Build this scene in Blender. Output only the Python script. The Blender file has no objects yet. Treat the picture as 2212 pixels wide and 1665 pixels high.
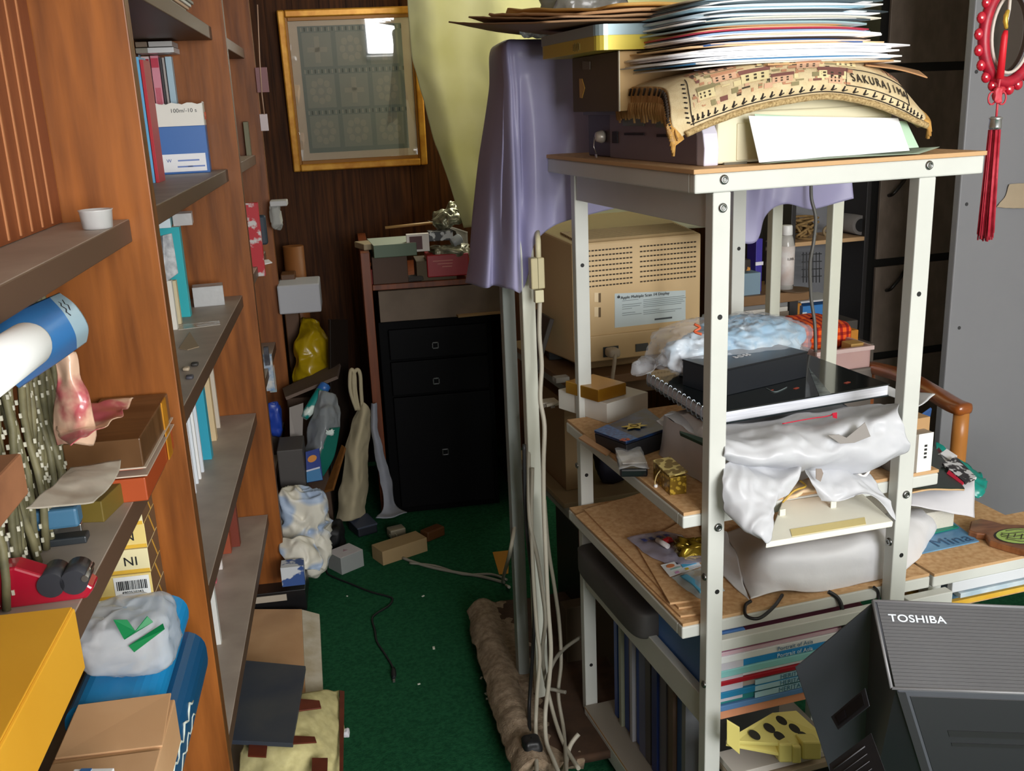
import bpy, bmesh, math, random
from mathutils import Vector, Matrix, noise
random.seed(7)
S = bpy.context.scene
COL = S.collection

# ------------------------------------------------------------------ camera, sky, lights, exposure
IW, IH, FPX = 2212.0, 1665.0, 2132.0
CAM = Vector((0, 0, 1.65))
def _ray(x, y): return Vector(((x - IW/2)/FPX, -(y - IH/2)/FPX, -1.0))
_up = -_ray(1423, 8340).normalized()
_d = _ray(731, 241); _d = (_d - _up*_d.dot(_up)).normalized()
_rt = _d.cross(_up)
RM = Matrix((_rt, _d, _up))                 # camera axes -> room axes
cam = bpy.data.cameras.new('camera'); camo = bpy.data.objects.new('camera', cam); COL.objects.link(camo)
camo.matrix_world = Matrix.Translation(CAM) @ RM.to_4x4()
cam.sensor_fit = 'HORIZONTAL'; cam.sensor_width = 36.0; cam.lens = FPX/IW*36.0
cam.clip_start = 0.02; cam.clip_end = 60
S.camera = camo
S.view_settings.view_transform = 'Standard'; S.view_settings.look = 'None'
S.view_settings.gamma = 1.0; S.view_settings.use_curve_mapping = False
S.view_settings.exposure = 0.0
wd = bpy.data.worlds.new('sky'); S.world = wd; wd.use_nodes = True
_bg = wd.node_tree.nodes['Background']; _bg.inputs[0].default_value = (0.78, 0.86, 1.0, 1); _bg.inputs[1].default_value = 0.32

def area(name, loc, target, sx, sy, power, color=(1, 1, 1), spread=180):
    l = bpy.data.lights.new(name, 'AREA'); l.shape = 'RECTANGLE'; l.size = sx; l.size_y = sy
    l.energy = power; l.color = color; l.spread = math.radians(spread)
    o = bpy.data.objects.new(name, l); COL.objects.link(o); o.location = loc
    o.rotation_euler = (Vector(target) - Vector(loc)).to_track_quat('-Z', 'Y').to_euler()
    return o
area('daylight_from_front_window', (1.30, -1.78, 1.78), (0.55, 2.4, 1.15), 1.92, 1.25, 150, (0.985, 0.985, 0.985))
area('daylight_behind_curtain', (.85, 4.57, 1.98), (0.75, 2.5, 1.6), .8, 0.7, 17, (1.0, 0.96, 0.78))

# ------------------------------------------------------------------ place finding: a photo point onto a real plane of the room
ANG = math.radians(7.76)
RU = Vector((-math.sin(ANG), math.cos(ANG), 0)); RV = Vector((math.cos(ANG), math.sin(ANG), 0))
RO = Vector((0.580, 1.617, 0))
def R(v, u, z): return RO + RV*v + RU*u + Vector((0, 0, z))
def at(px, py, X=None, Y=None, Z=None, U=None, V=None):
    r = RM @ _ray(px, py)
    if X is not None: t = (X - CAM.x)/r.x
    elif Y is not None: t = (Y - CAM.y)/r.y
    elif Z is not None: t = (Z - CAM.z)/r.z
    elif U is not None: t = (U - (CAM - RO).dot(RU))/r.dot(RU)
    else: t = (V - (CAM - RO).dot(RV))/r.dot(RV)
    return CAM + r*t
def pix(p):
    q = RM.transposed() @ (Vector(p) - CAM)
    return IW/2 - FPX*q.x/q.z, IH/2 + FPX*q.y/q.z
def ztop(p, py):                            # height above point p at which the vertical line through p meets photo row py
    lo, hi = -1.0, 3.0
    for _ in range(40):
        m = (lo + hi)/2
        if pix((p.x, p.y, m))[1] > py: lo = m
        else: hi = m
    return (lo + hi)/2
def zv(z): return Vector((0, 0, z))
UP = Vector((0, 0, 1))

# ------------------------------------------------------------------ materials
def lin(c):
    if isinstance(c, str): c = tuple(int(c[i:i+2], 16)/255 for i in (0, 2, 4))
    return tuple((x/12.92 if x <= .04045 else ((x+.055)/1.055)**2.4) for x in c) + (1,)
_mats = {}; ORG = {}; FR = {}          # remembered origins and box frames
def mat(name, col, rough=.6, metal=0.0, col2=None, scale=20, stretch=None, bump=0.0, bscale=None, mixlo=.35, mixhi=.65,
        alpha=1.0, trans=0.0, spec=.5, kind='noise', coat=0.0, detail=4, sss=0):
    if name in _mats: return _mats[name]
    m = bpy.data.materials.new(name); m.use_nodes = True; nt = m.node_tree; N = nt.nodes; L = nt.links
    b = N['Principled BSDF']
    b.inputs['Base Color'].default_value = lin(col); b.inputs['Roughness'].default_value = rough
    b.inputs['Metallic'].default_value = metal; b.inputs['Alpha'].default_value = alpha
    b.inputs['Specular IOR Level'].default_value = spec
    b.inputs['Transmission Weight'].default_value = trans
    b.inputs['Coat Weight'].default_value = coat
    m.diffuse_color = lin(col)
    if col2 or bump:
        tc = N.new('ShaderNodeTexCoord'); mp = N.new('ShaderNodeMapping'); L.new(tc.outputs['Object'], mp.inputs[0])
        if stretch: mp.inputs['Scale'].default_value = stretch
        def tex(sc):
            if kind == 'wave':
                t = N.new('ShaderNodeTexWave'); t.inputs['Scale'].default_value = sc; t.inputs['Distortion'].default_value = 3; t.inputs['Detail'].default_value = 3
                L.new(mp.outputs[0], t.inputs[0]); return t.outputs['Fac']
            if kind == 'voronoi':
                t = N.new('ShaderNodeTexVoronoi'); t.inputs['Scale'].default_value = sc
                L.new(mp.outputs[0], t.inputs['Vector']); return t.outputs['Distance']
            t = N.new('ShaderNodeTexNoise'); t.inputs['Scale'].default_value = sc; t.inputs['Detail'].default_value = detail
            L.new(mp.outputs[0], t.inputs['Vector']); return t.outputs['Fac']
        f = tex(scale)
        if col2:
            r = N.new('ShaderNodeValToRGB'); r.color_ramp.elements[0].position = mixlo; r.color_ramp.elements[1].position = mixhi
            r.color_ramp.elements[0].color = lin(col); r.color_ramp.elements[1].color = lin(col2)
            L.new(f, r.inputs[0]); L.new(r.outputs[0], b.inputs['Base Color'])
        if bump:
            f2 = tex(bscale) if bscale else f
            bp = N.new('ShaderNodeBump'); bp.inputs['Strength'].default_value = bump; bp.inputs['Distance'].default_value = .004
            L.new(f2, bp.inputs['Height']); L.new(bp.outputs[0], b.inputs['Normal'])
    _mats[name] = m
    return m
def clear(name, tint='ffffff', opac=.25, rough=.12, body='e8ecf2'):
    """thin clear film: mostly see-through, with gloss and a little white haze"""
    if name in _mats: return _mats[name]
    m = bpy.data.materials.new(name); m.use_nodes = True; nt = m.node_tree; N = nt.nodes; L = nt.links
    N.remove(N['Principled BSDF']); out = N['Material Output']
    t = N.new('ShaderNodeBsdfTransparent'); t.inputs[0].default_value = lin(tint)
    p = N.new('ShaderNodeBsdfPrincipled'); p.inputs['Base Color'].default_value = lin(body); p.inputs['Roughness'].default_value = rough
    tc = N.new('ShaderNodeTexCoord'); nz = N.new('ShaderNodeTexNoise'); nz.inputs['Scale'].default_value = 30; L.new(tc.outputs['Object'], nz.inputs['Vector'])
    bp = N.new('ShaderNodeBump'); bp.inputs['Strength'].default_value = .5; bp.inputs['Distance'].default_value = .004; L.new(nz.outputs['Fac'], bp.inputs['Height']); L.new(bp.outputs[0], p.inputs['Normal'])
    x = N.new('ShaderNodeMixShader'); x.inputs[0].default_value = opac
    L.new(t.outputs[0], x.inputs[1]); L.new(p.outputs[0], x.inputs[2]); L.new(x.outputs[0], out.inputs[0])
    _mats[name] = m
    return m
def cloth(name, col, trans=.4, rough=.8, col2=None, scale=6, sheen=0):
    """cloth or paper thin enough to let light through"""
    if name in _mats: return _mats[name]
    m = mat(name, col, rough, col2=col2, scale=scale, spec=.3); nt = m.node_tree; N = nt.nodes; L = nt.links
    b = N['Principled BSDF']; out = N['Material Output']
    t = N.new('ShaderNodeBsdfTranslucent'); t.inputs[0].default_value = lin(col)
    if b.inputs['Base Color'].links: L.new(b.inputs['Base Color'].links[0].from_socket, t.inputs[0])
    x = N.new('ShaderNodeMixShader'); x.inputs[0].default_value = trans
    L.new(b.outputs[0], x.inputs[1]); L.new(t.outputs[0], x.inputs[2]); L.new(x.outputs[0], out.inputs[0])
    return m
def C(hexcol, rough=.6, metal=0.0, **k):
    return mat('paint_%s_%d_%d' % (hexcol, rough*100, metal*100), hexcol, rough, metal, **k)

# ------------------------------------------------------------------ mesh builder
class MB:
    def __init__(s): s.v = []; s.f = []; s.m = []; s.sm = []
    def add(s, vs, fs, mi=0, smooth=False):
        b = len(s.v); s.v += [Vector(p) for p in vs]
        for f in fs: s.f.append([b+i for i in f]); s.m.append(mi); s.sm.append(smooth)
        return s
    def hexa(s, p, mi=0, fm=None):
        """p: four bottom corners (counter-clockwise from above: front-left, front-right, back-right, back-left) then four top ones"""
        F = [(0, 3, 2, 1), (4, 5, 6, 7), (0, 1, 5, 4), (1, 2, 6, 5), (2, 3, 7, 6), (3, 0, 4, 7)]  # bottom top front right back left
        b = len(s.v); s.v += [Vector(q) for q in p]
        for k, f in enumerate(F): s.f.append([b+i for i in f]); s.m.append((fm or {}).get(k, mi)); s.sm.append(False)
        return s
    def box(s, c, d, rot=None, mi=0, fm=None):
        x, y, z = d[0]/2, d[1]/2, d[2]/2
        P = [(-x, -y, -z), (x, -y, -z), (x, y, -z), (-x, y, -z), (-x, -y, z), (x, -y, z), (x, y, z), (-x, y, z)]
        M = rot or Matrix.Identity(3); c = Vector(c)
        return s.hexa([c + M @ Vector(p) for p in P], mi, fm)
    def slab(s, q, t, mi=0, fm=None, n=None):
        """q: four corners of the top face counter-clockwise seen from outside; t: thickness along -normal"""
        q = [Vector(p) for p in q]
        if n is None: n = (q[1]-q[0]).cross(q[3]-q[0]).normalized()
        return s.hexa([p - n*t for p in q] + q, mi, fm)
    def prism(s, poly, d, mi=0, cap=None):
        """poly: closed outline of 3D points, d: extrusion vector"""
        n = len(poly); d = Vector(d); P = [Vector(p) for p in poly]; b = len(s.v)
        s.v += P + [p + d for p in P]
        for f in (list(range(n))[::-1], list(range(n, 2*n))): s.f.append([b+i for i in f]); s.m.append(mi if cap is None else cap); s.sm.append(False)
        for i in range(n):
            j = (i+1) % n; s.f.append([b+i, b+j, b+n+j, b+n+i]); s.m.append(mi); s.sm.append(False)
        return s
    def tube(s, pts, r, n=8, mi=0, closed=False, smooth=True):
        pts = [Vector(p) for p in pts]; k = len(pts); rs = r if isinstance(r, (list, tuple)) else [r]*k
        b = len(s.v); prev = None
        for i, p in enumerate(pts):
            a = pts[i-1] if (i or closed) else p; c = pts[(i+1) % k] if (i < k-1 or closed) else p
            t = (c - a)
            t = t.normalized() if t.length > 1e-9 else UP
            if prev is None:
                x = t.cross(UP)
                if x.length < .05: x = t.cross(Vector((1, 0, 0)))
            else: x = prev - t*prev.dot(t)
            x.normalize(); prev = x; y = t.cross(x)
            for j in range(n):
                an = 2*math.pi*j/n; s.v.append(p + (x*math.cos(an) + y*math.sin(an))*rs[i])
        for i in range(k if closed else k-1):
            for j in range(n):
                i2 = (i+1) % k; j2 = (j+1) % n
                s.f.append([b+i*n+j, b+i*n+j2, b+i2*n+j2, b+i2*n+j]); s.m.append(mi); s.sm.append(smooth)
        if not closed:
            s.f.append([b+j for j in range(n)][::-1]); s.m.append(mi); s.sm.append(False)
            s.f.append([b+(k-1)*n+j for j in range(n)]); s.m.append(mi); s.sm.append(False)
        return s
    def lathe(s, c, prof, axis=UP, n=20, mi=0, smooth=True):
        axis = Vector(axis).normalized(); x = axis.orthogonal().normalized(); y = axis.cross(x); c = Vector(c); b = len(s.v); k = len(prof)
        for (r, h) in prof:
            for j in range(n):
                an = 2*math.pi*j/n; s.v.append(c + axis*h + (x*math.cos(an) + y*math.sin(an))*max(r, 1e-5))
        for i in range(k-1):
            for j in range(n):
                j2 = (j+1) % n; s.f.append([b+i*n+j, b+i*n+j2, b+(i+1)*n+j2, b+(i+1)*n+j]); s.m.append(mi); s.sm.append(smooth)
        s.f.append([b+j for j in range(n)][::-1]); s.m.append(mi); s.sm.append(False)
        s.f.append([b+(k-1)*n+j for j in range(n)]); s.m.append(mi); s.sm.append(False)
        return s
    def grid(s, fn, nu, nv, mi=0, smooth=True, mfn=None, wrap=False):
        b = len(s.v); nuu = nu if wrap else nu+1
        for j in range(nv+1):
            for i in range(nuu): s.v.append(Vector(fn(i/nu, j/nv)))
        for j in range(nv):
            for i in range(nu):
                i2 = (i+1) % nuu
                s.f.append([b+j*nuu+i, b+j*nuu+i2, b+(j+1)*nuu+i2, b+(j+1)*nuu+i])
                s.m.append(mfn((i+.5)/nu, (j+.5)/nv) if mfn else mi); s.sm.append(smooth)
        return s
    def blob(s, c, d, rot=None, e=.5, nu=40, nv=24, amp=.0, fr=14, seed=0, mi=0, mfn=None, flat=None):
        """soft closed body: superellipsoid of size d with creases"""
        M = rot or Matrix.Identity(3); c = Vector(c)
        def sg(x, p): return math.copysign(abs(x)**p, x)
        def fn(a, b_):
            th = a*2*math.pi; ph = (b_-.5)*math.pi*.998
            p = Vector((sg(math.cos(ph), e)*sg(math.cos(th), e)*d[0]/2, sg(math.cos(ph), e)*sg(math.sin(th), e)*d[1]/2, sg(math.sin(ph), e)*d[2]/2))
            if amp:
                q = p*fr + Vector((seed*3.1, seed*1.7, 0))
                k = noise.noise(q) + 1.1*(.42-abs(noise.noise(q*1.9))*1.7)*.8 - .1
                p += p.normalized()*k*amp
            if flat is not None and p.z < -d[2]/2*flat: p.z = -d[2]/2*flat
            return c + M @ p
        return s.grid(fn, nu, nv, mi, True, mfn, wrap=True)
    def build(s, name, mats, parent=None, label=None, bevel=0, solid=0, sub=0, org=None, offs=-1):
        me = bpy.data.meshes.new(name)
        if org is None:
            if parent is not None: org = ORG[parent.name]
            else:
                xs = [p.x for p in s.v]; ys = [p.y for p in s.v]; zs = [p.z for p in s.v]
                org = Vector(((min(xs)+max(xs))/2, (min(ys)+max(ys))/2, min(zs)))
        org = Vector(org)
        me.from_pydata([tuple(p - org) for p in s.v], [], s.f)
        for m in (mats if isinstance(mats, (list, tuple)) else [mats]): me.materials.append(m)
        me.polygons.foreach_set('material_index', s.m); me.polygons.foreach_set('use_smooth', s.sm)
        me.validate(); me.update()
        o = bpy.data.objects.new(name, me); COL.objects.link(o)
        if parent is not None:
            po = Vector(ORG[parent.name]); o.parent = parent; o.location = org - po
        else: o.location = org
        ORG[o.name] = tuple(org)
        if label: o['label'] = label
        if solid:
            md = o.modifiers.new('thickness', 'SOLIDIFY'); md.thickness = solid; md.offset = offs
        if bevel:
            md = o.modifiers.new('rounding', 'BEVEL'); md.width = bevel; md.segments = 2; md.limit_method = 'ANGLE'; md.angle_limit = math.radians(40)
        if sub:
            md = o.modifiers.new('smooth', 'SUBSURF'); md.levels = sub; md.render_levels = sub
        return o
def tag(o, label, cat, group=None):
    o['label'] = label; o['category'] = cat
    if group: o['group'] = group
    return o
def struct(o): o['kind'] = 'structure'; return o
def stuff(o): o['kind'] = 'stuff'; return o
def thing(name, label, cat, loc, group=None):
    o = bpy.data.objects.new(name, None); COL.objects.link(o); o.location = Vector(loc); ORG[o.name] = tuple(loc); o.empty_display_size = .05
    return tag(o, label, cat, group)
def rotz(a): return Matrix.Rotation(a, 3, 'Z')
def frame(x, y): x = Vector(x).normalized(); y = Vector(y); y = (y - x*x.dot(y)).normalized(); z = x.cross(y); return Matrix((x, y, z)).transposed()
def text(name, body, o, x, y, size, m, parent, ext=.0003, align='CENTER', lift=.0006, squeeze=1.0, bold=0):
    """flat lettering lying in the plane of x,y at point o"""
    c = bpy.data.curves.new(name, 'FONT'); c.body = body; c.size = size; c.align_x = align; c.align_y = 'CENTER'; c.extrude = ext; c.offset = bold
    c.materials.append(m); c.space_character = 1.05
    tmp = bpy.data.objects.new('tmp', c); COL.objects.link(tmp)
    dg = bpy.context.evaluated_depsgraph_get(); dg.update()
    me = bpy.data.meshes.new_from_object(tmp.evaluated_get(dg)); me.name = name
    bpy.data.objects.remove(tmp); bpy.data.curves.remove(c)
    if not me.materials: me.materials.append(m)
    ob = bpy.data.objects.new(name, me); COL.objects.link(ob)
    Mx = frame(x, y); o = Vector(o) + Mx.col[2]*lift
    po = Vector(ORG[parent.name]); ob.parent = parent; ob.matrix_local = Matrix.Translation(o - po) @ Mx.to_4x4() @ Matrix.Diagonal((squeeze, 1, 1, 1))
    ORG[ob.name] = tuple(o)
    return ob
def crom(ps, t):
    n = len(ps)-1; x = min(max(t*n, 0), n-1e-6); i = int(x); f = x-i
    p0 = ps[max(i-1, 0)]; p1 = ps[i]; p2 = ps[min(i+1, n)]; p3 = ps[min(i+2, n)]
    return .5*((2*p1) + (p2-p0)*f + (2*p0-5*p1+4*p2-p3)*f*f + (3*p1-p0-3*p2+p3)*f**3)
def patch(rows, nu, nv, amp=0, fr=10, seed=0, lin_=False):
    """smooth sheet through a grid of points, with creases"""
    def fn(a, b):
        p = crom([crom(r, a) for r in rows], b)
        if amp:
            q = p*fr + Vector((seed*2.3, seed, seed*.7))
            p = p + Vector((noise.noise(q), noise.noise(q+Vector((9, 0, 0))), noise.noise(q+Vector((0, 9, 0)))*1.2))*amp
            rg = .5-abs(noise.noise(q*1.9+Vector((4, 4, 4))))*1.6
            p = p + Vector((.3, -.9, .5))*rg*amp*.7
        return p
    return MB().grid(fn, nu, nv)
def spline(pts, n=8):
    pts = [Vector(p) for p in pts]; k = len(pts)-1
    return [crom(pts, i/(k*n)) for i in range(k*n+1)]
# --- ready-made kinds
def sbox(name, label, cat, mats, pL, pR, Z, top, depth, group=None, bevel=.0015, fm=None, inset=0, parent=None):
    """box standing on height Z: pL,pR photo points of its lower front corners; top: photo row above pL, or a height if < 3"""
    a = at(*pL, Z=Z); b = at(*pR, Z=Z); x = (b-a).normalized(); y = UP.cross(x)
    if y.dot(a-CAM) < 0: y = -y
    h = (ztop(a, top) - Z) if top > 3 else top
    q = [a, b, b+y*depth, a+y*depth]
    o = MB().hexa(q + [p+zv(h) for p in q], 0, fm).build(name, mats, parent, bevel=bevel)
    if parent is None: tag(o, label, cat, group)
    FR[o.name] = (tuple(a), tuple(b), tuple(y), h)
    return o
def flat(name, label, cat, mats, pq, Z, t, group=None, bevel=.0008, fm=None, parent=None):
    """flat thing whose upper face lies at height Z with corners at photo points pq"""
    q = [at(*p, Z=Z) for p in pq]
    n = (q[1]-q[0]).cross(q[3]-q[0])
    if n.z < 0: q = [q[0], q[3], q[2], q[1]]
    o = MB().slab(q, t, 0, fm, UP).build(name, mats, parent, bevel=min(bevel, t*.3))
    if parent is None: tag(o, label, cat, group)
    return o
def upright_book(name, label, mats, p, Z, top, thick, depth, lean=0, group=None, cat='book', roll=0):
    """book standing on a shelf of the left bookcase, lower near corner of its spine at photo point p"""
    a = at(*p, Z=Z); h = (ztop(a, top) - Z) if top > 3 else top
    M = Matrix.Rotation(lean, 3, 'X')
    P = [(-depth, 0, 0), (0, 0, 0), (0, thick, 0), (-depth, thick, 0)]
    P = [Vector(q) for q in P] + [Vector(q)+zv(h) for q in P]
    mn = min((M @ q).z for q in P)
    o = MB().hexa([a + M @ q - zv(mn) for q in P], 0, {3: 1, 1: 2} if isinstance(mats, (list, tuple)) and len(mats) > 2 else ({3: 1} if isinstance(mats, (list, tuple)) and len(mats) > 1 else None)).build(name, mats, bevel=.0008)
    return tag(o, label, cat, group)
# ------------------------------------------------------------------ surfaces of the room
M_carpet = mat('green_carpet', '16462d', .95, col2='22593a', scale=90, bump=.5, bscale=260, spec=.1)
M_panel = mat('dark_panelling', '563217', .6, col2='331b0b', scale=5, stretch=(14, 14, .7), bump=.05, spec=.15)
M_white_wall = mat('plaster', 'd2cdc2', .9)
M_ceil = mat('ceiling_board', 'dedacd', .9)
M_wood = mat('bookcase_wood', '9e5c26', .4, col2='6e3c15', scale=5, stretch=(7, 7, .7), mixlo=.3, mixhi=.7, bump=.12, spec=.4)
M_woodedge = mat('bookcase_edge', '754820', .5, col2='5c3615', scale=8, stretch=(9, 9, .8))
M_shelf = mat('dusty_shelf_laminate', 'b0a397', .5, col2='9a8d82', scale=9, mixlo=.3, mixhi=.7)
M_shelfedge = mat('shelf_edge', '5e4636', .5)
M_groove = mat('grooved_board', '8a4a22', .5, col2='7a3d18', scale=5, stretch=(8, 8, .8))
M_grooveline = mat('groove_highlight', 'b3764a', .6)

fl = struct(MB().box((.8, 1.35, -.02), (3.6, 6.9, .04)).build('floor', M_carpet)); fl['label'] = 'dark green carpet floor'
wb = MB()
for (x0, x1, z0, z1) in ((-.62, .42, 0, 2.5), (1.37, 2.5, 0, 2.5), (.42, 1.37, 0, 1.55), (.42, 1.37, 2.35, 2.5)):
    wb.box(((x0+x1)/2, 4.64, (z0+z1)/2), (x1-x0, .06, z1-z0))
for i in range(8):
    wb.box((-.5+i*.115, 4.608, 1.25), (.006, .006, 2.5))
struct(wb.build('wall_back', M_panel))
struct(MB().box((-.60, 1.3, 1.25), (.05, 6.6, 2.5)).build('wall_left', M_panel))
struct(MB().box((2.53, 1.3, 1.25), (.05, 6.6, 2.5)).build('wall_right', M_white_wall))
struct(MB().box((.95, 1.3, 2.53), (3.2, 6.6, .05)).build('ceiling', M_ceil))
wf = MB()
for (x0, x1, z0, z1) in ((-.62, .31, 0, 2.5), (2.3, 2.55, 0, 2.5), (.31, 2.3, 0, 1.1), (.31, 2.3, 2.45, 2.5)):
    wf.box(((x0+x1)/2, -1.97, (z0+z1)/2), (x1-x0, .06, z1-z0))
struct(wf.build('wall_front', M_white_wall))
fm = MB()
for (c, d) in (((.33, -1.97, 1.775), (.04, .08, 1.35)), ((2.28, -1.97, 1.775), (.04, .08, 1.35)), ((1.305, -1.97, 1.12), (1.99, .08, .04)), ((1.305, -1.97, 2.43), (1.99, .08, .04)), ((1.305, -1.97, 1.775), (.05, .05, 1.3))):
    fm.box(c, d)
struct(fm.build('window_1', C('c9c9c6', .4)))
fm = MB()
for (c, d) in (((.44, 4.64, 1.95), (.04, .08, .8)), ((1.35, 4.64, 1.95), (.04, .08, .8)), ((.895, 4.64, 1.57), (.95, .08, .04)), ((.895, 4.64, 2.33), (.95, .08, .04)), ((.895, 4.64, 1.95), (.04, .05, .76))):
    fm.box(c, d)
struct(fm.build('window_2', C('c9c9c6', .4)))

# ------------------------------------------------------------------ built-in bookcase on the left
ZS = [1.902, 1.501, 1.118, .736, .385, .02]
XU, XS, XB = -.304, -.341, -.545
YA, YB, YC = 1.66, 3.12, 4.15
bc = thing('bookcase', 'tall built-in brown wooden bookcase running along the left wall', 'bookcase', (-.42, 2.2, 0))
for y in (YA, YB, YC):
    MB().box(((XB+XU)/2, y+.019, 1.24), (XU-XB, .036, 2.48), None, 0, {3: 1}).build('upright', [M_wood, M_woodedge], bc, bevel=.002)
for (y0, y1, zs) in ((.15, YA, ZS[:5]), (YA+.038, YB, ZS), (YB+.038, YC, ZS)):
    for z in zs:
        MB().box(((XB+XS)/2, (y0+y1)/2, z-.018), (XS-XB, y1-y0-.002, .036), None, 0, {3: 1, 0: 1}).build('shelf', [M_shelf, M_shelfedge], bc, bevel=.002)
MB().box((XB-.008, 2.15, 1.24), (.014, 4.0, 2.48)).build('back_panel', M_woodedge, bc)
gp = MB().box((-.447, .9, (ZS[1]+2.3)/2), (.012, 1.515, 2.3-ZS[1]-.002))
for i in range(26):
    gp.box((-.4405, .30+i*.052, (ZS[1]+2.3)/2), (.003, .004, 2.3-ZS[1]-.01), None, 1)
gp.build('grooved_panel', [M_groove, M_grooveline], bc, label='upright grooved backing board')

# --- things on the nearest bay
M_paper = mat('paper_white', 'e9ebef', .7); M_pages = mat('page_edges', 'd9d5c8', .8, col2='bdb8aa', scale=300, stretch=(1, 1, 30))
M_clear = clear('clear_plastic', opac=.32)
M_film = clear('clear_film', opac=.22)
M_haze = clear('hazy_plastic', opac=.62, body='d8d8d8', rough=.25)
def mag_stack(py0, name, label, n, x0, y, z, w, d, cols, grp):
    for i in range(n):
        MB().box((x0, y+random.uniform(-.01, .01), z+.004+i*.0085), (w, d, .007)).build(name, C(cols[i % len(cols)], .6), bevel=.001)
        tag(COL.objects[-1], label, 'magazine', grp)
mag_stack(0, 'magazine', 'grey edged magazine lying on the top shelf above the grooved board', 3, -.375, 1.02, ZS[0], .15, .75, ['9a958c', '7d776d', 'b0aa9c'], 'magazines on the nearest top shelf')
p = at(212, 494, Z=ZS[1])
MB().lathe(p, [(.018, 0), (.021, .002), (.023, .026), (.0245, .028), (.0215, .028), (.02, .003)], n=28).build('plastic_cup', M_haze)
tag(COL.objects[-1], 'small clear plastic cup standing on the shelf below the grooved board', 'cup')
# rolled calendar poking out of the shelf
cal = thing('rolled_poster', 'rolled poster, blue and white, poking out under the shelf at far left', 'poster', at(60, 760, X=-.34))
XR = -.335
rows = [[at(-40, 700, X=XR-.03), at(60, 662, X=XR-.03), at(128, 633, X=XR-.03)], [at(-20, 760, X=XR+.004), at(80, 712, X=XR+.004), at(163, 660, X=XR+.004)], [at(0, 800, X=XR+.012), at(100, 760, X=XR+.012), at(189, 703, X=XR+.012)], [at(40, 838, X=XR-.004), at(120, 785, X=XR-.004), at(186, 738, X=XR-.004)][:3]]
rows = [[r[0], r[0].lerp(r[1], .5), r[1], r[1].lerp(r[2], .55), r[2]] for r in rows]
def shfn(a_, b_): return crom([crom(r, a_) for r in rows], b_)
MB().grid(shfn, 40, 24, 0, True, lambda a_, b_: 1 if a_ > .80 else 0).build('blue_sheet', [C('3d86cf', .4), C('b4d2e4', .45)], cal, solid=.0008, label='blue sheet with a pale band')
sq = MB()
for k in range(2):
    sq.tube([shfn(.83+.05*k+.012*math.sin(i*2.1+k), .16+.035*i)+Vector((.0015, 0, 0)) for i in range(8-2*k)], .0009, 5)
sq.build('brush_lettering', C('2a2f38', .5), cal)
c0, c1 = at(-60, 828, X=XR+.03), at(60, 745, X=XR+.03); rw = .0215
MB().tube([c0, c1, c1+(c1-c0).normalized()*.008, c1+(c1-c0).normalized()*.011], [rw, rw, rw*.9, rw*.6], 28).build('white_roll', C('e3e4e4', .5), cal)

# woven blind leaning at the back
bl = MB()
random.seed(3)
for i in range(62):
    y = .60 + i*.0136; x = -.425+random.uniform(-.008, .008)
    pts = [(x + .004*math.sin(k*1.3+i), y + .004*math.sin(k*.9+i*2), ZS[2]+.002 + k*.036) for k in range(10)]
    bl.tube(pts, .0052, 6)
    for k in range(18):
        if random.random() < .55: bl.box((x+.006, y+random.uniform(-.003, .003), ZS[2]+.02+k*.0185), (.003, .0025, .006), None, 1)
o = tag(bl.build('woven_blind', [mat('olive_strands', '756f50', .6, col2='55523a', scale=30), C('c9c6b4', .3)]), 'olive woven strand blind standing along the back of the shelf at far left', 'blind'); stuff(o)
# small cardboard box end at far left
MB().box((-.425, .94, 1.268), (.075, .40, .05)).build('cardboard_box', mat('worn_card', 'a9714d', .8, col2='8d5c3e', scale=12), bevel=.003); tag(COL.objects[-1], 'worn cardboard box corner at the far left in front of the woven blind', 'box')
MB().box((-.415, .80, 1.216), (.05, .10, .053)).build('storage_tin', C('5d5148', .5), bevel=.003); tag(COL.objects[-1], 'dull metal tin under the worn cardboard box on the yellow box', 'tin')
# brown box with amber tape, orange trays inside
wc = at(345, 1048, Z=ZS[2])
bx = thing('wooden_box', 'brown varnished box with an amber strip beside the bookcase upright', 'box', (-.372, 1.53, ZS[2]))
M_bx = mat('varnished_card', '7a5636', .35, col2='5b3d22', scale=5, stretch=(1, 6, 1))
MB().box((-.372, 1.53, ZS[2]+.05), (.10, .23, .004)).build('tray', C('c4562a', .5), bx)
MB().box((-.372, 1.53, ZS[2]+.018), (.104, .24, .036), None, 0).build('base', C('a8481f', .45), bx, bevel=.002)
MB().box((-.372, 1.53, ZS[2]+.074), (.106, .24, .044)).build('lid', M_bx, bx, bevel=.002)
MB().box((-.318, 1.60, ZS[2]+.05), (.002, .035, .096)).build('strip', mat('amber_strip', 'c98a24', .35, col2='a56a12', scale=12), bx)
for zz in (.0375, .0495):
    MB().box((-.372, 1.53, ZS[2]+zz+.0025), (.112, .244, .002)).build('rim', C('c9b9a8', .3), bx)
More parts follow.
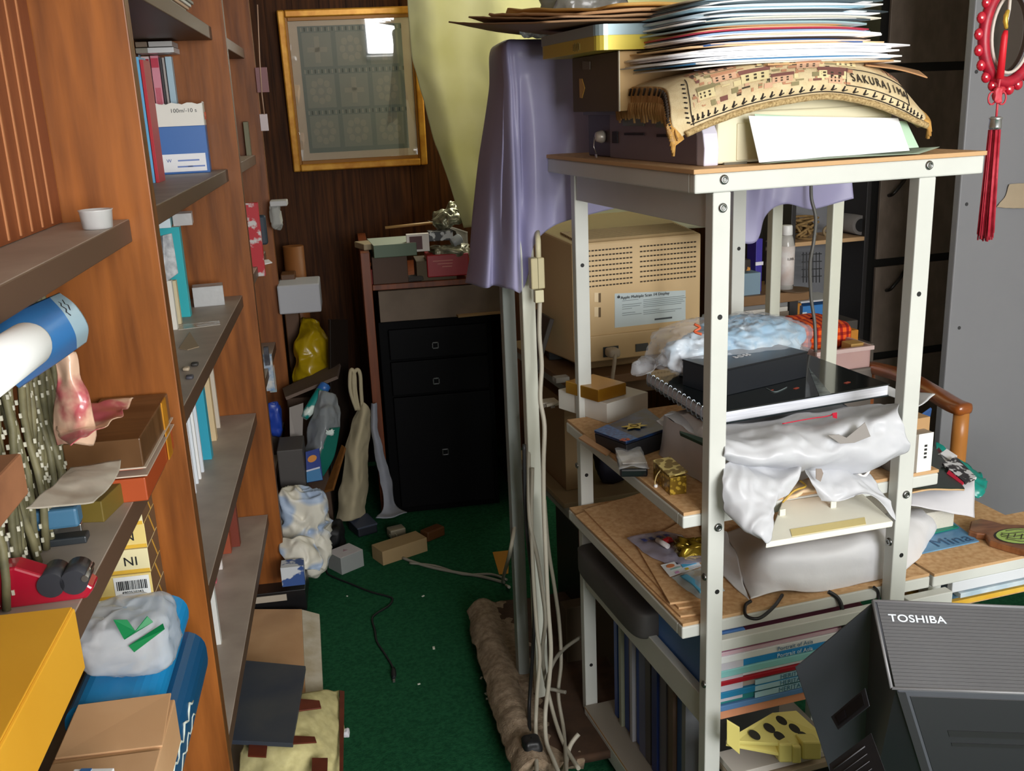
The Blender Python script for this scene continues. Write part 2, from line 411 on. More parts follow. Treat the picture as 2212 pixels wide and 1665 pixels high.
# pink and red packet
rows = []
for (y_, r) in ((760, [(120, 0), (140, .01), (160, 0)]), (840, [(122, 0), (160, .02), (188, .005)]), (900, [(118, 0), (165, .03), (205, .01)]), (960, [(120, .01), (155, .03), (200, .01)])):
    rows.append([at(px_, y_, Y=1.30-d_) for px_, d_ in r])
rows[-1] = [Vector((p.x, p.y, max(p.z, ZS[2]+.1))) for p in rows[-1]]
M_pink = mat('pink_packet', 'd9b49a', .3, col2='b5565c', scale=14, mixlo=.45, mixhi=.55, coat=.4)
pk = thing('candy_packet', 'pink and red cellophane packet standing crumpled against the woven blind', 'packet', rows[-1][1])
patch(rows, 20, 20, .006, 30, 2).build('upright_flap', M_pink, pk, solid=.001)
rows = [[at(120, 930, Y=1.28), at(150, 880, Y=1.34), at(290, 862, Y=1.42)], [at(135, 950, Y=1.24), at(200, 915, Y=1.30), at(275, 880, Y=1.36)], [at(150, 965, Y=1.2), at(190, 940, Y=1.22), at(255, 905, Y=1.30)]]
patch(rows, 20, 16, .006, 30, 5).build('loose_end', M_pink, pk, solid=.001)
# pale plastic envelope drooping over the front
rows = [[at(150, 1010, Y=1.30), at(262, 992, Y=1.34)], [at(110, 1050, Y=1.22), at(240, 1045, Y=1.27)], [at(60, 1100, Y=1.14), at(200, 1085, Y=1.2)]]
patch([[r[0], (r[0]+r[1])/2, r[1]] for r in rows], 18, 18, .004, 20, 9).build('plastic_envelope', clear('milky_sleeve', opac=.82, body='b9b0a2', rough=.3), solid=.001)
tag(COL.objects[-1], 'milky plastic envelope sagging over the olive box and the blue stapler', 'envelope')
sbox('small_box', 'small olive brown carton between the envelope and the shelf edge', 'box', [C('6b5a22', .5)], (165, 1130), (226, 1128), ZS[2], 1085, .08)
# blue stapler
pa = at(28, 1195, Z=ZS[2]); pb = at(150, 1180, Z=ZS[2]); sx = (pb-pa).normalized(); sy = UP.cross(sx)
st = thing('stapler', 'dusty blue stapler lying on the shelf under the plastic envelope', 'stapler', pa)
def obx(mb, u0, u1, v0, v1, z0, z1, mi=0):
    P = [pa+sx*u+sy*v for u, v in ((u0, v0), (u1, v0), (u1, v1), (u0, v1))]
    return mb.hexa([p_+zv(z0) for p_ in P]+[p_+zv(z1) for p_ in P], mi)
obx(MB(), 0, .085, 0, .03, .025, .052).build('top_arm', C('3f6d8c', .5), st, bevel=.004)
obx(MB(), 0, .09, .003, .027, 0, .010).build('base', C('2f3438', .4), st, bevel=.002)
obx(MB(), .004, .03, .004, .026, .009, .026).build('hinge', C('8b9296', .3, .8), st, bevel=.001)
obx(MB(), .03, .085, .008, .022, .016, .026).build('staple_rail', C('b5b9bb', .25, 1), st, bevel=.001)
# white bottle at the edge of the frame
p = at(8, 1262, Z=ZS[2])
wbot = thing('bottle', 'white bottle at the far left edge beside the red tape dispenser', 'bottle', p)
MB().lathe(p, [(.018, 0), (.022, .003), (.022, .05), (.014, .062)], n=24).build('body', C('d8d2c6', .4), wbot)
MB().lathe(p+zv(.062), [(.012, 0), (.012, .022), (.010, .024)], n=20).build('cap', C('2c2a28', .5), wbot)
# red tape dispenser
p = at(20, 1312, Z=ZS[2]); q = at(112, 1300, Z=ZS[2]); x = (q-p).normalized(); y = UP.cross(x)
td = thing('tape_dispenser', 'red tape dispenser with dark rollers on the lowest visible shelf at left', 'tape dispenser', p)
prof = [(-.03, 0), (.085, 0), (.095, .012), (.08, .026), (.045, .034), (.015, .05), (-.03, .05)]
MB().prism([p + x*a_ - y*.004 + zv(b_) for a_, b_ in prof], y*.032).build('body', C('a3122b', .3, coat=.5), td, bevel=.003)
for k in (.05, .075):
    MB().lathe(p + x*k - y*.008 + zv(.024), [(.015, 0), (.015, .04)], axis=y, n=20).build('roller', C('33343a', .35), td)
MB().lathe(p + x*.088 + zv(.028), [(.004, -.01), (.004, .03)], axis=y, n=12).build('pin', C('c7c7c9', .25, 1), td)
# yellow box in the lower left corner
a = at(162, 1312, X=-.30); b = at(178, 1480, X=-.30); zy = ZS[2]+.0008
yb = thing('yellow_box', 'large plain yellow cardboard box in the lower left corner', 'box', (-.38, a.y-.2, zy))
M_yel = mat('yellow_card', 'd69a22', .6, col2='dfa52c', scale=3)
MB().hexa([(-.44, a.y-.62, zy), (-.30, a.y-.62, zy), (-.30, a.y, zy), (-.44, a.y, zy), (-.44, a.y-.62, a.z), (-.30, a.y-.62, a.z), (-.30, a.y, a.z), (-.44, a.y, a.z)]).build('body', M_yel, yb, bevel=.002)
MB().box((-.37, a.y-.31, a.z+.0012), (.136, .616, .002)).build('lid', M_yel, yb, bevel=.0008)
YBX = (a, b)
# stacked film cartons with barcodes
M_cart = C('e8dcae', .5); M_cy = C('e0b23c', .5); M_cd = mat('carton_end', '6b5038', .6); M_lab = C('f2f2f0', .6); M_ink = C('17171a', .7)
MB().box((-.422, 1.60, ZS[3]+.0355), (.106, .09, .07)).build('plain_carton', C('8a7458', .6), bevel=.002); tag(COL.objects[-1], 'plain brown carton under the stacked film cartons', 'carton')
zc = ZS[3]+.072; k = 0
cl = ['yellow carton with red print lowest of the film cartons, half behind the plastic bag', 'yellow carton whose barcode sticker is the lower one in the stack by the upright', 'yellow carton whose barcode sticker is the upper one in the stack by the upright',
      'yellow carton with the letters NI in the stack by the upright', 'cream carton with the letters IN in the stack by the upright', 'yellow carton with brown numerals at the top of the stack, just under the shelf']
tops = [1305, 1250, 1205, 1165, 1125, 1090, 1055]
while k < 6:
    h = .0425
    cx_, y0 = -.422, 1.565+.003*math.sin(k*2.1)
    cb = thing('film_carton', cl[k], 'carton', (cx_, y0, zc), 'stacked film cartons')
    w_, d_ = .108, .088
    MB().box((cx_, y0+d_/2, zc+h/2), (w_, d_, h-.001), None, 0, {3: 1}).build('carton', [M_cart if k % 2 else mat('carton_b', 'e6cd80', .5), M_cd], cb, bevel=.0012)
    MB().box((cx_+.0, y0-.0004, zc+.004), (w_-.002, .0006, .006)).build('band', M_cy, cb)
    MB().box((cx_+w_/2+.0004, y0+.05, zc+h/2), (.0006, .004, h*1.05), Matrix.Rotation(.6, 3, 'X')).build('edge_line', C('d9a441', .5), cb)
    if k < 3:
        MB().box((cx_+.022, y0-.0008, zc+h/2+.001), (.056, .0006, h*.8)).build('sticker', M_lab, cb)
        bar = MB(); random.seed(11+k); xx = cx_-.002
        while xx < cx_+.046:
            wv = random.choice((.0008, .0012, .002)); bar.box((xx+wv/2, y0-.0013, zc+h*.56), (wv, .0004, h*.38)); xx += wv+random.choice((.0008, .0014))
        bar.build('barcode', M_ink, cb)
        text('number', '4902520283', (cx_+.022, y0-.0012, zc+h*.26), (1, 0, 0), (0, 0, 1), .0065, M_ink, cb)
        if k == 0: MB().box((cx_-.032, y0-.001, zc+h*.5), (.044, .0006, h*.7)).build('print', mat('red_print', 'c4281c', .5, col2='e79a2d', scale=40), cb)
    else:
        text('print', ['', '', '', 'NI', 'IN', '50', 'IN'][k], (cx_+.025, y0-.0006, zc+h*.5), (1, 0, 0), (0, 0, 1), .022, [M_ink, C('b5611d', .5)][k == 5], cb)
    zc += h; k += 1
# ------------------------------------------------------------------ lower left corner, on the shelf below
zb = ZS[3]
# open tan carton, blue tissue packets behind it, plastic bag on top
M_tan = mat('tan_card', 'cfa57c', .75, col2='c2966c', scale=6)
M_blue = C('1d8fd0', .35); M_navy = C('14507c', .35)
zt_ = zb+.094
oc = thing('open_carton', 'open tan cardboard carton with a folded flap in the lower left corner', 'carton', (-.35, 1.05, zt_))
MB().hexa([(-.415, .86, zt_), (-.285, .86, zt_), (-.285, 1.235, zt_), (-.415, 1.235, zt_), (-.415, .86, zt_+.062), (-.285, .86, zt_+.062), (-.285, 1.235, zt_+.066), (-.415, 1.235, zt_+.066)]).build('body', M_tan, oc, bevel=.002)
MB().slab([Vector((-.412, 1.13, zt_+.069)), Vector((-.284, 1.13, zt_+.067)), Vector((-.288, 1.232, zt_+.078)), Vector((-.405, 1.225, zt_+.082))], .003, n=UP).build('flap', M_tan, oc, bevel=.001)
MB().slab([Vector((-.412, .93, zt_+.067)), Vector((-.284, .93, zt_+.067)), Vector((-.284, 1.118, zt_+.0695)), Vector((-.412, 1.118, zt_+.0695))], .003, n=UP).build('flap', M_tan, oc, bevel=.001)
zw_ = zt_+.071
wc_ = thing('carton', 'white and blue printed carton lying on the open tan carton', 'carton', (-.335, .98, zw_))
rr_ = rotz(-.18)
MB().box((-.338, .96, zw_+.03), (.045, .10, .058), rr_).build('body', C('e4e4e6', .5), wc_, bevel=.001)
MB().box(Vector((-.338, .96, zw_+.0595)) + rr_ @ Vector((-.008, 0, 0)), (.012, .098, .001), rr_).build('blue_stripe', C('3c679c', .5), wc_)
pr_ = MB()
for i in range(5): pr_.box(Vector((-.338, .96, zw_+.03)) + rr_ @ Vector((.0228, -.02+.012*i, .004*(i % 2))), (.0006, .004, .034), rr_)
pr_.box(Vector((-.338, .96, zw_+.0597)) + rr_ @ Vector((.010, .025, 0)), (.012, .03, .0008), rr_)
pr_.build('grey_print', C('77797d', .6), wc_)
MB().box((-.44, .86, zb+.11), (.05, .16, .22)).build('maroon_box', C('5c1a26', .5), bevel=.002); tag(COL.objects[-1], 'maroon box between the yellow box and the open tan carton', 'box')
# blue packets
def roundbox(c, d, r, mi=0):
    prof = []
    for (sx_, sz_, a0) in ((1, 1, 0), (-1, 1, 90), (-1, -1, 180), (1, -1, 270)):
        for k in range(6):
            an = math.radians(a0+k*18); prof.append((sx_*(d[0]/2-r)+math.cos(an)*r, sz_*(d[2]/2-r)+math.sin(an)*r))
    return [Vector((c[0]+x, c[1]-d[1]/2, c[2]+z)) for x, z in prof]
b1 = thing('tissue_packet', 'upper bright blue packet with rounded edge beside the plastic bag', 'packet', (-.37, 1.40, zb+.094))
MB().prism(roundbox((-.375, 1.40, zb+.128), (.12, .3, .066), .03), (0, .3, 0)).build('packet', M_blue, b1)
MB().box((-.405, 1.2495, zb+.128), (.014, .002, .06)).build('band', C('e0605a', .4), b1)
b2 = thing('tissue_packet', 'lower deep blue packet with white script beside the bookcase upright', 'packet', (-.37, 1.2, zb))
MB().prism(roundbox((-.36, 1.20, zb+.046), (.13, .7, .091), .035), (0, .7, 0)).build('packet', M_navy, b2)
sq = MB(); random.seed(5)
for k in range(2):
    pts = [Vector((-.2962, 1.12+i*.013, zb+.038+.024*k+.007*math.sin(i*1.7+k))) for i in range(22)]
    sq.tube(pts, .0022, 5)
sq.build('white_script', C('dfe7df', .5), b2)
MB().box((-.2955, 1.02, zb+.046), (.0012, .07, .03)).build('white_panel', C('dfe7df', .5), b2)
# plastic bag with green mark
bg = thing('plastic_bag', 'clear crinkled plastic bag with a green check mark at lower left', 'bag', (-.355, 1.34, zb+.163))
c0 = (at(285, 1405, Y=1.34))
MB().blob((c0.x, c0.y, zb+.163+.045), (.132, .13, .088), e=.55, nu=70, nv=44, amp=.007, fr=22, seed=4).build('film', clear('bag_film', opac=.5, body='d0d2d6', rough=.1), bg)
for (q4) in ([(245, 1338), (275, 1338), (292, 1362), (268, 1380)], [(268, 1380), (292, 1362), (318, 1330), (330, 1342)], [(278, 1394), (352, 1346), (356, 1358), (290, 1408)]):
    pts = [at(px_, py_, Y=c0.y-.060-(.008 if py_ > 1350 else 0)) for px_, py_ in q4]
    MB().slab(pts, .0012).build('green_mark', C('0f7a45', .4), bg)

# ------------------------------------------------------------------ bay between the first two uprights
z1 = ZS[1]
bw = sbox('paper_box', 'blue and white paper box with a torn open top on the upper shelf', 'box', [C('1760ad', .4), C('e9e6df', .6)], (345, 378), (455, 372), z1, 275, .12)
f = FR[bw.name]; a, b, y, h = Vector(f[0]), Vector(f[1]), Vector(f[2]), f[3]
x = (b-a).normalized(); w_ = (b-a).length; h2 = ztop(a, 226)-z1
P = [a, b, b+y*.12, a+y*.12]
ub = MB()
for i in range(4):
    p, q = P[i], P[(i+1) % 4]; n = 10
    nrm_ = (q-p).normalized().cross(UP)
    for k in range(n):
        p1 = p+(q-p)*(k/n); p2 = p+(q-p)*((k+1)/n)
        t1 = h2 + (.004*math.sin(k*2.2+i) if i != 0 else .003*math.sin(k*1.9)); t2 = h2 + (.004*math.sin((k+1)*2.2+i) if i != 0 else .003*math.sin((k+1)*1.9))
        ub.add([p1+zv(h), p2+zv(h), p2+zv(t2), p1+zv(t1)], [(0, 1, 2, 3)])
o = ub.build('white_top', C('ece8df', .6), bw, solid=.0012, label='white torn upper part'); 
st_ = a+x*w_*.5
MB().slab([a+x*w_*.06+zv(.006)-y*.0008, a+x*w_*.94+zv(.006)-y*.0008, a+x*w_*.94+zv(h*.42)-y*.0008, a+x*w_*.06+zv(h*.42)-y*.0008], .0006).build('sticker', C('f1f1f4', .6), bw)
text('sticker_mark', 'W', a+x*w_*.22+zv(h*.28)-y*.001, x, UP, .013, C('2b4fa3', .5), bw)
for i, ww in enumerate((.42, .3, .34)):
    MB().box(a+x*w_*(.60 if i == 0 else .3+i*.22)+zv(h*(.28 if i == 0 else .15))-y*.0012, (w_*ww, .0004, .004), rotz(math.atan2(x.y, x.x))).build('print_line', C('6d86c4', .6), bw)
text('print', '100m/-10 s', a+x*w_*.62+zv(h+(h2-h)*.68)-y*.0006, x, UP, .015, C('4a4a4a', .6), bw)
text('side_print', 'HANSA', b+y*.06+zv(h+(h2-h)*.4)+x*.0016, y, UP, .03, C('d9694f', .6), bw)
# books standing behind it, spines to the front
random.seed(21)
bk = [(316, 323, 122, '5fa8d6', 'pale blue spined book leftmost in the upper row'), (324, 332, 128, 'b4202f', 'narrow red book next to the pale blue one in the upper row'), (302, 307, 118, '9fbfd8', 'light blue book behind the torn paper box'),
      (308, 327, 122, 'd9c3c4', 'white and pink paperback behind the torn paper box'), (329, 347, 120, 'd98c9c', 'pink dotted paperback behind the torn paper box'), (348, 353, 124, '3b3537', 'thin dark book behind the torn paper box'),
      (354, 359, 124, 'a8a09c', 'thin grey book behind the torn paper box'), (361, 375, 122, 'a9c4d2', 'pale blue and cream book at the right end of the upper row')]
for i, (x0, x1, top, c_, lb) in enumerate(bk):
    Yb = 2.60 if i < 2 else 3.086
    yr_ = 300 if i < 2 else 165
    q0, q1 = at(x0, yr_, Y=Yb), at(x1, yr_, Y=Yb); zt = at(x0, top, Y=Yb).z
    bo = thing('paperback', lb, 'book', ((q0.x+q1.x)/2, Yb, z1), 'books on the upper shelf')
    if i < 2: q0.x += -.014*0
    MB().box(((q0.x+q1.x)/2, Yb+(.045 if i < 2 else .015), (z1+zt)/2), (abs(q1.x-q0.x)*.96, .09 if i < 2 else .03, zt-z1), None, 0, {1: 1}).build('cover', [C(c_, .5), M_pages], bo, bevel=.0008)
    if i in (3, 4):
        MB().box(((q0.x+q1.x)/2, Yb-.0006, zt-.02), (abs(q1.x-q0.x)*.9, .0008, .026)).build('title_band', C(['a3202e', 'c0304a'][i-3], .5), bo)
        for k in range(5): MB().box(((q0.x+q1.x)/2+(k-2)*.003, Yb-.0006, z1+(zt-z1)*.48), (.0014, .0008, (zt-z1)*.5)).build('title_letters', C('c23a50', .6), bo)
# flat cases lying on the books
for i, (x0, x1, y0_, lb, c_) in enumerate([(290, 318, 92, 'grey flat case at the left of the cases on the books', '8b8578'), (288, 314, 70, 'brown topped flat case on the grey case', '7c6a58'), (318, 376, 112, 'white flat case on the upper row of books', 'd8d8d8'), (320, 372, 97, 'clear topped flat case on the white one', 'b9b7b5')]):
    Yb = 3.0; q0, q1 = at(x0, y0_, Y=Yb), at(x1, y0_+6, Y=Yb)
    zt = at(340, 120, Y=3.086).z + .002 + (.016 if i in (1, 3) else 0)
    MB().box(((q0.x+q1.x)/2, Yb+.058, zt+.0075), (abs(q1.x-q0.x), .11, .014)).build('flat_case', [C(c_, .35)], bevel=.001); tag(COL.objects[-1], lb, 'case', 'flat cases on the upper row of books')
# papers on the top shelf
for i in range(4):
    p = at(395+i*4, 30, Z=ZS[0]); MB().box((-.41+i*.004, 2.45+i*.02, ZS[0]+.004+i*.008), (.12, .5, .007)).build('magazine', C(['b9b5ae', 'cfa98a', 'e2e0da', '9b968e'][i], .6), bevel=.0008)
    tag(COL.objects[-1], ['grey magazine at the bottom of the pile on the top shelf', 'tan covered magazine second in the pile on the top shelf', 'white magazine third in the pile on the top shelf', 'grey white magazine on top of the pile on the top shelf'][i], 'magazine')
# second shelf
z2 = ZS[2]
tb = upright_book('hardback_book', 'tall turquoise book standing on the second shelf', [C('27aab4', .45), C('27aab4', .45), M_pages], (412, 684), z2, 490, .03, .075)
upright_book('paperback', 'cream paged book left of the tall turquoise book', [C('cdbf9b', .7)], (392, 700), z2, 606, .02, .06)
upright_book('paperback', 'white paged book leftmost before the tall turquoise book', [C('d9d6cc', .7)], (384, 712), z2, 606, .02, .06)
p = at(384, 606, Y=2.28); 
gp_ = thing('packet', 'grey printed packet leaning on the turquoise book', 'packet', (p.x, p.y, z2))
qd = [at(352, 508, Y=2.30), at(372, 503, Y=2.32), at(386, 590, Y=2.30), at(356, 612, Y=2.27)]
qd[3].z = qd[3].z; MB().slab(qd[::-1], .012).build('wrapper', mat('grey_print', 'bfc0c2', .5, col2='8f9196', scale=60), gp_, bevel=.002)
zt = z2 + tb.dimensions[2] if False else max(v.co.z for v in tb.data.vertices)+tb.location.z
MB().box((at(372, 470, Z=zt).x-.005, tb.location.y+.03, zt+.013), (.085, .13, .025), rotz(.1), 0, {2: 1}).build('paperback', [C('7fc4cd', .5), C('d3e3ea', .5)], bevel=.001)
tag(COL.objects[-1], 'pale blue book lying across the top of the turquoise book', 'book')
MB().box((at(415, 465, Z=zt).x+.012, tb.location.y+.055, zt+.016), (.05, .08, .032), rotz(.1)).build('clear_case', M_haze); tag(COL.objects[-1], 'clear case lying beside the pale blue book under the upper shelf', 'case')
p0, p1 = at(420, 664, Z=z2), at(486, 658, Z=z2)
cc = thing('clear_box', 'small clear plastic box standing near the front of the second shelf', 'box', (p0+p1)/2)
cc_h = ztop(p0, 622)-z2; dx = (p1-p0); dy = Vector((-dx.y, dx.x, 0)).normalized()*.06
q = [p0, p1, p1+dy, p0+dy]
shell = MB()
for i in range(4):
    u_, v_ = q[i], q[(i+1) % 4]; shell.slab([u_, v_, v_+zv(cc_h), u_+zv(cc_h)], .0015)
shell.slab([p_+zv(.002) for p_ in q], .002); shell.slab([p_+zv(cc_h) for p_ in q], .0015)
shell.build('case', M_haze, cc)
pts = [p0+dx*.1+dy*.3+zv(.01), p0+dx*.4+dy*.5+zv(.022), p0+dx*.9+dy*.4+zv(.008)]
MB().tube(spline(pts), .003, 6).build('contents', C('c9c4ba', .4), cc)
flat('plastic_sleeve', 'flat clear plastic sleeve lying on the second shelf', 'sleeve', clear('sleeve', opac=.55, body='d6cfc4'), [(378, 702), (474, 692), (476, 700), (385, 712)], z2+.002, .0018)
flat('paper_scrap', 'beige paper scrap lying on the second shelf', 'paper', C('a08d74', .7), [(386, 752), (410, 716), (430, 748), (405, 755)], z2+.002, .0018)
for i, (px_, py_, c_) in enumerate(((402, 800, 'b5a58e'), (410, 818, '4b4a52'), (422, 790, '35322f'))):
    p = at(px_, py_, Z=z2); MB().blob((p.x, p.y, z2+.004), (.016, .02, .008), amp=.003, seed=i, nu=16, nv=10).build('debris', C(c_, .6)); tag(COL.objects[-1], ['tan crumb on the second shelf', 'dark bluish crumb on the second shelf', 'small dark crumb on the second shelf'][i], 'crumb')
# third shelf row
z3s = ZS[3]
row = [((416, 1078), 925, '2b2436', .012, 'thin dark book leftmost on the third shelf'), ((424, 1066), 905, 'e6e6ea', .012, 'thin white book tallest at left on the third shelf'), ((429, 1045), 890, 'dfe6ee', .012, 'thin white and blue book on the third shelf'), ((435, 1035), 880, 'ececec', .012, 'thin white book before the turquoise one on the third shelf'),
       ((441, 1020), 870, 'd7dde6', .012, 'pale thin book touching the turquoise one on the third shelf'), ((458, 992), 838, '2aa0bb', .035, 'thick turquoise book on the third shelf'), ((468, 952), 805, 'd8bf95', .03, 'cream book behind the turquoise one on the third shelf'), ((476, 924), 795, 'cfc3b2', .016, 'white book with pale blue foot at the end of the third shelf row')]
for i, (p_, t_, c_, th, lb) in enumerate(row):
    upright_book('paperback', lb, [C(c_, .5), C(c_, .5), M_pages], p_, z3s, t_, th, .07 if i < 5 else .06, group='books on the third shelf')
row = [((468, 1260), 1190, 'd46a78', .02, 'pink edged book on the fourth shelf'), ((481, 1230), 1150, 'e3dcd8', .015, 'white book on the fourth shelf'), ((500, 1195), 1095, 'a04c30', .03, 'orange brown book on the fourth shelf'), ((519, 1180), 1075, '7c3626', .03, 'dark red book at the end of the fourth shelf row')]
for i, (p_, t_, c_, th, lb) in enumerate(row):
    upright_book('hardback_book', lb, [C(c_, .5), C(c_, .5), M_pages], p_, ZS[4], t_, th, .07, group='books on the fourth shelf')
upright_book('paperback', 'slim white book on the bottom shelf beside the navy folder', [C('dcdcd8', .5)], (478, 1392), ZS[4]-.0, 1255, .02, .03)

# ------------------------------------------------------------------ bay between second and third uprights
def back_item(name, label, cat, m, x0, x1, y0, y1, Y, d=.02, group=None, bevel=.001):
    a_, b_ = at(x0, y1, Y=Y), at(x1, y0, Y=Y)
    o = MB().box(((a_.x+b_.x)/2, Y+d/2, (a_.z+b_.z)/2), (abs(b_.x-a_.x), d, abs(b_.z-a_.z))).build(name, m, bevel=bevel)
    return tag(o, label, cat, group)
rows = [(542, 557, 438, 600, 3.75, 'c42430', 'red and white carton standing beyond the second upright', 'carton'), (560, 574, 468, 528, 3.85, '2c3a46', 'dark grey round cornered tin behind the red and white carton', 'tin')]
back_item('slim_carton', rows[0][6], 'carton', mat('red_white', 'c42430', .4, col2='d9d2d0', scale=18, mixlo=.55, mixhi=.6), 542, 556, 438, 598, 3.72, .03)
back_item('tin', rows[1][6], 'tin', C('2c3a46', .4), 558, 572, 465, 530, 3.86, .04, bevel=.008)
back_item('fabric_tag', 'small white tag hanging at the third upright', 'tag', C('e6d8dc', .6), 564, 577, 246, 283, 4.14, .004)
back_item('pink_packet', 'pink translucent packet hanging above the white tag', 'packet', C('8c5a5e', .4), 556, 576, 145, 200, 4.13, .01)
MB().tube([at(556, 10, Y=4.12), at(561, 130, Y=4.12), at(566, 205, Y=4.125), at(571, 247, Y=4.13)], .0022, 6).build('string', C('c9a58d', .6)); tag(COL.objects[-1], 'thin string that holds the white tag at the third upright', 'string')
MB().box(tuple(at(535, 305, Y=4.12)), (.02, .03, .15)).build('hinge', C('6d6a55', .4, .6), bc, bevel=.002)
for i, (x0, x1, y0, y1, c_, lb) in enumerate([(573, 579, 750, 790, '2b2b33', 'small dark booklet beyond the second upright'), (576, 586, 765, 845, 'd9d6d0', 'white and blue booklet beyond the second upright'), (583, 592, 790, 848, 'c08a62', 'orange footed booklet beyond the second upright')]):
    back_item('booklet', lb, 'booklet', mat('bk%d' % i, c_, .5, col2=['55555c', '6f93b8', '8fb0b8'][i], scale=40), x0, x1, y0, y1, 3.6+.1*i, .02)
MB().blob(tuple(at(594, 905, Y=3.7)), (.045, .05, .13), amp=.012, fr=25, seed=2).build('blue_bag', C('1f3f9e', .35)); tag(COL.objects[-1], 'crumpled blue plastic bag stuffed beyond the second upright', 'bag')
back_item('folder', 'grey folder standing under the blue plastic bag', 'folder', C('5a4f49', .6), 588, 602, 940, 1060, 3.72, .02)
flat('paper', 'white paper lying on a shelf beyond the red and white carton', 'paper', M_paper, [(562, 572), (588, 566), (580, 560), (562, 562)], at(570, 568, Y=3.8).z, .004)
wcap = thing('shower_caddy', 'white plastic dish with a folded cloth at the third upright', 'dish', at(600, 470, Y=4.05))
q0, q1 = at(583, 440, Y=4.05), at(620, 432, Y=4.05)
MB().box(((q0.x+q1.x)/2, 4.07, q0.z), (q1.x-q0.x, .08, .022)).build('dish', C('c4c4c4', .4), wcap, bevel=.004)
MB().blob(((q0.x+q1.x)/2-.015, 4.06, q0.z-.05), (.045, .05, .1), amp=.01, fr=30, seed=8).build('cloth', C('a9a9a4', .7), wcap)
# ------------------------------------------------------------------ far end of the aisle
M_gold = mat('gilt_wood', 'b8791f', .35, metal=.35, col2='d39a3a', scale=20)
YP = 4.60
pc = [at(600, 22, Y=YP-.055), at(905, 12, Y=YP-.055), at(938, 355, Y=YP), at(635, 371, Y=YP)]   # tl tr br bl
px_ = (pc[1]-pc[0]).normalized(); pw = (pc[1]-pc[0]).length; py_ = (pc[0]-pc[3]); ph = py_.length; py_.normalize()
py_ = (py_ - px_*px_.dot(py_)).normalized(); pn = px_.cross(py_)
O3 = pc[3]
def pp(a, b, d=0): return O3 + px_*a*pw + py_*b*ph + pn*d
pf = thing('framed_picture', 'gilt framed picture of pale tiles hanging on the dark panelled wall', 'picture', O3)
def pbar(a0, b0, a1, b1, d0, d1):
    P = [(a0, b0), (a1, b0), (a1, b1), (a0, b1)]
    return [pp(a, b, d0) for a, b in P] + [pp(a, b, d1) for a, b in P]
fb = MB(); t = .052
for (a0, b0, a1, b1) in ((0, 0, t, 1), (1-t, 0, 1, 1), (t, 0, 1-t, t*.9), (t, 1-t*.9, 1-t, 1)):
    fb.hexa(pbar(a0, b0, a1, b1, 0, .022))
fb.build('frame', M_gold, pf, bevel=.006)
fb = MB(); t2 = .068
for (a0, b0, a1, b1) in ((t*.7, t*.7, t2, 1-t*.7), (1-t2, t*.7, 1-t*.7, 1-t*.7), (t2, t*.7, 1-t2, t2), (t2, 1-t2, 1-t2, 1-t*.7)):
    fb.hexa(pbar(a0, b0, a1, b1, .002, .012))
fb.build('inner_lip', C('8a5a18', .4, .3), pf, bevel=.002)
MB().hexa(pbar(.03, .03, .97, .97, .001, .004)).build('mount', C('c9b6a4', .7), pf)
ar = MB(); ar.hexa(pbar(.13, .115, .87, .90, .004, .0052), 0)
random.seed(9)
for r in range(3):
    for c in range(3):
        a0, b0 = .155+c*.24, .145+r*.255; a1, b1 = a0+.205, b0+.205
        ar.hexa(pbar(a0, b0, a1, b1, .0052, .0056), 1)
        ca, cb_ = (a0+a1)/2, (b0+b1)/2
        if (r+c) % 2 or r == 0:
            for (da, db) in ((0, 0), (.045, .045), (-.045, .045), (.045, -.045), (-.045, -.045), (0, .06), (0, -.06), (.06, 0), (-.06, 0)):
                ar.prism([pp(ca+da+.022*math.cos(k*math.pi/5), cb_+db+.022*math.sin(k*math.pi/5), .0056) for k in range(10)], pn*.0004, 3)
        else:
            ar.hexa(pbar(ca-.018, cb_-.08, ca+.018, cb_+.08, .0056, .006), 3); ar.hexa(pbar(ca-.07, cb_-.015, ca+.07, cb_+.015, .0056, .006), 3)
    for k in range(30):
        ar.hexa(pbar(.15+k*.0245, .115+.255*(r+1)-.012, .16+k*.0245, .115+.255*(r+1)+.012, .0052, .0056), 2 if k % 2 else 3)
ar.build('artwork', [C('6f7878', .8), C('868984', .8), C('3c4749', .8), C('98948c', .8)], pf)
gl = bpy.data.materials.new('picture_glass'); gl.use_nodes = True; nt = gl.node_tree; nt.nodes.remove(nt.nodes['Principled BSDF'])
tr_ = nt.nodes.new('ShaderNodeBsdfTransparent'); gs = nt.nodes.new('ShaderNodeBsdfGlossy'); gs.inputs['Roughness'].default_value = .02; mx = nt.nodes.new('ShaderNodeMixShader'); mx.inputs[0].default_value = .1
nt.links.new(tr_.outputs[0], mx.inputs[1]); nt.links.new(gs.outputs[0], mx.inputs[2]); nt.links.new(mx.outputs[0], nt.nodes['Material Output'].inputs[0])
MB().hexa(pbar(.05, .05, .95, .95, .007, .009)).build('glass', gl, pf)

# yellow sheet over the window
M_curt = cloth('yellow_sheet', 'd6d4b8', .5, .8, col2='cbc9a2', scale=3)
rows = []
for j, (yrow, xs) in enumerate([(-70, [868, 930, 1010, 1100, 1250, 1450, 1700, 1912]), (30, [880, 935, 1010, 1100, 1250, 1450, 1700, 1908]), (180, [905, 950, 1020, 1110, 1250, 1450, 1680, 1860]), (340, [948, 985, 1040, 1120, 1250, 1430, 1620, 1760]), (490, [1003, 1030, 1070, 1130, 1240, 1400, 1560, 1680])]):
    rows.append([at(x, yrow, Y=4.12 + (.05 if i % 2 else -.03)*(1-.15*j) - (.03*j if i < 3 else 0)) for i, x in enumerate(xs)])
o = patch(rows, 90, 50, .018, 4, 3).build('curtain', M_curt, solid=.002)
tag(o, 'pale yellow sheet hung slanting over the window at the back', 'curtain')

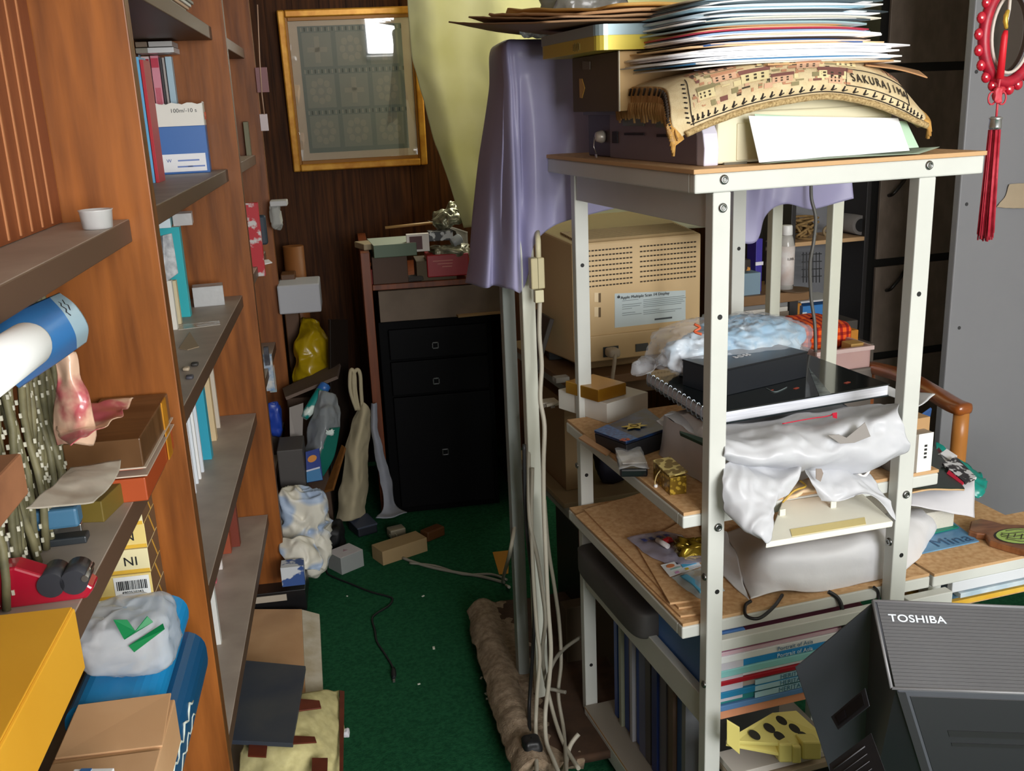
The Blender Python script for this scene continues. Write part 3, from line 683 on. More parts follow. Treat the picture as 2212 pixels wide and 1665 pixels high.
# brown side panel unit
dk = thing('side_unit', 'low brown wooden unit with a tall side panel at the back of the aisle', 'cabinet', (.3, 4.2, 0))
ZD = .985
M_chest = mat('chest_wood', '7d3d18', .45, col2='5f2c10', scale=5, stretch=(9, 9, .8))
MB().box((.055, 4.22, .56), (.036, .66, 1.12)).build('side_panel', M_chest, dk, bevel=.002)
MB().box((.345, 4.23, ZD-.011), (.54, .62, .022)).build('top_board', M_chest, dk, bevel=.002)
MB().box((.632, 4.22, .50), (.03, .62, 1.0)).build('side_panel', M_chest, dk, bevel=.002)
# black drawer cabinet
cbn = thing('drawer_cabinet', 'black drawer cabinet with square pulls under the brown unit', 'drawer cabinet', (.32, 4.15, 0))
M_blk = C('0c0c0f', .6, spec=.12); M_blk2 = C('070709', .61, spec=.1)
a, b = at(850, 1110, Z=0), at(1085, 1110, Z=0)
x0, x1 = .085, .545; yf = 3.92
MB().box(((x0+x1)/2, yf+.26, .415), (x1-x0, .5, .83)).build('carcass', M_blk2, cbn, bevel=.003)
zlev = [(.675, .80, (940, 745)), (.525, .665, (942, 822)), (.03, .515, (962, 975))]
for (z0, z1_, kp) in zlev:
    d = MB().box(((x0+x1)/2+.008, yf-.002, (z0+z1_)/2), (x1-x0-.06, .02, z1_-z0)).build('drawer' if z0 > .1 else 'door', M_blk, cbn, bevel=.003)
    k = at(*kp, Y=yf-.012)
    kb = MB(); 
    for (cx_, cz_, w_, h_) in ((0, .0115, .028, .005), (0, -.0115, .028, .005), (.0115, 0, .005, .028), (-.0115, 0, .005, .028)):
        kb.box((k.x+cx_, k.y-.004, k.z+cz_), (w_, .012, h_))
    kb.build('pull', C('77777a', .3, .9), d, bevel=.001)
# cardboard box between cabinet and board
bxx = MB().box((.345, 4.14, .897), (.50, .46, .125)).build('cardboard_box', mat('grey_card', '77685a', .8, col2='6a5c4f', scale=8), bevel=.002)
tag(bxx, 'flat greyish cardboard box on top of the black drawer cabinet', 'box')
MB().box((.50, 3.93, .842), (.2, .09, .008), rotz(.1)).build('cardboard_sheet', C('9a7b52', .8)); tag(COL.objects[-1], 'bent tan cardboard sheet sticking out over the black drawer cabinet', 'cardboard')
# things on the brown unit
random.seed(2)
gb0 = ZD
MB().box((.15, 4.03, gb0+.055), (.14, .2, .11)).build('wooden_crate', C('4a2f1b', .6), bevel=.002); tag(COL.objects[-1], 'dark brown box under the green box on the brown unit', 'box')
MB().box((.165, 4.02, gb0+.135), (.17, .24, .05), rotz(.08), 0, {1: 1}).build('green_box', [C('52664f', .5), C('a9b3a4', .5)], bevel=.002); tag(COL.objects[-1], 'flat green box with a pale lid on the brown unit', 'box')
MB().box((.065, 4.02, 1.12+.012), (.06, .12, .024), rotz(.3)).build('beige_block', C('a08f70', .6), bevel=.003); tag(COL.objects[-1], 'beige packet on the tall side panel at the left of the green box', 'packet')
MB().tube([at(832, 492, Y=4.2), at(935, 481, Y=4.22)], .006, 8).build('wooden_stick', C('b58f5a', .5)); tag(COL.objects[-1], 'pale wooden stick lying behind the green box', 'stick')
cp = back_item('card_pack', 'card pack with a dark red back on the brown unit', 'card pack', [C('e3dcd6', .5)], 880, 926, 504, 545, 3.92, .03)
MB().box((cp.location.x-.008, 3.9192, cp.location.z+.035), (.05, .001, .052)).build('dark_red_print', C('4e1a1a', .5), cp)
MB().box((.335, 4.02, gb0+.04), (.16, .16, .08)).build('card_box', C('5b4d38', .7), bevel=.002); tag(COL.objects[-1], 'dull brown box in the middle of the heap on the brown unit', 'box')
back_item('box', 'small black and white box at the top of the heap on the brown unit', 'box', mat('bw', '25262a', .4, col2='cfd3d8', scale=26, mixlo=.52, mixhi=.56), 926, 978, 498, 522, 3.97, .07, bevel=.002)
MB().lathe(at(985, 520, Y=3.98), [(.018, -.02), (.021, -.015), (.021, .02), (.012, .026)], axis=(.8, .2, .4), n=20).build('jar', C('b9c2cc', .25)); tag(COL.objects[-1], 'pale blue grey jar tilted at the right of the heap on the brown unit', 'jar')
MB().blob((.40, 3.99, gb0+.105), (.15, .12, .05), amp=.02, fr=30, seed=6).build('crumpled_wrapper', mat('foil_dark', '5d5b4a', .3, metal=.3, col2='a6a38c', scale=40)); tag(COL.objects[-1], 'crumpled dark foil on the brown box of the heap', 'wrapper')
red = back_item('tin_box', 'red tin box at the right side of the brown unit', 'box', C('9c1420', .4), 924, 1012, 546, 600, 3.93, .12, bevel=.004)
for i in range(3): MB().box((red.location.x-.02+.008*i, 3.9292, red.location.z+.065-.012*i), (.08-.02*i, .001, .0035)).build('print_line', C('c47a6e', .5), red)
back_item('red_pouch', 'red pouch on the brown unit next to the side panel', 'pouch', C('8c1d18', .6), 801, 832, 580, 622, 3.95, .1, bevel=.006)
MB().blob((.23, 3.96, gb0+.012), (.12, .05, .024), amp=.01, fr=40, seed=5).build('rag', C('3f3a36', .8)); tag(COL.objects[-1], 'dark rag on the brown unit between the red pouch and the red tin', 'rag')
rows = [[at(935, 470, Y=4.15), at(965, 440, Y=4.15), at(1000, 432, Y=4.15)], [at(930, 482, Y=4.05), at(968, 462, Y=4.02), at(1003, 455, Y=4.05)], [at(945, 500, Y=4.05), at(985, 485, Y=4.0), at(1008, 480, Y=4.05)]]
patch(rows, 24, 20, .02, 26, 4).build('silver_wrapper', mat('foil_light', 'b5b59a', .25, metal=.5, col2='5f6150', scale=50), solid=.001); tag(COL.objects[-1], 'crumpled silvery wrapper at the foot of the yellow sheet', 'wrapper')
rows = [[at(925, 475, Y=4.2), at(1010, 500, Y=4.1)], [at(985, 500, Y=4.05), at(1015, 560, Y=4.0)]]
patch([[r[0], (r[0]+r[1])/2, r[1]] for r in rows], 10, 10, .006, 10).build('grey_paper', C('5c574c', .8), solid=.001); tag(COL.objects[-1], 'grey brown paper hanging over the heap below the yellow sheet', 'paper')

# ------------------------------------------------------------------ left of the unit: corner heap
back_item('white_box', 'flat white box jutting from the bookcase end', 'box', C('b9bac0', .5), 604, 689, 612, 680, 4.10, .2, bevel=.006)
sup = MB().box((-.27, 4.3, .5), (.06, .1, 1.0)).build('wooden_post', C('5c3a1c', .5), bevel=.004); tag(sup, 'narrow brown post behind the flat white box in the corner', 'post')
p = at(650, 700, Y=4.42); MB().lathe((p.x, p.y, 0), [(.045, 0), (.045, p.z), (.045, at(650, 530, Y=4.42).z)], n=24).build('cardboard_tube', C('8a5528', .5)); tag(COL.objects[-1], 'tall brown cardboard tube standing in the dark corner', 'tube')
rows = [[at(650, 688, Y=4.22), at(668, 684, Y=4.2), at(690, 690, Y=4.22)], [at(640, 740, Y=4.1), at(665, 740, Y=4.06), at(712, 735, Y=4.12)], [at(635, 790, Y=4.08), at(665, 790, Y=4.02), at(728, 790, Y=4.1)], [at(636, 840, Y=4.08), at(668, 835, Y=4.02), at(735, 820, Y=4.1)]]
patch(rows, 26, 26, .02, 14, 6).build('yellow_bag', mat('yellow_plastic', 'a88c10', .28, spec=.5), solid=.0015); tag(COL.objects[-1], 'yellow plastic bag hanging in the dark corner', 'bag')
q = [at(615, 842, Y=3.95), at(735, 795, Y=4.0), at(725, 838, Y=3.9), at(618, 852, Y=3.85)]
MB().slab([at(610, 838, Y=4.0), at(616, 858, Y=3.75), at(728, 812, Y=3.8), at(735, 780, Y=4.05)], .012).build('cardboard_flap', mat('grey_board', '6a584c', .8, col2='5f4e44', scale=6)); tag(COL.objects[-1], 'grey brown cardboard flap across the corner heap under the yellow bag', 'cardboard')
cart = MB()
cart.hexa([(-.30, 3.55, 0), (-.10, 3.55, 0), (-.10, 3.95, 0), (-.30, 3.95, 0)] + [(-.30, 3.6, .62), (-.12, 3.62, .62), (-.12, 3.95, .62), (-.30, 3.95, .62)])
MB().hexa([(-.30, 3.85, 0), (-.16, 3.85, 0), (-.16, 4.1, 0), (-.30, 4.1, 0)] + [(-.30, 3.88, .56), (-.17, 3.88, .56), (-.17, 4.1, .56), (-.30, 4.1, .56)]).build('carton', C('4a3423', .7), bevel=.003)
tag(COL.objects[-1], 'tall dark brown carton buried in the corner heap', 'carton')
# tube pack
a, b = at(672, 880, Y=3.70), at(694, 846, Y=3.74); ax2 = (b-a).normalized()
tp = thing('tube_pack', 'blue and teal tube lying on the corner heap', 'tube', a)
MB().tube([a-ax2*.05, a-ax2*.02, a+ax2*.05, b, b+ax2*.012], [.012, .02, .022, .022, .018], 16).build('tube_body', mat('teal_print', '14807a', .35, col2='d0dcd4', scale=12, mixlo=.55, mixhi=.6), tp)
MB().tube([b+ax2*.001, b+ax2*.03, b+ax2*.034], [.0225, .0225, .019], 16).build('cap', C('2f63a8', .35), tp)
MB().slab([at(625, 880, Y=3.7), at(628, 1010, Y=3.6), at(652, 1010, Y=3.6), at(655, 870, Y=3.7)], .004).build('paper_bag', C('8c8580', .6)); tag(COL.objects[-1], 'grey white paper bag standing at the third upright', 'bag')
# transparent bag with teal label
tbg = thing('plastic_bag', 'clear plastic bag with a teal label leaning in the corner heap', 'bag', at(690, 1010, Y=3.62))
rows = [[at(690, 845, Y=3.72), at(708, 842, Y=3.70), at(728, 860, Y=3.72)], [at(668, 920, Y=3.65), at(700, 915, Y=3.60), at(735, 920, Y=3.66)], [at(655, 1000, Y=3.6), at(680, 1000, Y=3.54), at(712, 1000, Y=3.6)]]
patch(rows, 24, 24, .012, 22, 7).build('film', clear('grey_film', opac=.75, body='8f9498', rough=.2), tbg, solid=.001)
rows = [[at(712, 925, Y=3.60), at(735, 922, Y=3.64)], [at(690, 990, Y=3.54), at(722, 985, Y=3.58)], [at(690, 1020, Y=3.53), at(698, 1030, Y=3.55)]]
patch([[r[0], (r[0]+r[1])/2, r[1]] for r in rows], 12, 12, .002, 10).build('teal_label', C('17665a', .4), tbg, solid=.001)
lp = at(713, 933, Y=3.58); MB().blob(tuple(lp), (.035, .006, .022), amp=.008, fr=60, seed=3, nu=20, nv=12).build('white_mark', C('cfdcd6', .5), tbg)
# blue label packet
lbp = thing('label_packet', 'blue packet with an orange disc standing before the clear bag', 'packet', at(675, 1040, Y=3.45))
q = [at(660, 976, Y=3.50), at(663, 1042, Y=3.44), at(697, 1036, Y=3.44), at(689, 968, Y=3.50)]
MB().slab(q, .01).build('packet', C('2c3f86', .45), lbp)
n_ = (q[1]-q[0]).cross(q[3]-q[0]).normalized()
cq = at(674, 990, Y=3.484); ux = (q[3]-q[0]).normalized(); uy = (q[1]-q[0]).normalized()
MB().prism([q[0]*.53+q[3]*.47+uy*.032 + ux*.017*math.cos(k*.4)+uy*.013*math.sin(k*.4)+n_*.0006 for k in range(16)], n_*.0006).build('orange_disc', C('d08a3e', .5), lbp)
MB().slab([q[0]+uy*.075+n_*.001, q[1]+n_*.001, q[2]+n_*.001, q[3]+uy*.075+n_*.001], .0006).build('light_blue_panel', C('3d78a8', .45), lbp)
MB().slab([q[0]+uy*.069+n_*.001, q[0]+uy*.075+n_*.001, q[3]+uy*.075+n_*.001, q[3]+uy*.069+n_*.001], .0006).build('white_line', C('c9cede', .45), lbp)
MB().hexa([(-.30, 3.42, .0), (-.215, 3.42, 0), (-.215, 3.58, 0), (-.30, 3.58, 0)] + [(-.30, 3.42, .30), (-.215, 3.42, .30), (-.215, 3.58, .30), (-.30, 3.58, .30)]).build('storage_box', C('7a5a52', .6), bevel=.003)
tag(COL.objects[-1], 'dull pinkish box under the dark grey box beside the second upright', 'box')
a, b = at(601, 1010, Y=3.42), at(657, 1005, Y=3.42); z_ = a.z
MB().box(((a.x+b.x)/2, 3.50, .301+(at(630, 972, Y=3.42).z-.30)/2), (b.x-a.x, .16, max(.03, at(630, 972, Y=3.42).z-.30))).build('dark_box', C('45413f', .6), bevel=.004); tag(COL.objects[-1], 'dark grey box on the pinkish box beside the second upright', 'box')
# leaning board, black panel
MB().slab([at(738, 960, Y=3.78), at(700, 1060, Y=3.55), at(718, 1055, Y=3.52), at(745, 965, Y=3.75)], .01).build('wooden_board', mat('board', '8a5a28', .55, col2='7a4c20', scale=6, stretch=(8, 8, 1))); tag(COL.objects[-1], 'brown board leaning behind the clear bag', 'board')
pb = at(716, 700, Y=4.0)
MB().slab([at(713, 690, Y=4.0), at(716, 1085, Y=3.92), at(757, 1075, Y=3.98), at(752, 690, Y=4.06)], .015).build('leaning_board', C('1f1712', .35), bevel=.002); tag(COL.objects[-1], 'dark panel leaning against the side of the brown unit', 'panel')
# cream tote bag hanging on the side panel
tt = thing('tote_bag', 'cream cotton tote bag standing at the side panel of the brown unit', 'bag', at(755, 1125, Y=3.80))
rows = [[at(775, 870, Y=3.86), at(786, 872, Y=3.83), at(798, 888, Y=3.86)], [at(752, 950, Y=3.84), at(775, 950, Y=3.79), at(797, 950, Y=3.86)], [at(740, 1040, Y=3.82), at(768, 1040, Y=3.76), at(793, 1040, Y=3.85)], [at(727, 1122, Y=3.82), at(760, 1128, Y=3.76), at(788, 1112, Y=3.84)]]
M_can = cloth('cream_cotton', 'c2b596', .15, .9)
patch(rows, 30, 40, .012, 12, 5).build('body', M_can, tt, solid=.004)
for (xa, xb, xc) in ((757, 760, 775), (765, 772, 783)):
    pts = spline([at(770, 885, Y=3.835), at(xa, 845, Y=3.83), at(xa-1, 810, Y=3.83), at(xb, 798, Y=3.83), at(xb+6, 810, Y=3.83), at(xb+8, 845, Y=3.835), at(xc, 885, Y=3.84)], 5)
    MB().tube(pts, .008, 6).build('handle', M_can, tt)
# white strap cloth between unit and cabinet
rows = [[at(803, 872, Y=3.86), at(812, 870, Y=3.86)], [at(806, 960, Y=3.84), at(820, 950, Y=3.84)], [at(822, 1030, Y=3.82), at(842, 1020, Y=3.84)], [at(828, 1090, Y=3.78), at(852, 1085, Y=3.82)], [at(812, 1122, Y=3.70), at(878, 1108, Y=3.72)]]
patch([[r[0], (r[0]*.5+r[1]*.5)-Vector((0, .015, 0)), r[1]] for r in rows], 12, 40, .008, 14, 8).build('white_cloth', cloth('grey_white_cloth', 'a3a6b2', .2), solid=.003); tag(COL.objects[-1], 'grey white cloth trailing from the black cabinet to the carpet', 'cloth')
# patterned crumpled bag by the second upright
M_pat = mat('pastel_print', 'd9d4c6', .5, col2='9fb0c8', scale=9, mixlo=.52, mixhi=.6, detail=1)
cb_ = thing('printed_bag', 'crumpled pastel printed plastic bag slumped beside the bookcase', 'bag', (-.2, 3.28, 0))
MB().blob((-.235, 3.29, .235), (.17, .14, .34), e=.75, nu=90, nv=64, amp=.035, fr=12, seed=3).build('bulk', M_pat, cb_)
rows = [[at(604, 1165, Y=3.14), at(650, 1160, Y=3.12), at(680, 1165, Y=3.14)], [at(604, 1185, Y=3.11), at(655, 1190, Y=3.07), at(700, 1215, Y=3.1)], [at(606, 1195, Y=3.10), at(650, 1225, Y=3.05), at(690, 1235, Y=3.08)]]
patch(rows, 24, 16, .014, 20, 4).build('loose_hem', M_pat, cb_, solid=.002)
back_item('carton', 'blue and white carton under the printed plastic bag', 'carton', mat('bwc', 'c9cdd2', .5, col2='2f4f8c', scale=9, mixlo=.49, mixhi=.51), 610, 655, 1222, 1268, 2.98, .06)
# ------------------------------------------------------------------ things on the carpet
MB().blob(tuple(at(716, 1178, Z=0)+zv(.048)), (.10, .12, .095), amp=.02, fr=14, seed=9).build('black_pouch', C('141416', .6)); tag(COL.objects[-1], 'black pouch on the carpet behind the small white box', 'pouch')
wbx = sbox('small_box', 'small white box with a pale lid on the carpet', 'box', [C('8f9290', .5), C('c9c3c6', .5)], (739, 1242), (787, 1222), 0, 1206, .09, fm={1: 1})
f = FR[wbx.name]; c_ = (Vector(f[0])+Vector(f[1]))/2 + Vector(f[2])*.045 + zv(f[3]+.0008)
MB().prism([c_+Vector((.012*math.cos(k*2.1), .012*math.sin(k*2.1), 0)) for k in range(3)], zv(.0005)).build('lid_mark', C('a88a94', .5), wbx)
sbox('long_box', 'long beige cardboard box lying on the carpet', 'box', mat('kraft', 'a58b63', .7, col2='9a8059', scale=6), (828, 1222), (924, 1190), 0, 1192, .085)
MB().box(tuple(at(935, 1160, Z=0)+zv(.02)), (.09, .05, .04), rotz(.6)).build('brown_wallet', C('5a3416', .5), bevel=.006); tag(COL.objects[-1], 'brown wallet on the carpet past the long beige box', 'wallet')
nv_ = thing('case', 'navy flip case with a gold clasp on the carpet before the tote bag', 'case', at(785, 1150, Z=0))
c_ = at(785, 1148, Z=0)
MB().box((c_.x, c_.y, .022), (.085, .10, .04), rotz(.4)).build('case_body', C('1d2028', .5), nv_, bevel=.006)
MB().box((c_.x, c_.y-.002, .046), (.09, .10, .008), rotz(.4) @ Matrix.Rotation(.12, 3, 'X')).build('flap', C('3b4252', .5), nv_, bevel=.003)
MB().lathe((c_.x-.01, c_.y+.03, .052), [(.006, 0), (.006, .003)], n=12).build('clasp', C('a08a3c', .3, .8), nv_)
c_ = at(857, 1158, Z=0)
ad = thing('power_adapter', 'beige wall adapter on the carpet behind the long beige box', 'adapter', c_)
MB().box((c_.x, c_.y, .02), (.065, .05, .038), rotz(.3)).build('body', C('8d8470', .5), ad, bevel=.005)
for k in (-1, 1): MB().box((c_.x+.012*k-.015, c_.y-.035, .02), (.004, .02, .010), rotz(.3)).build('prong', C('c9c3b0', .3, .6), ad)
cable = lambda name, label, pts, r, m, n=6: tag(MB().tube(spline(pts, n), r, 8).build(name, m), label, 'cable')
M_wc = C('b6b0a0', .5); M_bc = C('16181a', .5)
tn = thing('usb_cable', 'thin black cable with a plug winding over the carpet', 'cable', at(705, 1235, Z=0))
pts = [at(x, y, Z=.004) for x, y in ((705, 1228), (712, 1242), (760, 1262), (800, 1278), (838, 1288), (848, 1294), (840, 1308), (812, 1326), (804, 1338), (810, 1362), (814, 1385), (830, 1410), (845, 1434), (850, 1446))]
MB().tube(spline(pts, 6), .0035, 8).build('cord', M_bc, tn)
a, b = at(850, 1444, Z=.007), at(851, 1465, Z=.007); MB().tube([a, a*.7+b*.3, a*.3+b*.7, b], [.006, .008, .008, .005], 10).build('plug', M_bc, tn)
MB().box(tuple((at(851, 1470, Z=.006))), (.007, .014, .004)).build('metal_tip', C('9a9a9a', .3, .9), tn)
cable('white_cables', 'pair of pale cables running over the carpet under the long beige box', [at(870, 1205, Z=.006), at(920, 1222, Z=.005), at(980, 1235, Z=.005), at(1040, 1245, Z=.005), at(1090, 1258, Z=.006)], .0055, C('8d887c', .6))
cable('grey_cable', 'second pale cable beside the pair on the carpet', [at(885, 1216, Z=.005), at(940, 1222, Z=.005), at(1000, 1240, Z=.005), at(1060, 1240, Z=.005), at(1095, 1252, Z=.006)], .0045, C('8d887c', .6))
flat('orange_paper', 'orange card on the carpet at the foot of the grey posts', 'paper', C('b57a10', .7), [(1064, 1192), (1100, 1188), (1098, 1238), (1078, 1240)], .003, .002)
for i, (x, y, s_) in enumerate(((937, 1400, .014), (750, 1288, .006), (905, 1478, .008), (1040, 1465, .012), (1052, 1500, .016), (1055, 1510, .014), (914, 1288, .01))):
    p = at(x, y, Z=0); MB().box((p.x, p.y, .0015), (s_*.5, s_, .0025), rotz(i*.9)).build('paper_scrap', C('cfd0c4', .7)); tag(COL.objects[-1], 'tiny white paper scrap lying on the green carpet', 'scrap', 'white scraps on the carpet')
p = at(747, 1590, Z=0); MB().blob((p.x, p.y, .01), (.02, .02, .02), amp=.006, fr=60, seed=3, nu=16, nv=10).build('paper_ball', C('d4d2d8', .7)); tag(COL.objects[-1], 'small white paper ball at the edge of the canvas bag', 'scrap')
# left floor: binder, carton, folder, canvas bag
bn = thing('ring_binder', 'black binder with a white label lying on the tan carton by the bookcase', 'binder', at(610, 1310, Z=.12))
a, b = at(545, 1312, Z=.06), at(664, 1316, Z=.06); h = ztop(b, 1272)-.06
MB().box(((a.x+b.x)/2-.02, b.y+.1, .06+h/2), (b.x-a.x+.04, .2, h)).build('cover', C('121214', .35), bn, bevel=.002)
q0, q1 = at(560, 1276, Y=b.y-.0015), at(640, 1296, Y=b.y-.0015)
MB().box(((a.x+b.x)/2-.035, b.y-.001, .06+h*.72), (.13, .002, h*.3)).build('label', C('b3a796', .5), bn)
MB().box(((a.x+b.x)/2-.02, b.y+.1, .03), (b.x-a.x+.02, .18, .058)).build('magazine_box', C('2b2a2c', .6), bevel=.002); tag(COL.objects[-1], 'dark box under the black binder by the bookcase', 'box')
tc_ = thing('cardboard_carton', 'flat tan carton with a white edge lying beside the bookcase', 'carton', at(610, 1400, Z=0))
q = [at(505, 1495, Z=.10), at(660, 1500, Z=.10), at(652, 1315, Z=.10), at(545, 1315, Z=.10)]
MB().slab(q, .098, n=UP).build('body', M_tan, tc_, bevel=.002)
q = [at(660, 1500, Z=.10), at(698, 1500, Z=.085), at(690, 1326, Z=.085), at(652, 1316, Z=.10)]
MB().slab(q, .02, n=UP).build('edge_flap', mat('worn_white', 'cfc6b4', .7, col2='b9ab90', scale=18), tc_, bevel=.001)
# navy folder
flat('folder', 'worn navy folder lying on the canvas bag by the bookcase', 'folder', mat('navy_board', '353c49', .55, col2='474a4e', scale=7), [(470, 1420), (660, 1438), (632, 1605), (490, 1598)], .20, .012)
# canvas tote with leather straps
cv = thing('canvas_bag', 'cream canvas bag with brown leather straps lying by the bookcase', 'bag', at(640, 1620, Z=0))
M_canvas = mat('canvas', 'd6cc94', .9, col2='c9be86', scale=60, bump=.25, bscale=900); M_lea = mat('brown_leather', '6b2f1c', .4, col2='5a2616', scale=20)
rows = [[at(585, 1498, Z=.14), at(650, 1498, Z=.16), at(700, 1492, Z=.14), at(735, 1490, Z=.11)], [at(560, 1560, Z=.16), at(640, 1560, Z=.185), at(700, 1560, Z=.15), at(740, 1560, Z=.11)], [at(530, 1600, Z=.17), at(620, 1615, Z=.185), at(690, 1625, Z=.15), at(738, 1625, Z=.10)], [at(515, 1640, Z=.14), at(600, 1660, Z=.15), at(680, 1670, Z=.13), at(736, 1670, Z=.09)], [at(515, 1700, Z=.10), at(600, 1710, Z=.12), at(680, 1710, Z=.10), at(735, 1710, Z=.08)]]
patch(rows, 40, 40, .008, 18, 2).build('canvas_body', M_canvas, cv, solid=.07, offs=1) if False else patch([r[::-1] for r in rows], 40, 40, .008, 18, 2).build('canvas_body', M_canvas, cv, solid=.07)
def strap(name, pts, w, m, zl):
    P = [at(x, y, Z=zl) for x, y in pts]
    return MB().slab(P, .004, n=UP).build(name, m, cv, bevel=.001)
strap('leather_strap', [(650, 1538), (685, 1538), (698, 1522), (684, 1510), (650, 1508)][:4] if False else [(640, 1535), (694, 1528), (690, 1512), (642, 1508)], 0, M_lea, .19)
strap('leather_strap', [(622, 1606), (684, 1602), (680, 1590), (626, 1588)], 0, M_lea, .196)
strap('leather_patch', [(535, 1632), (575, 1634), (578, 1604), (538, 1602)], 0, M_lea, .19)
strap('leather_patch', [(672, 1690), (706, 1690), (708, 1636), (674, 1636)], 0, M_lea, .168)
strap('leather_edge', [(733, 1690), (741, 1690), (744, 1492), (733, 1490)], 0, M_lea, .125)
# floor plank and rug at the foot of the rack
rug = thing('rug_edge', 'brown rug with a fluffy pale edge rolled at the foot of the rack', 'rug', at(1080, 1500, Z=0))
a = [at(x, y, Z=.03) for x, y in ((1024, 1330), (1035, 1390), (1058, 1470), (1085, 1560), (1105, 1620), (1130, 1690))]
rows = [[p, p+RV*.03+zv(.03), p+RV*.07+zv(.012), p+RV*.16] for p in a]
patch(rows, 20, 60, .005, 30, 3).build('fleece_edge', mat('fleece', '9c8973', .95, col2='7d6a55', scale=60, bump=.6, bscale=200), rug, solid=.028)
rows = [[p+RV*.07+zv(.016), p+RV*.2+zv(.012), p+RV*.36+zv(.012)] for p in a]
patch(rows, 20, 40, .006, 8, 1).build('brown_side', mat('brown_rug', '4a3322', .9, col2='3b281a', scale=20), rug, solid=.02)

# ------------------------------------------------------------------ second rack behind, with the purple cloth
M_metal = mat('cream_metal', 'd9dacb', .38, spec=.5, col2='d2d4c6', scale=4)
M_metal_d = mat('grey_metal', '8d938f', .4)
r2 = thing('steel_rack', 'second pale steel rack standing behind, draped with the purple cloth', 'rack', R(.35, 1.05, 0))
Z2T = 1.775
for (v, u, m) in ((-.052, .78, M_metal), (-.066, .905, M_metal_d), (.828, .78, M_metal), (.80, 1.03, M_metal)):
    h_ = Z2T-.03 if u != .905 else 1.30
    MB().box(tuple(R(v, u, h_/2+.002)), (.034, .03, h_), rotz(ANG)).build('post', m, r2, bevel=.003)
MB().box(tuple(R(.48, 1.06, Z2T-.012)), (.72, .52, .024), rotz(ANG)).build('top_shelf', M_metal, r2)
MB().box(tuple(R(.49, 1.26, .885)), (.74, .54, .026), rotz(ANG)).build('desk_board', mat('desk_brown', '8a6848', .5, col2='7a5a3d', scale=8), r2, bevel=.003)
MB().box(tuple(R(.30, 1.06, .845)), (.34, .03, .05), rotz(ANG)).build('desk_rail', C('6e5338', .6), r2, bevel=.002)
MB().box(tuple(R(.49, 1.28, .50)), (.74, .5, .024), rotz(ANG)).build('lower_shelf', mat('shelf_cream', '9a8768', .6), r2, bevel=.003)
for v in (.135, .83):
    MB().box(tuple(R(v, 1.22, .872)), (.03, .62 if v > 0 else .62, .02), rotz(ANG)).build('side_rail', M_metal_d, r2)
    MB().box(tuple(R(v, 1.22, .487)), (.03, .62, .02), rotz(ANG)).build('side_rail', M_metal_d, r2)
    for u in (.79,):
        MB().lathe(R(-.052 if v < .5 else v, u, .0), [(.012, 0), (.02, .004), (.02, .03), (.012, .05)], n=16).build('caster', C('1b1b1d', .5), r2)
# cloth
cols = [(1065, 1008, 612, 1.0), (1074, 1030, 616, .90), (1086, 1078, 620, .80), (1098, 1100, 622, .755), (1108, 1134, 628, .75), (1128, 1150, 530, .745), (1180, 1195, 492, .745), (1240, 1250, 468, .745), (1330, 1345, 447, .745), (1450, 1460, 428, .745), (1560, 1560, 505, .745), (1622, 1622, 524, .745), (1660, 1655, 470, .74), (1700, 1690, 440, .745), (1765, 1758, 452, .745), (1835, 1838, 428, .745)]
nrow = 7; rows = []
ftop = [at(c[0], 98, U=c[3]) for c in cols]
for p in ftop: p.z = Z2T+.012
def back_(p, u):
    v_ = max((p-RO).dot(RV), .10 if u > 1.2 else .03); q_ = R(v_, max(u, (p-RO).dot(RU)+.02), p.z); return q_
rows.append([back_(p, 1.31) for p in ftop]); rows.append([back_(p, 1.0)+zv(.002) for p in ftop]); rows.append([p + RU*.012 + zv(.003) for p in ftop])
for j in range(1, nrow):
    t_ = j/(nrow-1); rr = []
    for i, c in enumerate(cols):
        bt = at(c[1], c[2], U=c[3]); p = ftop[i].lerp(bt, t_)
        rr.append(p)
    rows.append(rr)
def cfn(a_, b_):
    p = crom([crom(r, a_) for r in rows], b_); t_ = max(0, (b_-.25)/.75)
    lf = max(0, 1-a_/.45)
    w_ = math.sin(a_*88+2.2*math.sin(b_*3))*.016*lf + math.sin(a_*53+1+b_*2.5)*.018*lf + math.sin(a_*46+b_*5)*.010
    q = p*7
    return p - RU*(w_*min(1, t_*2.2)+.010*(.5-abs(noise.noise(q)))*t_)
o = MB().grid(cfn, 220, 70).build('purple_cloth', cloth('purple_satin', 'b8b4d6', .2, .34, col2='aaa6cb', scale=4), solid=.0015)
tag(o, 'lavender purple cloth draped over the second rack', 'cloth')
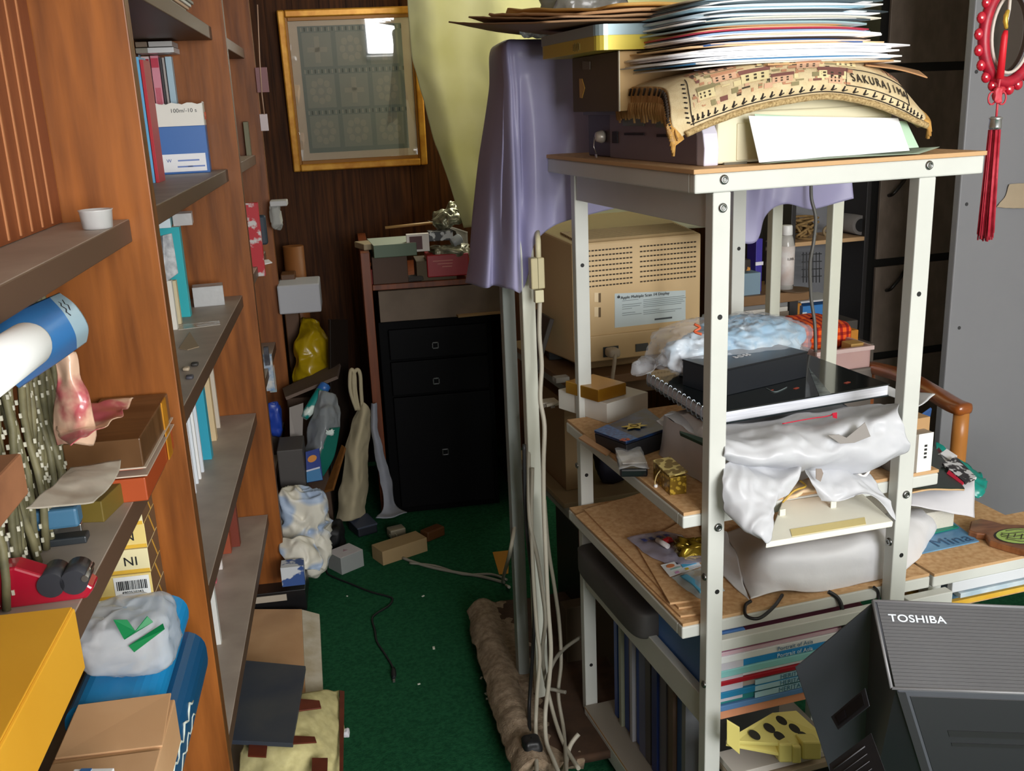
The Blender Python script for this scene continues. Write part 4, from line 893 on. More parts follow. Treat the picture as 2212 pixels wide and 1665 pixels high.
# ------------------------------------------------------------------ the white rack in front
M_particle = mat('particle_board', 'd8b183', .8, col2='b98a58', scale=90, mixlo=.3, mixhi=.75, bump=.1, detail=6)
M_rim = C('c7a074', .8)
M_rack = mat('rack_paint', 'cfd1cb', .4, spec=.4, col2='c8cac4', scale=5)
M_bolt = C('8f9190', .3, 1); M_hole = C('0c0c0d', .6)
ZT, Z2, Z3, ZB0 = 1.526, .891, .6575, .075
rk = thing('steel_rack', 'white steel rack in front with particle board shelves, loaded with papers and bags', 'rack', R(.29, .33, 0))
def rbox(mb, v0, v1, u0, u1, z0, z1, mi=0, fm=None):
    P = [R(v0, u0, z0), R(v1, u0, z0), R(v1, u1, z0), R(v0, u1, z0)]
    return mb.hexa(P + [p + zv(z1-z0) for p in P], mi, fm)
def tray(v0, v1, u0, u1, z0, z1, name='shelf_frame'):
    t = .02; m = MB()
    rbox(m, v0, v1, u0, u0+t, z0, z1); rbox(m, v0, v1, u1-t, u1, z0, z1); rbox(m, v0, v0+t, u0+t, u1-t, z0, z1); rbox(m, v1-t, v1, u0+t, u1-t, z0, z1)
    return m.build(name, M_rack, rk, bevel=.003)
for (v0, v1) in ((.036, .070), (.454, .490)):
    for (u0, u1) in ((.0, .028), (.665, .69)):
        rbox(MB(), v0, v1, u0, u1, .0, ZT-.033).build('post', M_rack, rk, bevel=.002)
tray(0, .592, -.002, .763, ZT-.033, ZT); rbox(MB(), -.004, .594, -.006, .767, ZT, ZT+.008, 1, {1: 0}).build('shelf_board', [M_particle, M_rim], rk, bevel=.001)
tray(0, .578, .032, .664, Z2-.025, Z2); rbox(MB(), .002, .58, .034, .662, Z2, Z2+.007, 1, {1: 0}).build('shelf_board', [M_particle, M_rim], rk, bevel=.001)
tray(0, .578, .032, .664, Z3-.026, Z3); rbox(MB(), .002, .578, .034, .662, Z3, Z3+.0065, 1, {1: 0}).build('shelf_board', [M_particle, M_rim], rk, bevel=.001)
tray(0.03, .56, .032, .664, ZB0-.05, ZB0-.002); rbox(MB(), .03, .56, .034, .662, ZB0-.002, ZB0+.005, 1, {1: 0}).build('shelf_board', [mat('base_board', '8d8478', .6), M_rim], rk, bevel=.001)
rbox(MB(), .09, .56, .034, .66, .462, .470).build('shelf_board', [M_particle], rk)
rbox(MB(), .040, .066, .03, .664, 1.430, ZT-.033).build('side_rail', M_rack, rk, bevel=.002)
P = [at(1422, 1395, V=.05), at(1516, 1494, V=.05), at(1516, 1560, V=.05), at(1422, 1431, V=.05)]
rbox(MB(), .042, .062, .028, .664, P[2].z+.004, P[1].z).build('side_rail', M_rack, rk, bevel=.002)
rbox(MB(), .07, .454, .002, .022, .606, .631).build('front_rail', M_rack, rk, bevel=.002)
def bolt(p, n, r=.0085):
    b_ = MB(); b_.lathe(p, [(r, 0), (r, .001), (r*.8, .0035), (r*.45, .004), (r*.42, .0025)], axis=n, n=20)
    b_.build('bolt', M_bolt, rk)
def hole(p, n, r=.0048): MB().lathe(p, [(r, 0), (r, .0006)], axis=n, n=16).build('hole', M_hole, rk)
for (x, y) in ((1561, 449), (1551, 1139), (1957, 1068)): bolt(at(x, y, U=0), -RU)
for (x, y) in ((1564, 388), (2007, 357)): bolt(at(x, y, U=-.002), -RU)
for (x, y) in ((1522, 1246), (1521, 1478)): bolt(at(x, y, V=.036), -RV, .0075)
bolt(at(1921, 1170, V=.454), -RV, .0085)
for (x, y) in ((1247, 1005), (1252, 1187)): bolt(at(x, y, V=.036), -RV, .0075)
for (x, y) in ((1555, 685), (1549, 1278), (1985, 635), (1947, 1199)): hole(at(x, y, U=0), -RU)
for (x, y) in ((1258, 573), (1267, 1026), (1277, 1436), (1596, 537)): hole(at(x, y, U=.665), -RU)
ZTB = ZT+.008; Z2B = Z2+.007; Z3B = Z3+.0065; ZBB = ZB0+.005

# ---- on the top board: printer, boxes, cushion, papers
M_beige = mat('printer_beige', 'e4ddbf', .45, col2='ddd5b4', scale=3); M_lilac = C('d6d3e2', .4); M_shadedp = C('7d7278', .5); M_dkp = C('4d434a', .5)
pr = thing('printer', 'beige desktop printer with a key in its side on top of the white rack', 'printer', R(.24, .3, ZTB))
prof = [(0.055, 0), (.052, .035), (.062, .058), (.085, .068), (.42, .07), (.45, .0)]
V0, V1 = .045, .43
def rp(v, u, z): return R(v, u, ZTB+z)
MB().prism([rp(V0, u, z) for u, z in [(.075, .0), (.075, .052), (.1, .070), (.2, .089), (.47, .099), (.47, 0)]], RV*.012).build('side_panel', M_shadedp, pr, bevel=.002)  # grey-violet puts the shade on the printer's left side into its colour
lp = [(.052, 0), (.050, .03), (.056, .055), (.070, .075), (.082, .082), (.082, 0)]
MB().prism([rp(V0, u, z) for u, z in lp], RV*.028).build('corner_strip', M_lilac, pr, bevel=.002)
MB().prism([rp(V0+.028, u, z) for u, z in [(.056, .002), (.056, .085), (.066, .115), (.47, .12), (.47, .002)]], RV*(V1-V0-.028)).build('body', M_beige, pr, bevel=.004)
rbox(MB(), .11, .41, .0535, .06, ZTB+.006, ZTB+.07).build('front_tray', C('ded5b3', .5), pr, bevel=.002)
rbox(MB(), .11, .40, .0525, .058, ZTB+.088, ZTB+.0895).build('panel_seam', C('b3aa8b', .6), pr)
rbox(MB(), .085, .13, .052, .058, ZTB, ZTB+.004).build('foot', C('6d6654', .6), pr)
rbox(MB(), V0+.003, .42, .43, .60, ZTB, ZTB+.095).build('rear_body', M_dkp, pr, bevel=.003)
rbox(MB(), V0-.003, V0+.01, .40, .615, ZTB+.088, ZTB+.1).build('side_ledge', C('6a6873', .5), pr, bevel=.002)
for (x0, x1, y0, y1) in ((1347, 1392, 249, 272), (1418, 1452, 249, 275)):
    q = [at(x0, y0, V=V0-.001), at(x1, y0, V=V0-.001), at(x1, y1, V=V0-.001), at(x0, y1, V=V0-.001)]
    MB().slab(q, .002).build('indicator_window', C('5d6f5d', .3), pr)
for (x0, x1, y0, y1) in ((1350, 1392, 287, 292), (1420, 1450, 290, 296), (1324, 1335, 284, 309)):
    q = [at(x0, y0, V=V0-.001), at(x1, y0, V=V0-.001), at(x1, y1, V=V0-.001), at(x0, y1, V=V0-.001)]
    MB().slab(q, .002).build('slot', C('1d181b', .6), pr)
kx = at(1299, 295, V=V0-.004); MB().lathe(kx, [(.012, -.006), (.014, 0), (.010, .012), (.004, .014)], axis=-RV, n=20).build('lock', C('c9c3b6', .35, .3), pr)
ky = MB(); ky.tube([kx-RV*.016, kx-RV*.018-zv(.02), kx-RV*.014-zv(.035)-RU*.004], .0012, 6)
kk = kx-RV*.014-zv(.036)-RU*.004
ky.slab([kk+RU*.004, kk-RU*.004, kk-RU*.012-zv(.045), kk-RU*.006-zv(.045)], .0018); ky.build('key', C('c4bfb6', .3, .9), pr)
# brown box on the printer
q0 = at(1337, 250, U=.30); zb_ = ZTB+.105
bbx = thing('cardboard_box', 'tall grey brown box with a yellow sticker behind the cushion', 'box', R(.1, .42, zb_))
vL = (at(1337, 180, U=.30)-RO).dot(RV)
rbox(MB(), vL, vL+.16, .30, .55, ZTB+.096, at(1337, 110, U=.30).z, 0, {2: 1}).build('body', [mat('box_brown', '5f5240', .7, col2='574a3a', scale=5), C('c2a06c', .6)], bbx, bevel=.002)
rbox(MB(), vL-.001, vL+.001, .297, .302, ZTB+.096, at(1337, 110, U=.30).z).build('edge_tape', C('d8d2bb', .5), bbx)
q = [at(1257, 170, V=vL-.001), at(1263, 190, V=vL-.001), at(1257, 212, V=vL-.001), at(1252, 211, V=vL-.001), at(1251, 170, V=vL-.001)]
MB().prism(q, RV*.001).build('sticker', C('c2953a', .5), bbx)
q = [at(1259, 132, V=vL-.001), at(1275, 133, V=vL-.001), at(1275, 150, V=vL-.001), at(1259, 150, V=vL-.001)]
MB().slab(q, .001).build('faded_label', C('6d6255', .6), bbx)
zt_ = at(1337, 110, U=.30).z
# yellow tin on the brown box
tn2 = thing('biscuit_tin', 'yellow tin with a grey blue lid on the tall brown box', 'tin', R(.12, .4, zt_))
va = (at(1292, 100, U=.27)-RO).dot(RV); zl = at(1292, 76, U=.27).z; zu = at(1292, 52, U=.27).z
def rrect(v0, v1, u0, u1, r, z):
    P = []
    for (cv_, cu_, a0) in ((v1-r, u0+r, -90), (v1-r, u1-r, 0), (v0+r, u1-r, 90), (v0+r, u0+r, 180)):
        for k in range(5):
            an = math.radians(a0+k*22.5); P.append(R(cv_+r*math.cos(an), cu_+r*math.sin(an), z))
    return P
MB().prism(rrect(va, va+.22, .27, .60, .02, zt_+.001), zv(zl-zt_-.001)).build('body', mat('tin_yellow', 'd0bc4c', .3, metal=.25), tn2)
MB().prism(rrect(va-.002, va+.222, .268, .602, .021, zl), zv(zu-zl)).build('lid', C('93a7ad', .3, .4), tn2)
cq = at(1245, 102, V=va-.0005); em = MB()
for k in range(5): em.box(cq + RU*(.008*(k-2)), (.001, .003, .012+.004*(k % 2)), rotz(ANG))
em.build('emblem', C('7d6c28', .5), tn2)
# cushion
ROWS = [
    [at(x, y, U=u) for x, y, u in ((1462, 300, .015), (1500, 281, .010), (1545, 262, .010), (1620, 236, .010), (1700, 219, .010), (1790, 209, .010), (1880, 224, .010), (1945, 248, .010), (1975, 262, .012), (2003, 273, .015))],
    [at(x, y, U=u) for x, y, u in ((1450, 262, .020), (1492, 248, .010), (1538, 232, .008), (1620, 206, .004), (1700, 190, .003), (1790, 181, .003), (1880, 194, .004), (1945, 218, .008), (1977, 238, .012), (2005, 258, .02))],
    [at(x, y, U=u) for x, y, u in ((1446, 222, .05), (1487, 205, .045), (1530, 190, .04), (1620, 165, .035), (1700, 152, .03), (1790, 147, .03), (1880, 158, .035), (1938, 182, .045), (1965, 208, .05), (1992, 240, .055))],
    [at(x, y, U=u) for x, y, u in ((1432, 190, .12), (1475, 172, .11), (1520, 158, .10), (1610, 140, .09), (1700, 132, .09), (1790, 128, .09), (1870, 136, .10), (1920, 160, .11), (1945, 190, .12), (1965, 222, .13))],
    [at(x, y, U=u) for x, y, u in ((1370, 188, .28), (1428, 169, .25), (1490, 156, .24), (1590, 140, .24), (1690, 133, .24), (1780, 130, .24), (1850, 136, .24), (1900, 158, .25), (1925, 190, .26), (1940, 222, .27))],
    [at(x, y, U=u) for x, y, u in ((1338, 192, .42), (1398, 173, .38), (1470, 165, .36), (1570, 150, .36), (1680, 142, .36), (1770, 140, .36), (1835, 146, .36), (1885, 166, .36), (1910, 196, .36), (1925, 226, .36))]]
M_tap = mat('tapestry', 'dccaa2', .9, col2='cdb68c', scale=45, bump=.35, bscale=700)
cu = thing('tapestry_cushion', 'fringed tapestry cushion lettered SAKURAJIMA lying over the printer', 'cushion', R(.24, .2, ZTB+.12))
def surf(a, b): return crom([crom(r, a) for r in ROWS], b)
def sfr(a, b):
    e = .006; p = surf(a, b); x = (surf(min(a+e, 1), b)-surf(max(a-e, 0), b)).normalized(); y = (surf(a, min(b+e, 1))-surf(a, max(b-e, 0))).normalized()
    n = x.cross(y).normalized(); return p, x, n.cross(x).normalized(), n
MB().grid(surf, 70, 40).build('cover', M_tap, cu, solid=.022)
# left woven flank with fringe, right fringe
M_fr = mat('brown_fringe', 'c9a26c', .95, col2='96703f', scale=120, stretch=(1, 1, .2)); M_yf = mat('gold_fringe', 'c79a52', .95, col2='a97a3a', scale=90)
fl_ = MB(); random.seed(4)
L0, L1 = ROWS[0][0], ROWS[5][0]
def flank(s, t):
    top = crom([r[0] for r in ROWS], s); bt = at(1462-(1462-1330)*s, 296-(296-250)*min(1, s*1.6), V=(top-RO).dot(RV)-.004)
    return top.lerp(Vector((top.x, top.y, min(top.z-.004, bt.z)))-RV*.004*math.sin(t*3), t)
fl_.grid(flank, 40, 8)
fl_.build('woven_flank', M_fr, cu, solid=.006)
fr_ = MB(); fr2 = MB()
for i in range(60):
    s = i/59; p = flank(s, 1); q = flank(s, .55)
    fr_.tube([q-RV*.003, (p+q)/2-RV*.006+zv(random.uniform(-.003, .003)), p-RV*.004-zv(random.uniform(.004, .014))], .0024, 5)
    if i % 2 == 0:
        a_ = flank(s, .05); b__ = flank(s, .3)
        fr2.tube([a_-RV*.0035, b__-RV*.0045+RU*.004], .0022, 5)
stuff(fr_.build('fringe', M_fr, cu)); fr2.build('stitched_edge', C('2f241a', .9), cu)
fr_ = MB()
for i in range(22):
    s = i/21; p = surf(0.0, s*.28); fr_.tube([p+RV*.012, p-RV*.004-zv(.01), p-RV*.006+RU*.003*math.sin(i)-zv(random.uniform(.02, .03)*(1.25-s))], .0024, 5)
for i in range(26):
    s = i/25; p = surf(1.0, s*.5); fr_.tube([p-RV*.012+zv(.004), p+RV*.003-zv(.004), p+RV*.004+RU*.004*math.sin(i*2)-zv(random.uniform(.014, .024))], .003, 5)
stuff(fr_.build('fringe', M_yf, cu, label='golden corner fringe'))
# rope hem, border line, ticks, houses, lettering
MB().tube([surf(.06+.92*i/90, .005+.004*math.sin(i*1.6)) - RU*.003 for i in range(91)], .0058, 6).build('rope_hem', mat('rope', 'c2a878', .9, col2='8d7348', scale=260), cu)
bd = MB(); M_blackthread = C('2b2420', .9)
def decal(mb, a0, b0, a1, b1, mi=0, lift=.0012, n=3):
    g = lambda s, t: (lambda f: f[0]+f[3]*lift)(sfr(a0+(a1-a0)*s, b0+(b1-b0)*t))
    mb.grid(g, n, n, mi)
for b_ in (.10,):
    bd.tube([(lambda f: f[0]+f[3]*.001)(sfr(.10+.86*i/80, b_)) for i in range(81)], .0009, 4)
for i in range(30):
    a_ = .115+.028*i; f = sfr(a_, .085+.035); g = sfr(a_+.007, .185); h_ = sfr(a_+.013, .145)
    bd.tube([f[0]+f[3]*.001, g[0]+g[3]*.001], [.0022, .0012], 4); bd.tube([f[0]+f[3]*.001, h_[0]+h_[3]*.001], .0009, 4)
bd.tube([(lambda f: f[0]+f[3]*.001)(sfr(.115, .08+.5*i/30)) for i in range(31)], .0009, 4)
for i in range(9):
    f = sfr(.10, .12+.05*i); g = sfr(.085, .135+.05*i); bd.tube([f[0]+f[3]*.001, g[0]+g[3]*.001], .0014, 4)
# label outline
bx0, bx1, by0, by1 = .60, .835, .20, .40
pts = [(bx0+(bx1-bx0)*k/12, by0) for k in range(12)] + [(bx1, by0+(by1-by0)*k/5) for k in range(5)] + [(bx1-(bx1-bx0)*k/12, by1) for k in range(12)] + [(bx0, by1-(by1-by0)*k/5) for k in range(5)]
bd.tube([(lambda f: f[0]+f[3]*.001)(sfr(*p_)) for p_ in pts], .0008, 4, closed=True)
bd.build('dark_embroidery', M_blackthread, cu)
hs = MB(); random.seed(12)
for (a0, b0, w_, h_, rc) in ((.17, .30, .07, .13, 2), (.24, .42, .06, .12, 1), (.31, .33, .08, .16, 0), (.40, .27, .06, .10, 3), (.47, .40, .06, .14, 1), (.53, .27, .07, .14, 0), (.575, .44, .05, .12, 2), (.555, .21, .035, .15, 3), (.36, .52, .09, .08, 2), (.50, .56, .08, .08, 1), (.62, .56, .07, .08, 3), (.74, .46, .06, .08, 1), (.22, .56, .08, .07, 3)):
    decal(hs, a0, b0, a0+w_, b0+h_*.65, 0 if rc in (0, 2) else 4)
    decal(hs, a0-.004, b0+h_*.65, a0+w_+.004, b0+h_, [1, 2, 5, 1][rc], .0014)
    for r in range(2):
        for c in range(3): decal(hs, a0+w_*(.15+.28*c), b0+h_*(.12+.25*r), a0+w_*(.25+.28*c), b0+h_*(.26+.25*r), 3, .0017, 1)
for i in range(150):
    a_, b_ = random.uniform(.13, .60), random.uniform(.21, .66); decal(hs, a_, b_, a_+random.uniform(.004, .03), b_+random.uniform(.008, .06), random.choice((3, 5, 5, 2, 2, 4, 1, 0)), random.uniform(.0006, .0011), 2)
for i in range(26):
    a_, b_ = random.uniform(.62, .95), random.uniform(.44, .75); decal(hs, a_, b_, a_+random.uniform(.01, .04), b_+random.uniform(.01, .03), random.choice((3, 5, 2, 4)), .0008, 2)
stuff_hs = hs.build('woven_houses', [C('e3d3a2', .9), C('7a4d45', .9), C('b98666', .9), C('3d3327', .9), C('d3a98a', .9), C('8f8560', .9)], cu); stuff(stuff_hs)
bm_ = (by0+by1)/2-.005; aa = [bx0+.008+(bx1-bx0-.016)*k/100 for k in range(101)]; cum = [0]
for k in range(100): cum.append(cum[-1]+(surf(aa[k+1], bm_)-surf(aa[k], bm_)).length)
for i, ch in enumerate('SAKURAJIMA'):
    t_ = cum[-1]*(i+.5)/10; k = min(range(101), key=lambda k_: abs(cum[k_]-t_)); f = sfr(aa[k], bm_)
    text('letter', ch, f[0], f[1], f[2], .027, M_blackthread, cu, ext=.0004, lift=.0016, squeeze=.62)

# leaning papers before the printer
q = [at(1617, 250, U=.03), at(1640, 351, U=-.0), at(1965, 325, U=-.0), at(1940, 255, U=.03)]
MB().slab([p for p in q][::1], .0012).build('paper', M_paper); tag(COL.objects[-1], 'white sheet of paper leaning against the printer', 'paper')
q = [at(1630, 246, U=.04), at(1650, 345, U=.012), at(1985, 318, U=.012), at(1958, 262, U=.04)]
MB().slab(q, .0012).build('green_paper', C('b9d8bd', .6)); tag(COL.objects[-1], 'pale green sheet leaning behind the white sheet', 'paper')
rows = [[at(x, y, U=u) for x, y, u in ((1642, 352, -.006), (1800, 341, -.012), (1985, 331, -.004))], [at(x, y, U=u) for x, y, u in ((1700, 349, .01), (1840, 326, .03), (2030, 317, .05))]]
for r in rows:
    for p in r: p.z = max(p.z, ZTB+.0015)
patch(rows, 12, 8, .0008, 12).build('green_paper', cloth('sage_paper', '9cac98', .1, .5), solid=.001); tag(COL.objects[-1], 'sage green sheet lying on the edge of the top board', 'paper')
# tall paper stack on the cushion
random.seed(17)
zs0 = surf(.5, .5).z + .004
z_ = zs0; y_ = 0
cols = ['e4e2da', 'ffffff', '2f6f9c', 'f2f2f2', 'dfe3ea', 'ffffff', 'f4f4f6', 'efeff2', 'ffffff', 'e9e9ee', 'd9b98c', 'f0d3c4', '3f66a0', '3a2a22', 'ffffff', 'e8c9b0', 'f6f6f6', '8fb0d4', 'b3304a', 'dcb588', 'd0a572', '9db8bd', '3d4a52', 'ffffff', 'e9e3d3', '5d8ba3', 'f4f4f4', 'b7ccd6', '2f3a40', 'dfe8ee', '86a7b5', 'f0f0ee', 'c3d3da', '4f5f66', 'eeeeee', '9ab4c2', 'd6c5a5', 'f3f3f3']
names = {'f': 'white', 'e': 'off white'}
lab = lambda c: ('white' if c[0] in 'f' else 'off white' if c[0] == 'e' else 'blue' if c in ('2f6f9c', '3f66a0', '8fb0d4', '5d8ba3', '86a7b5', '9ab4c2', '9db8bd', 'b7ccd6', 'c3d3da') else 'red' if c == 'b3304a' else 'dark' if c in ('3a2a22', '3d4a52', '2f3a40', '4f5f66') else 'tan' if c in ('d9b98c', 'dcb588', 'd0a572', 'd6c5a5') else 'pale grey')
for i, c in enumerate(cols):
    th = random.choice((.0022, .0026, .003, .0034, .0038)) if i > 3 else .003
    low = i < 11
    v0 = (.02 if low else .035)+random.uniform(-.012, .02) - (.012 if 2 < i < 8 else 0); v1 = (.435 if low else .375)+random.uniform(-.03, .02)
    u0 = .05+random.uniform(-.012, .012); u1 = .36+random.uniform(-.03, .03); rr = rotz(ANG+random.uniform(-.035, .035))
    cc_ = R((v0+v1)/2, (u0+u1)/2, z_+th/2)
    cup = random.uniform(-.4, 1)
    def fn(s, t, w_=v1-v0, d_=u1-u0, cc_=cc_, rr=rr, cup=cup, low=low):
        e_ = abs(s-.5)*2
        return cc_ + rr @ Vector(((s-.5)*w_, (t-.5)*d_, -.006*e_**3*(1 if cup > .3 else .3) ))
    o = MB().grid(fn, 14, 3, smooth=True).build('paper_sheet' if th < .003 else 'booklet', C(c, .55), solid=th*.86)
    lb = lab(c)
    tag(o, lb+' sheets in the leaning pile on top of the tapestry cushion', 'paper', lb+' papers in the pile on the cushion')
    z_ += th
# stray sheets sliding out right
rows = [[at(1870, 140, U=.05), at(1945, 150, U=.04), at(2004, 167, U=.04)], [at(1860, 130, U=.2), at(1930, 140, U=.2), at(1985, 152, U=.2)]]
patch(rows, 12, 6).build('cardboard_sheet', C('b98a5e', .7), solid=.002); tag(COL.objects[-1], 'tan card sliding out at the right under the paper pile', 'card')
MB().box(tuple(R(.29, .2, zs0-.0045)), (.26, .3, .003), rotz(ANG+.02)).build('tan_folder', C('b58f60', .6)); tag(COL.objects[-1], 'tan folder at the bottom of the pile, right on the cushion', 'folder')
# brown sheets above the tin, bubble wrap, grey bag
zt2 = zu+.002
shs = [((1112, 68, 1.0), (1460, 22, .30), (1640, 40, .45), (1330, 60, 1.05), '8d6b4c', 'large brown kraft sheet reaching left over the purple cloth'), ((1150, 50, .95), (1490, 12, .33), (1640, 32, .5), (1340, 45, 1.05), 'a58260', 'brown kraft sheet second over the purple cloth'), ((1250, 44, .55), (1352, 18, .30), (1660, -6, .45), (1520, 5, .85), 'c2966b', 'tan kraft envelope above the yellow tin'), ((1385, 30, .5), (1500, 18, .31), (1700, 12, .45), (1560, 12, .8), 'd0a257', 'mustard folder above the yellow tin')]
for i, (p0, p1, p2, p3, c, lb) in enumerate(shs):
    zz_ = zt2+.004+i*.009
    bl_ = [R((at(p0[0], p0[1], U=p0[2])-RO).dot(RV), p0[2], zz_+.0), R(va-.02+.03*i, .24, zz_), R(va+.24, .25, zz_), R(va+.24, .62, zz_), R(va+.0, .95, zz_)]
    rows = [[R(va-.10+.04*i, .27+.02*i, zz_), R(va+.05, .25, zz_+.001), R(va+.20, .25, zz_)], [R(va-.13+.04*i, .55, zz_+.022), R(va+.05, .55, zz_+.006), R(va+.22, .55, zz_)], [R(va-.14+.05*i, .84, zz_+.05), R(va+.03, .86, zz_+.02), R(va+.22, .86, zz_+.003)]]
    patch(rows, 16, 16, .003, 8, i).build('kraft_sheet', mat('kraft_'+c, c, .7, col2=c, scale=5), solid=.0035 if i < 2 else .005); tag(COL.objects[-1], lb, 'paper')
rows = [[at(1128, 94, U=.725), at(1180, 94, U=.725), at(1240, 94, U=.725)], [at(1122, 74, U=.715), at(1185, 70, U=.715), at(1245, 68, U=.715)], [at(1140, 62, U=.78), at(1190, 60, U=.78), at(1245, 58, U=.78)]]
for p in rows[0]: p.z = max(p.z, Z2T+.018)
patch(rows, 24, 14, .01, 30, 2).build('bubble_wrap', mat('bubble_wrap', '9aa0a6', .15, col2='e6ebee', scale=110, bump=.8, bscale=110, spec=.8), solid=.008); tag(COL.objects[-1], 'folded bubble wrap on the purple cloth left of the yellow tin', 'bubble wrap')
MB().blob(tuple(R(.20, 1.0, Z2T+.10)), (.20, .16, .11), amp=.03, fr=14, seed=12).build('grey_bag', clear('grey_bag', opac=.8, body='7d7a78', rough=.2)); tag(COL.objects[-1], 'grey plastic bag heaped on the purple cloth at the top edge', 'bag')
MB().box(tuple(R(.24, 1.0, Z2T+.031)), (.24, .2, .03), rotz(ANG)).build('magazine', C('a9b6c4', .5)); tag(COL.objects[-1], 'pale blue magazine under the grey plastic bag on the purple cloth', 'magazine')

# ---- second shelf of the rack
M_wbag = mat('white_plastic', 'd9dbe0', .35, col2='cfd1d7', scale=6, bump=.25, bscale=40, spec=.5)
M_wbag2 = cloth('white_bag_film', 'd6d8dd', .2, .32)
# white carton + gold box
whb = sbox('white_carton', 'white carton under the gold box at the back corner of the middle shelf', 'carton', [C('d9d6ce', .5)], (1312, 915), (1400, 888), Z2B, 872, .18)
f = FR[whb.name]; a, b, y, h = Vector(f[0]), Vector(f[1]), Vector(f[2]), f[3]; x = (b-a).normalized(); tz = Z2B+h
gbx = MB().hexa([a-x*.01+y*.02+zv(h+.001), a+x*.085+y*.02+zv(h+.001), a+x*.085+y*.14+zv(h+.001), a-x*.01+y*.14+zv(h+.001)] + [a-x*.01+y*.02+zv(h+.032), a+x*.085+y*.02+zv(h+.032), a+x*.085+y*.14+zv(h+.032), a-x*.01+y*.14+zv(h+.032)]).build('gold_box', mat('gold_card', 'b88a2c', .25, metal=.5, col2='8d5f14', scale=4), bevel=.002)
tag(gbx, 'shiny gold and brown box on the white carton', 'box')
# wallet with star
wl = thing('wallet', 'dark blue wallet with a gold star on the middle shelf', 'wallet', R(.08, .45, Z2B))
zw = Z2B+.045
q = [at(1283, 930, Z=zw-.012), at(1352, 955, Z=zw), at(1450, 922, Z=zw), at(1395, 880, Z=zw-.004)]
n_ = (q[1]-q[0]).cross(q[3]-q[0]).normalized()
MB().slab(q, .006, n=n_).build('cover', mat('blue_leather', '10182a', .35, col2='123a6b', scale=30), wl, bevel=.002)
q2 = [p - zv(.030) + RV*.004 for p in q]
MB().hexa([Vector((p.x, p.y, Z2B+.0005)) for p in q2] + [p-n_*.007 for p in q]).build('inner_block', C('1b1c20', .5), wl, bevel=.002)
MB().slab([q[0]+n_*.0007, q[1]+n_*.0007, q[1].lerp(q[2], .25)+n_*.0007, q[0].lerp(q[3], .25)+n_*.0007], .0006).build('blue_trim', mat('blue_scales', '2b72b8', .4, col2='163f7a', scale=130), wl)
cs = (q[0]+q[1]+q[2]+q[3])/4; ux = (q[2]-q[1]).normalized(); uy = n_.cross(ux)
pts = []
for k in range(12):
    r_ = .030 if k % 2 == 0 else .016; pts.append(cs+n_*.0007+ux*r_*math.cos(k*math.pi/6+.2)+uy*r_*math.sin(k*math.pi/6+.2))
MB().prism(pts, n_*.0008).build('gold_star', C('cdb546', .35, .3), wl)
MB().tube([cs+n_*.0018+ux*.0095*math.cos(k*.5236)+uy*.0095*math.sin(k*.5236) for k in range(12)], .0011, 5, closed=True).build('star_emblem', C('5d4b12', .5), wl)
fw = MB(); fc = q[1].lerp(q[2], .06).lerp(q[0], .1)
for k in range(5): fw.prism([fc+ux*.008*math.cos(k*1.257)+uy*.008*math.sin(k*1.257)+n_*.0012+ux*.0045*math.cos(j)+uy*.0045*math.sin(j) for j in range(6)], n_*.0006)
fw.build('red_flower', C('b5512f', .5), wl)
MB().slab([at(1250, 945, Z=Z2B+.004), at(1310, 982, Z=Z2B+.004), at(1320, 975, Z=Z2B+.004), at(1262, 938, Z=Z2B+.004)], .0035, n=UP).build('wood_strip', C('b58a62', .7)); tag(COL.objects[-1], 'thin wooden strip at the left edge of the middle shelf', 'strip')
# clear packet with dark wallet
cp2 = thing('clear_packet', 'small dark wallet in a clear sleeve before the blue wallet', 'packet', R(.03, .3, Z2B))
q = [at(1338, 1015, Z=Z2B+.02), at(1402, 1014, Z=Z2B+.02), at(1385, 968, Z=Z2B+.02), at(1328, 970, Z=Z2B+.02)]
MB().slab([p.lerp((q[0]+q[2])/2, .05) for p in q], .018, n=UP).build('dark_wallet', C('17181b', .2), cp2, bevel=.004)
q3 = [at(1345, 1000, Z=Z2B+.022), at(1398, 998, Z=Z2B+.022), at(1382, 970, Z=Z2B+.022), at(1330, 972, Z=Z2B+.022)]
MB().slab(q3, .002, n=UP).build('white_insert', mat('insert', 'd3cdc2', .5, col2='a9a096', scale=25), cp2)
patch([[p+zv(.003) for p in (q[0], (q[0]+q[1])/2+zv(.004), q[1])], [p+zv(.003) for p in (q[3], (q[3]+q[2])/2+zv(.004), q[2])]], 14, 14, .003, 60, 3).build('sleeve', M_film, cp2, solid=.0006)
# gold patterned box
a, b = at(1447, 1070, Z=Z2B), at(1483, 1066, Z=Z2B); x = (b-a).normalized(); w_ = (b-a).length; h = ztop(a, 1032)-Z2B
d = at(1411, 1036, Z=Z2B)-a; d.z = 0
gd = thing('jewelry_box', 'gold patterned little box with a loop clasp on the middle shelf', 'box', a)
M_gp = mat('gold_pattern', 'c9a93c', .35, metal=.4, col2='7d6118', scale=120, kind='voronoi', mixlo=.35, mixhi=.5)
P = [a, b, b+d, a+d]
MB().hexa(P + [p+zv(h) for p in P]).build('body', M_gp, gd, bevel=.001)
q = [p+zv(h) for p in P]
MB().slab([q[0]+zv(.004)-x*.001, q[1]+zv(.010)+x*.002, q[2]+zv(.010)+x*.002, q[3]+zv(.006)-x*.001], .003).build('lid', mat('gold_crackle', '8d7436', .4, metal=.3, col2='e6d389', scale=60, kind='voronoi', mixlo=.5, mixhi=.6), gd)
m_ = a+d*.55+zv(h*.95)
MB().tube(spline([m_, m_-x*.008-zv(.01), m_-x*.012-zv(.026), m_-x*.009-zv(.03)], 4), .0012, 6).build('loop', C('c9b37a', .5), gd)
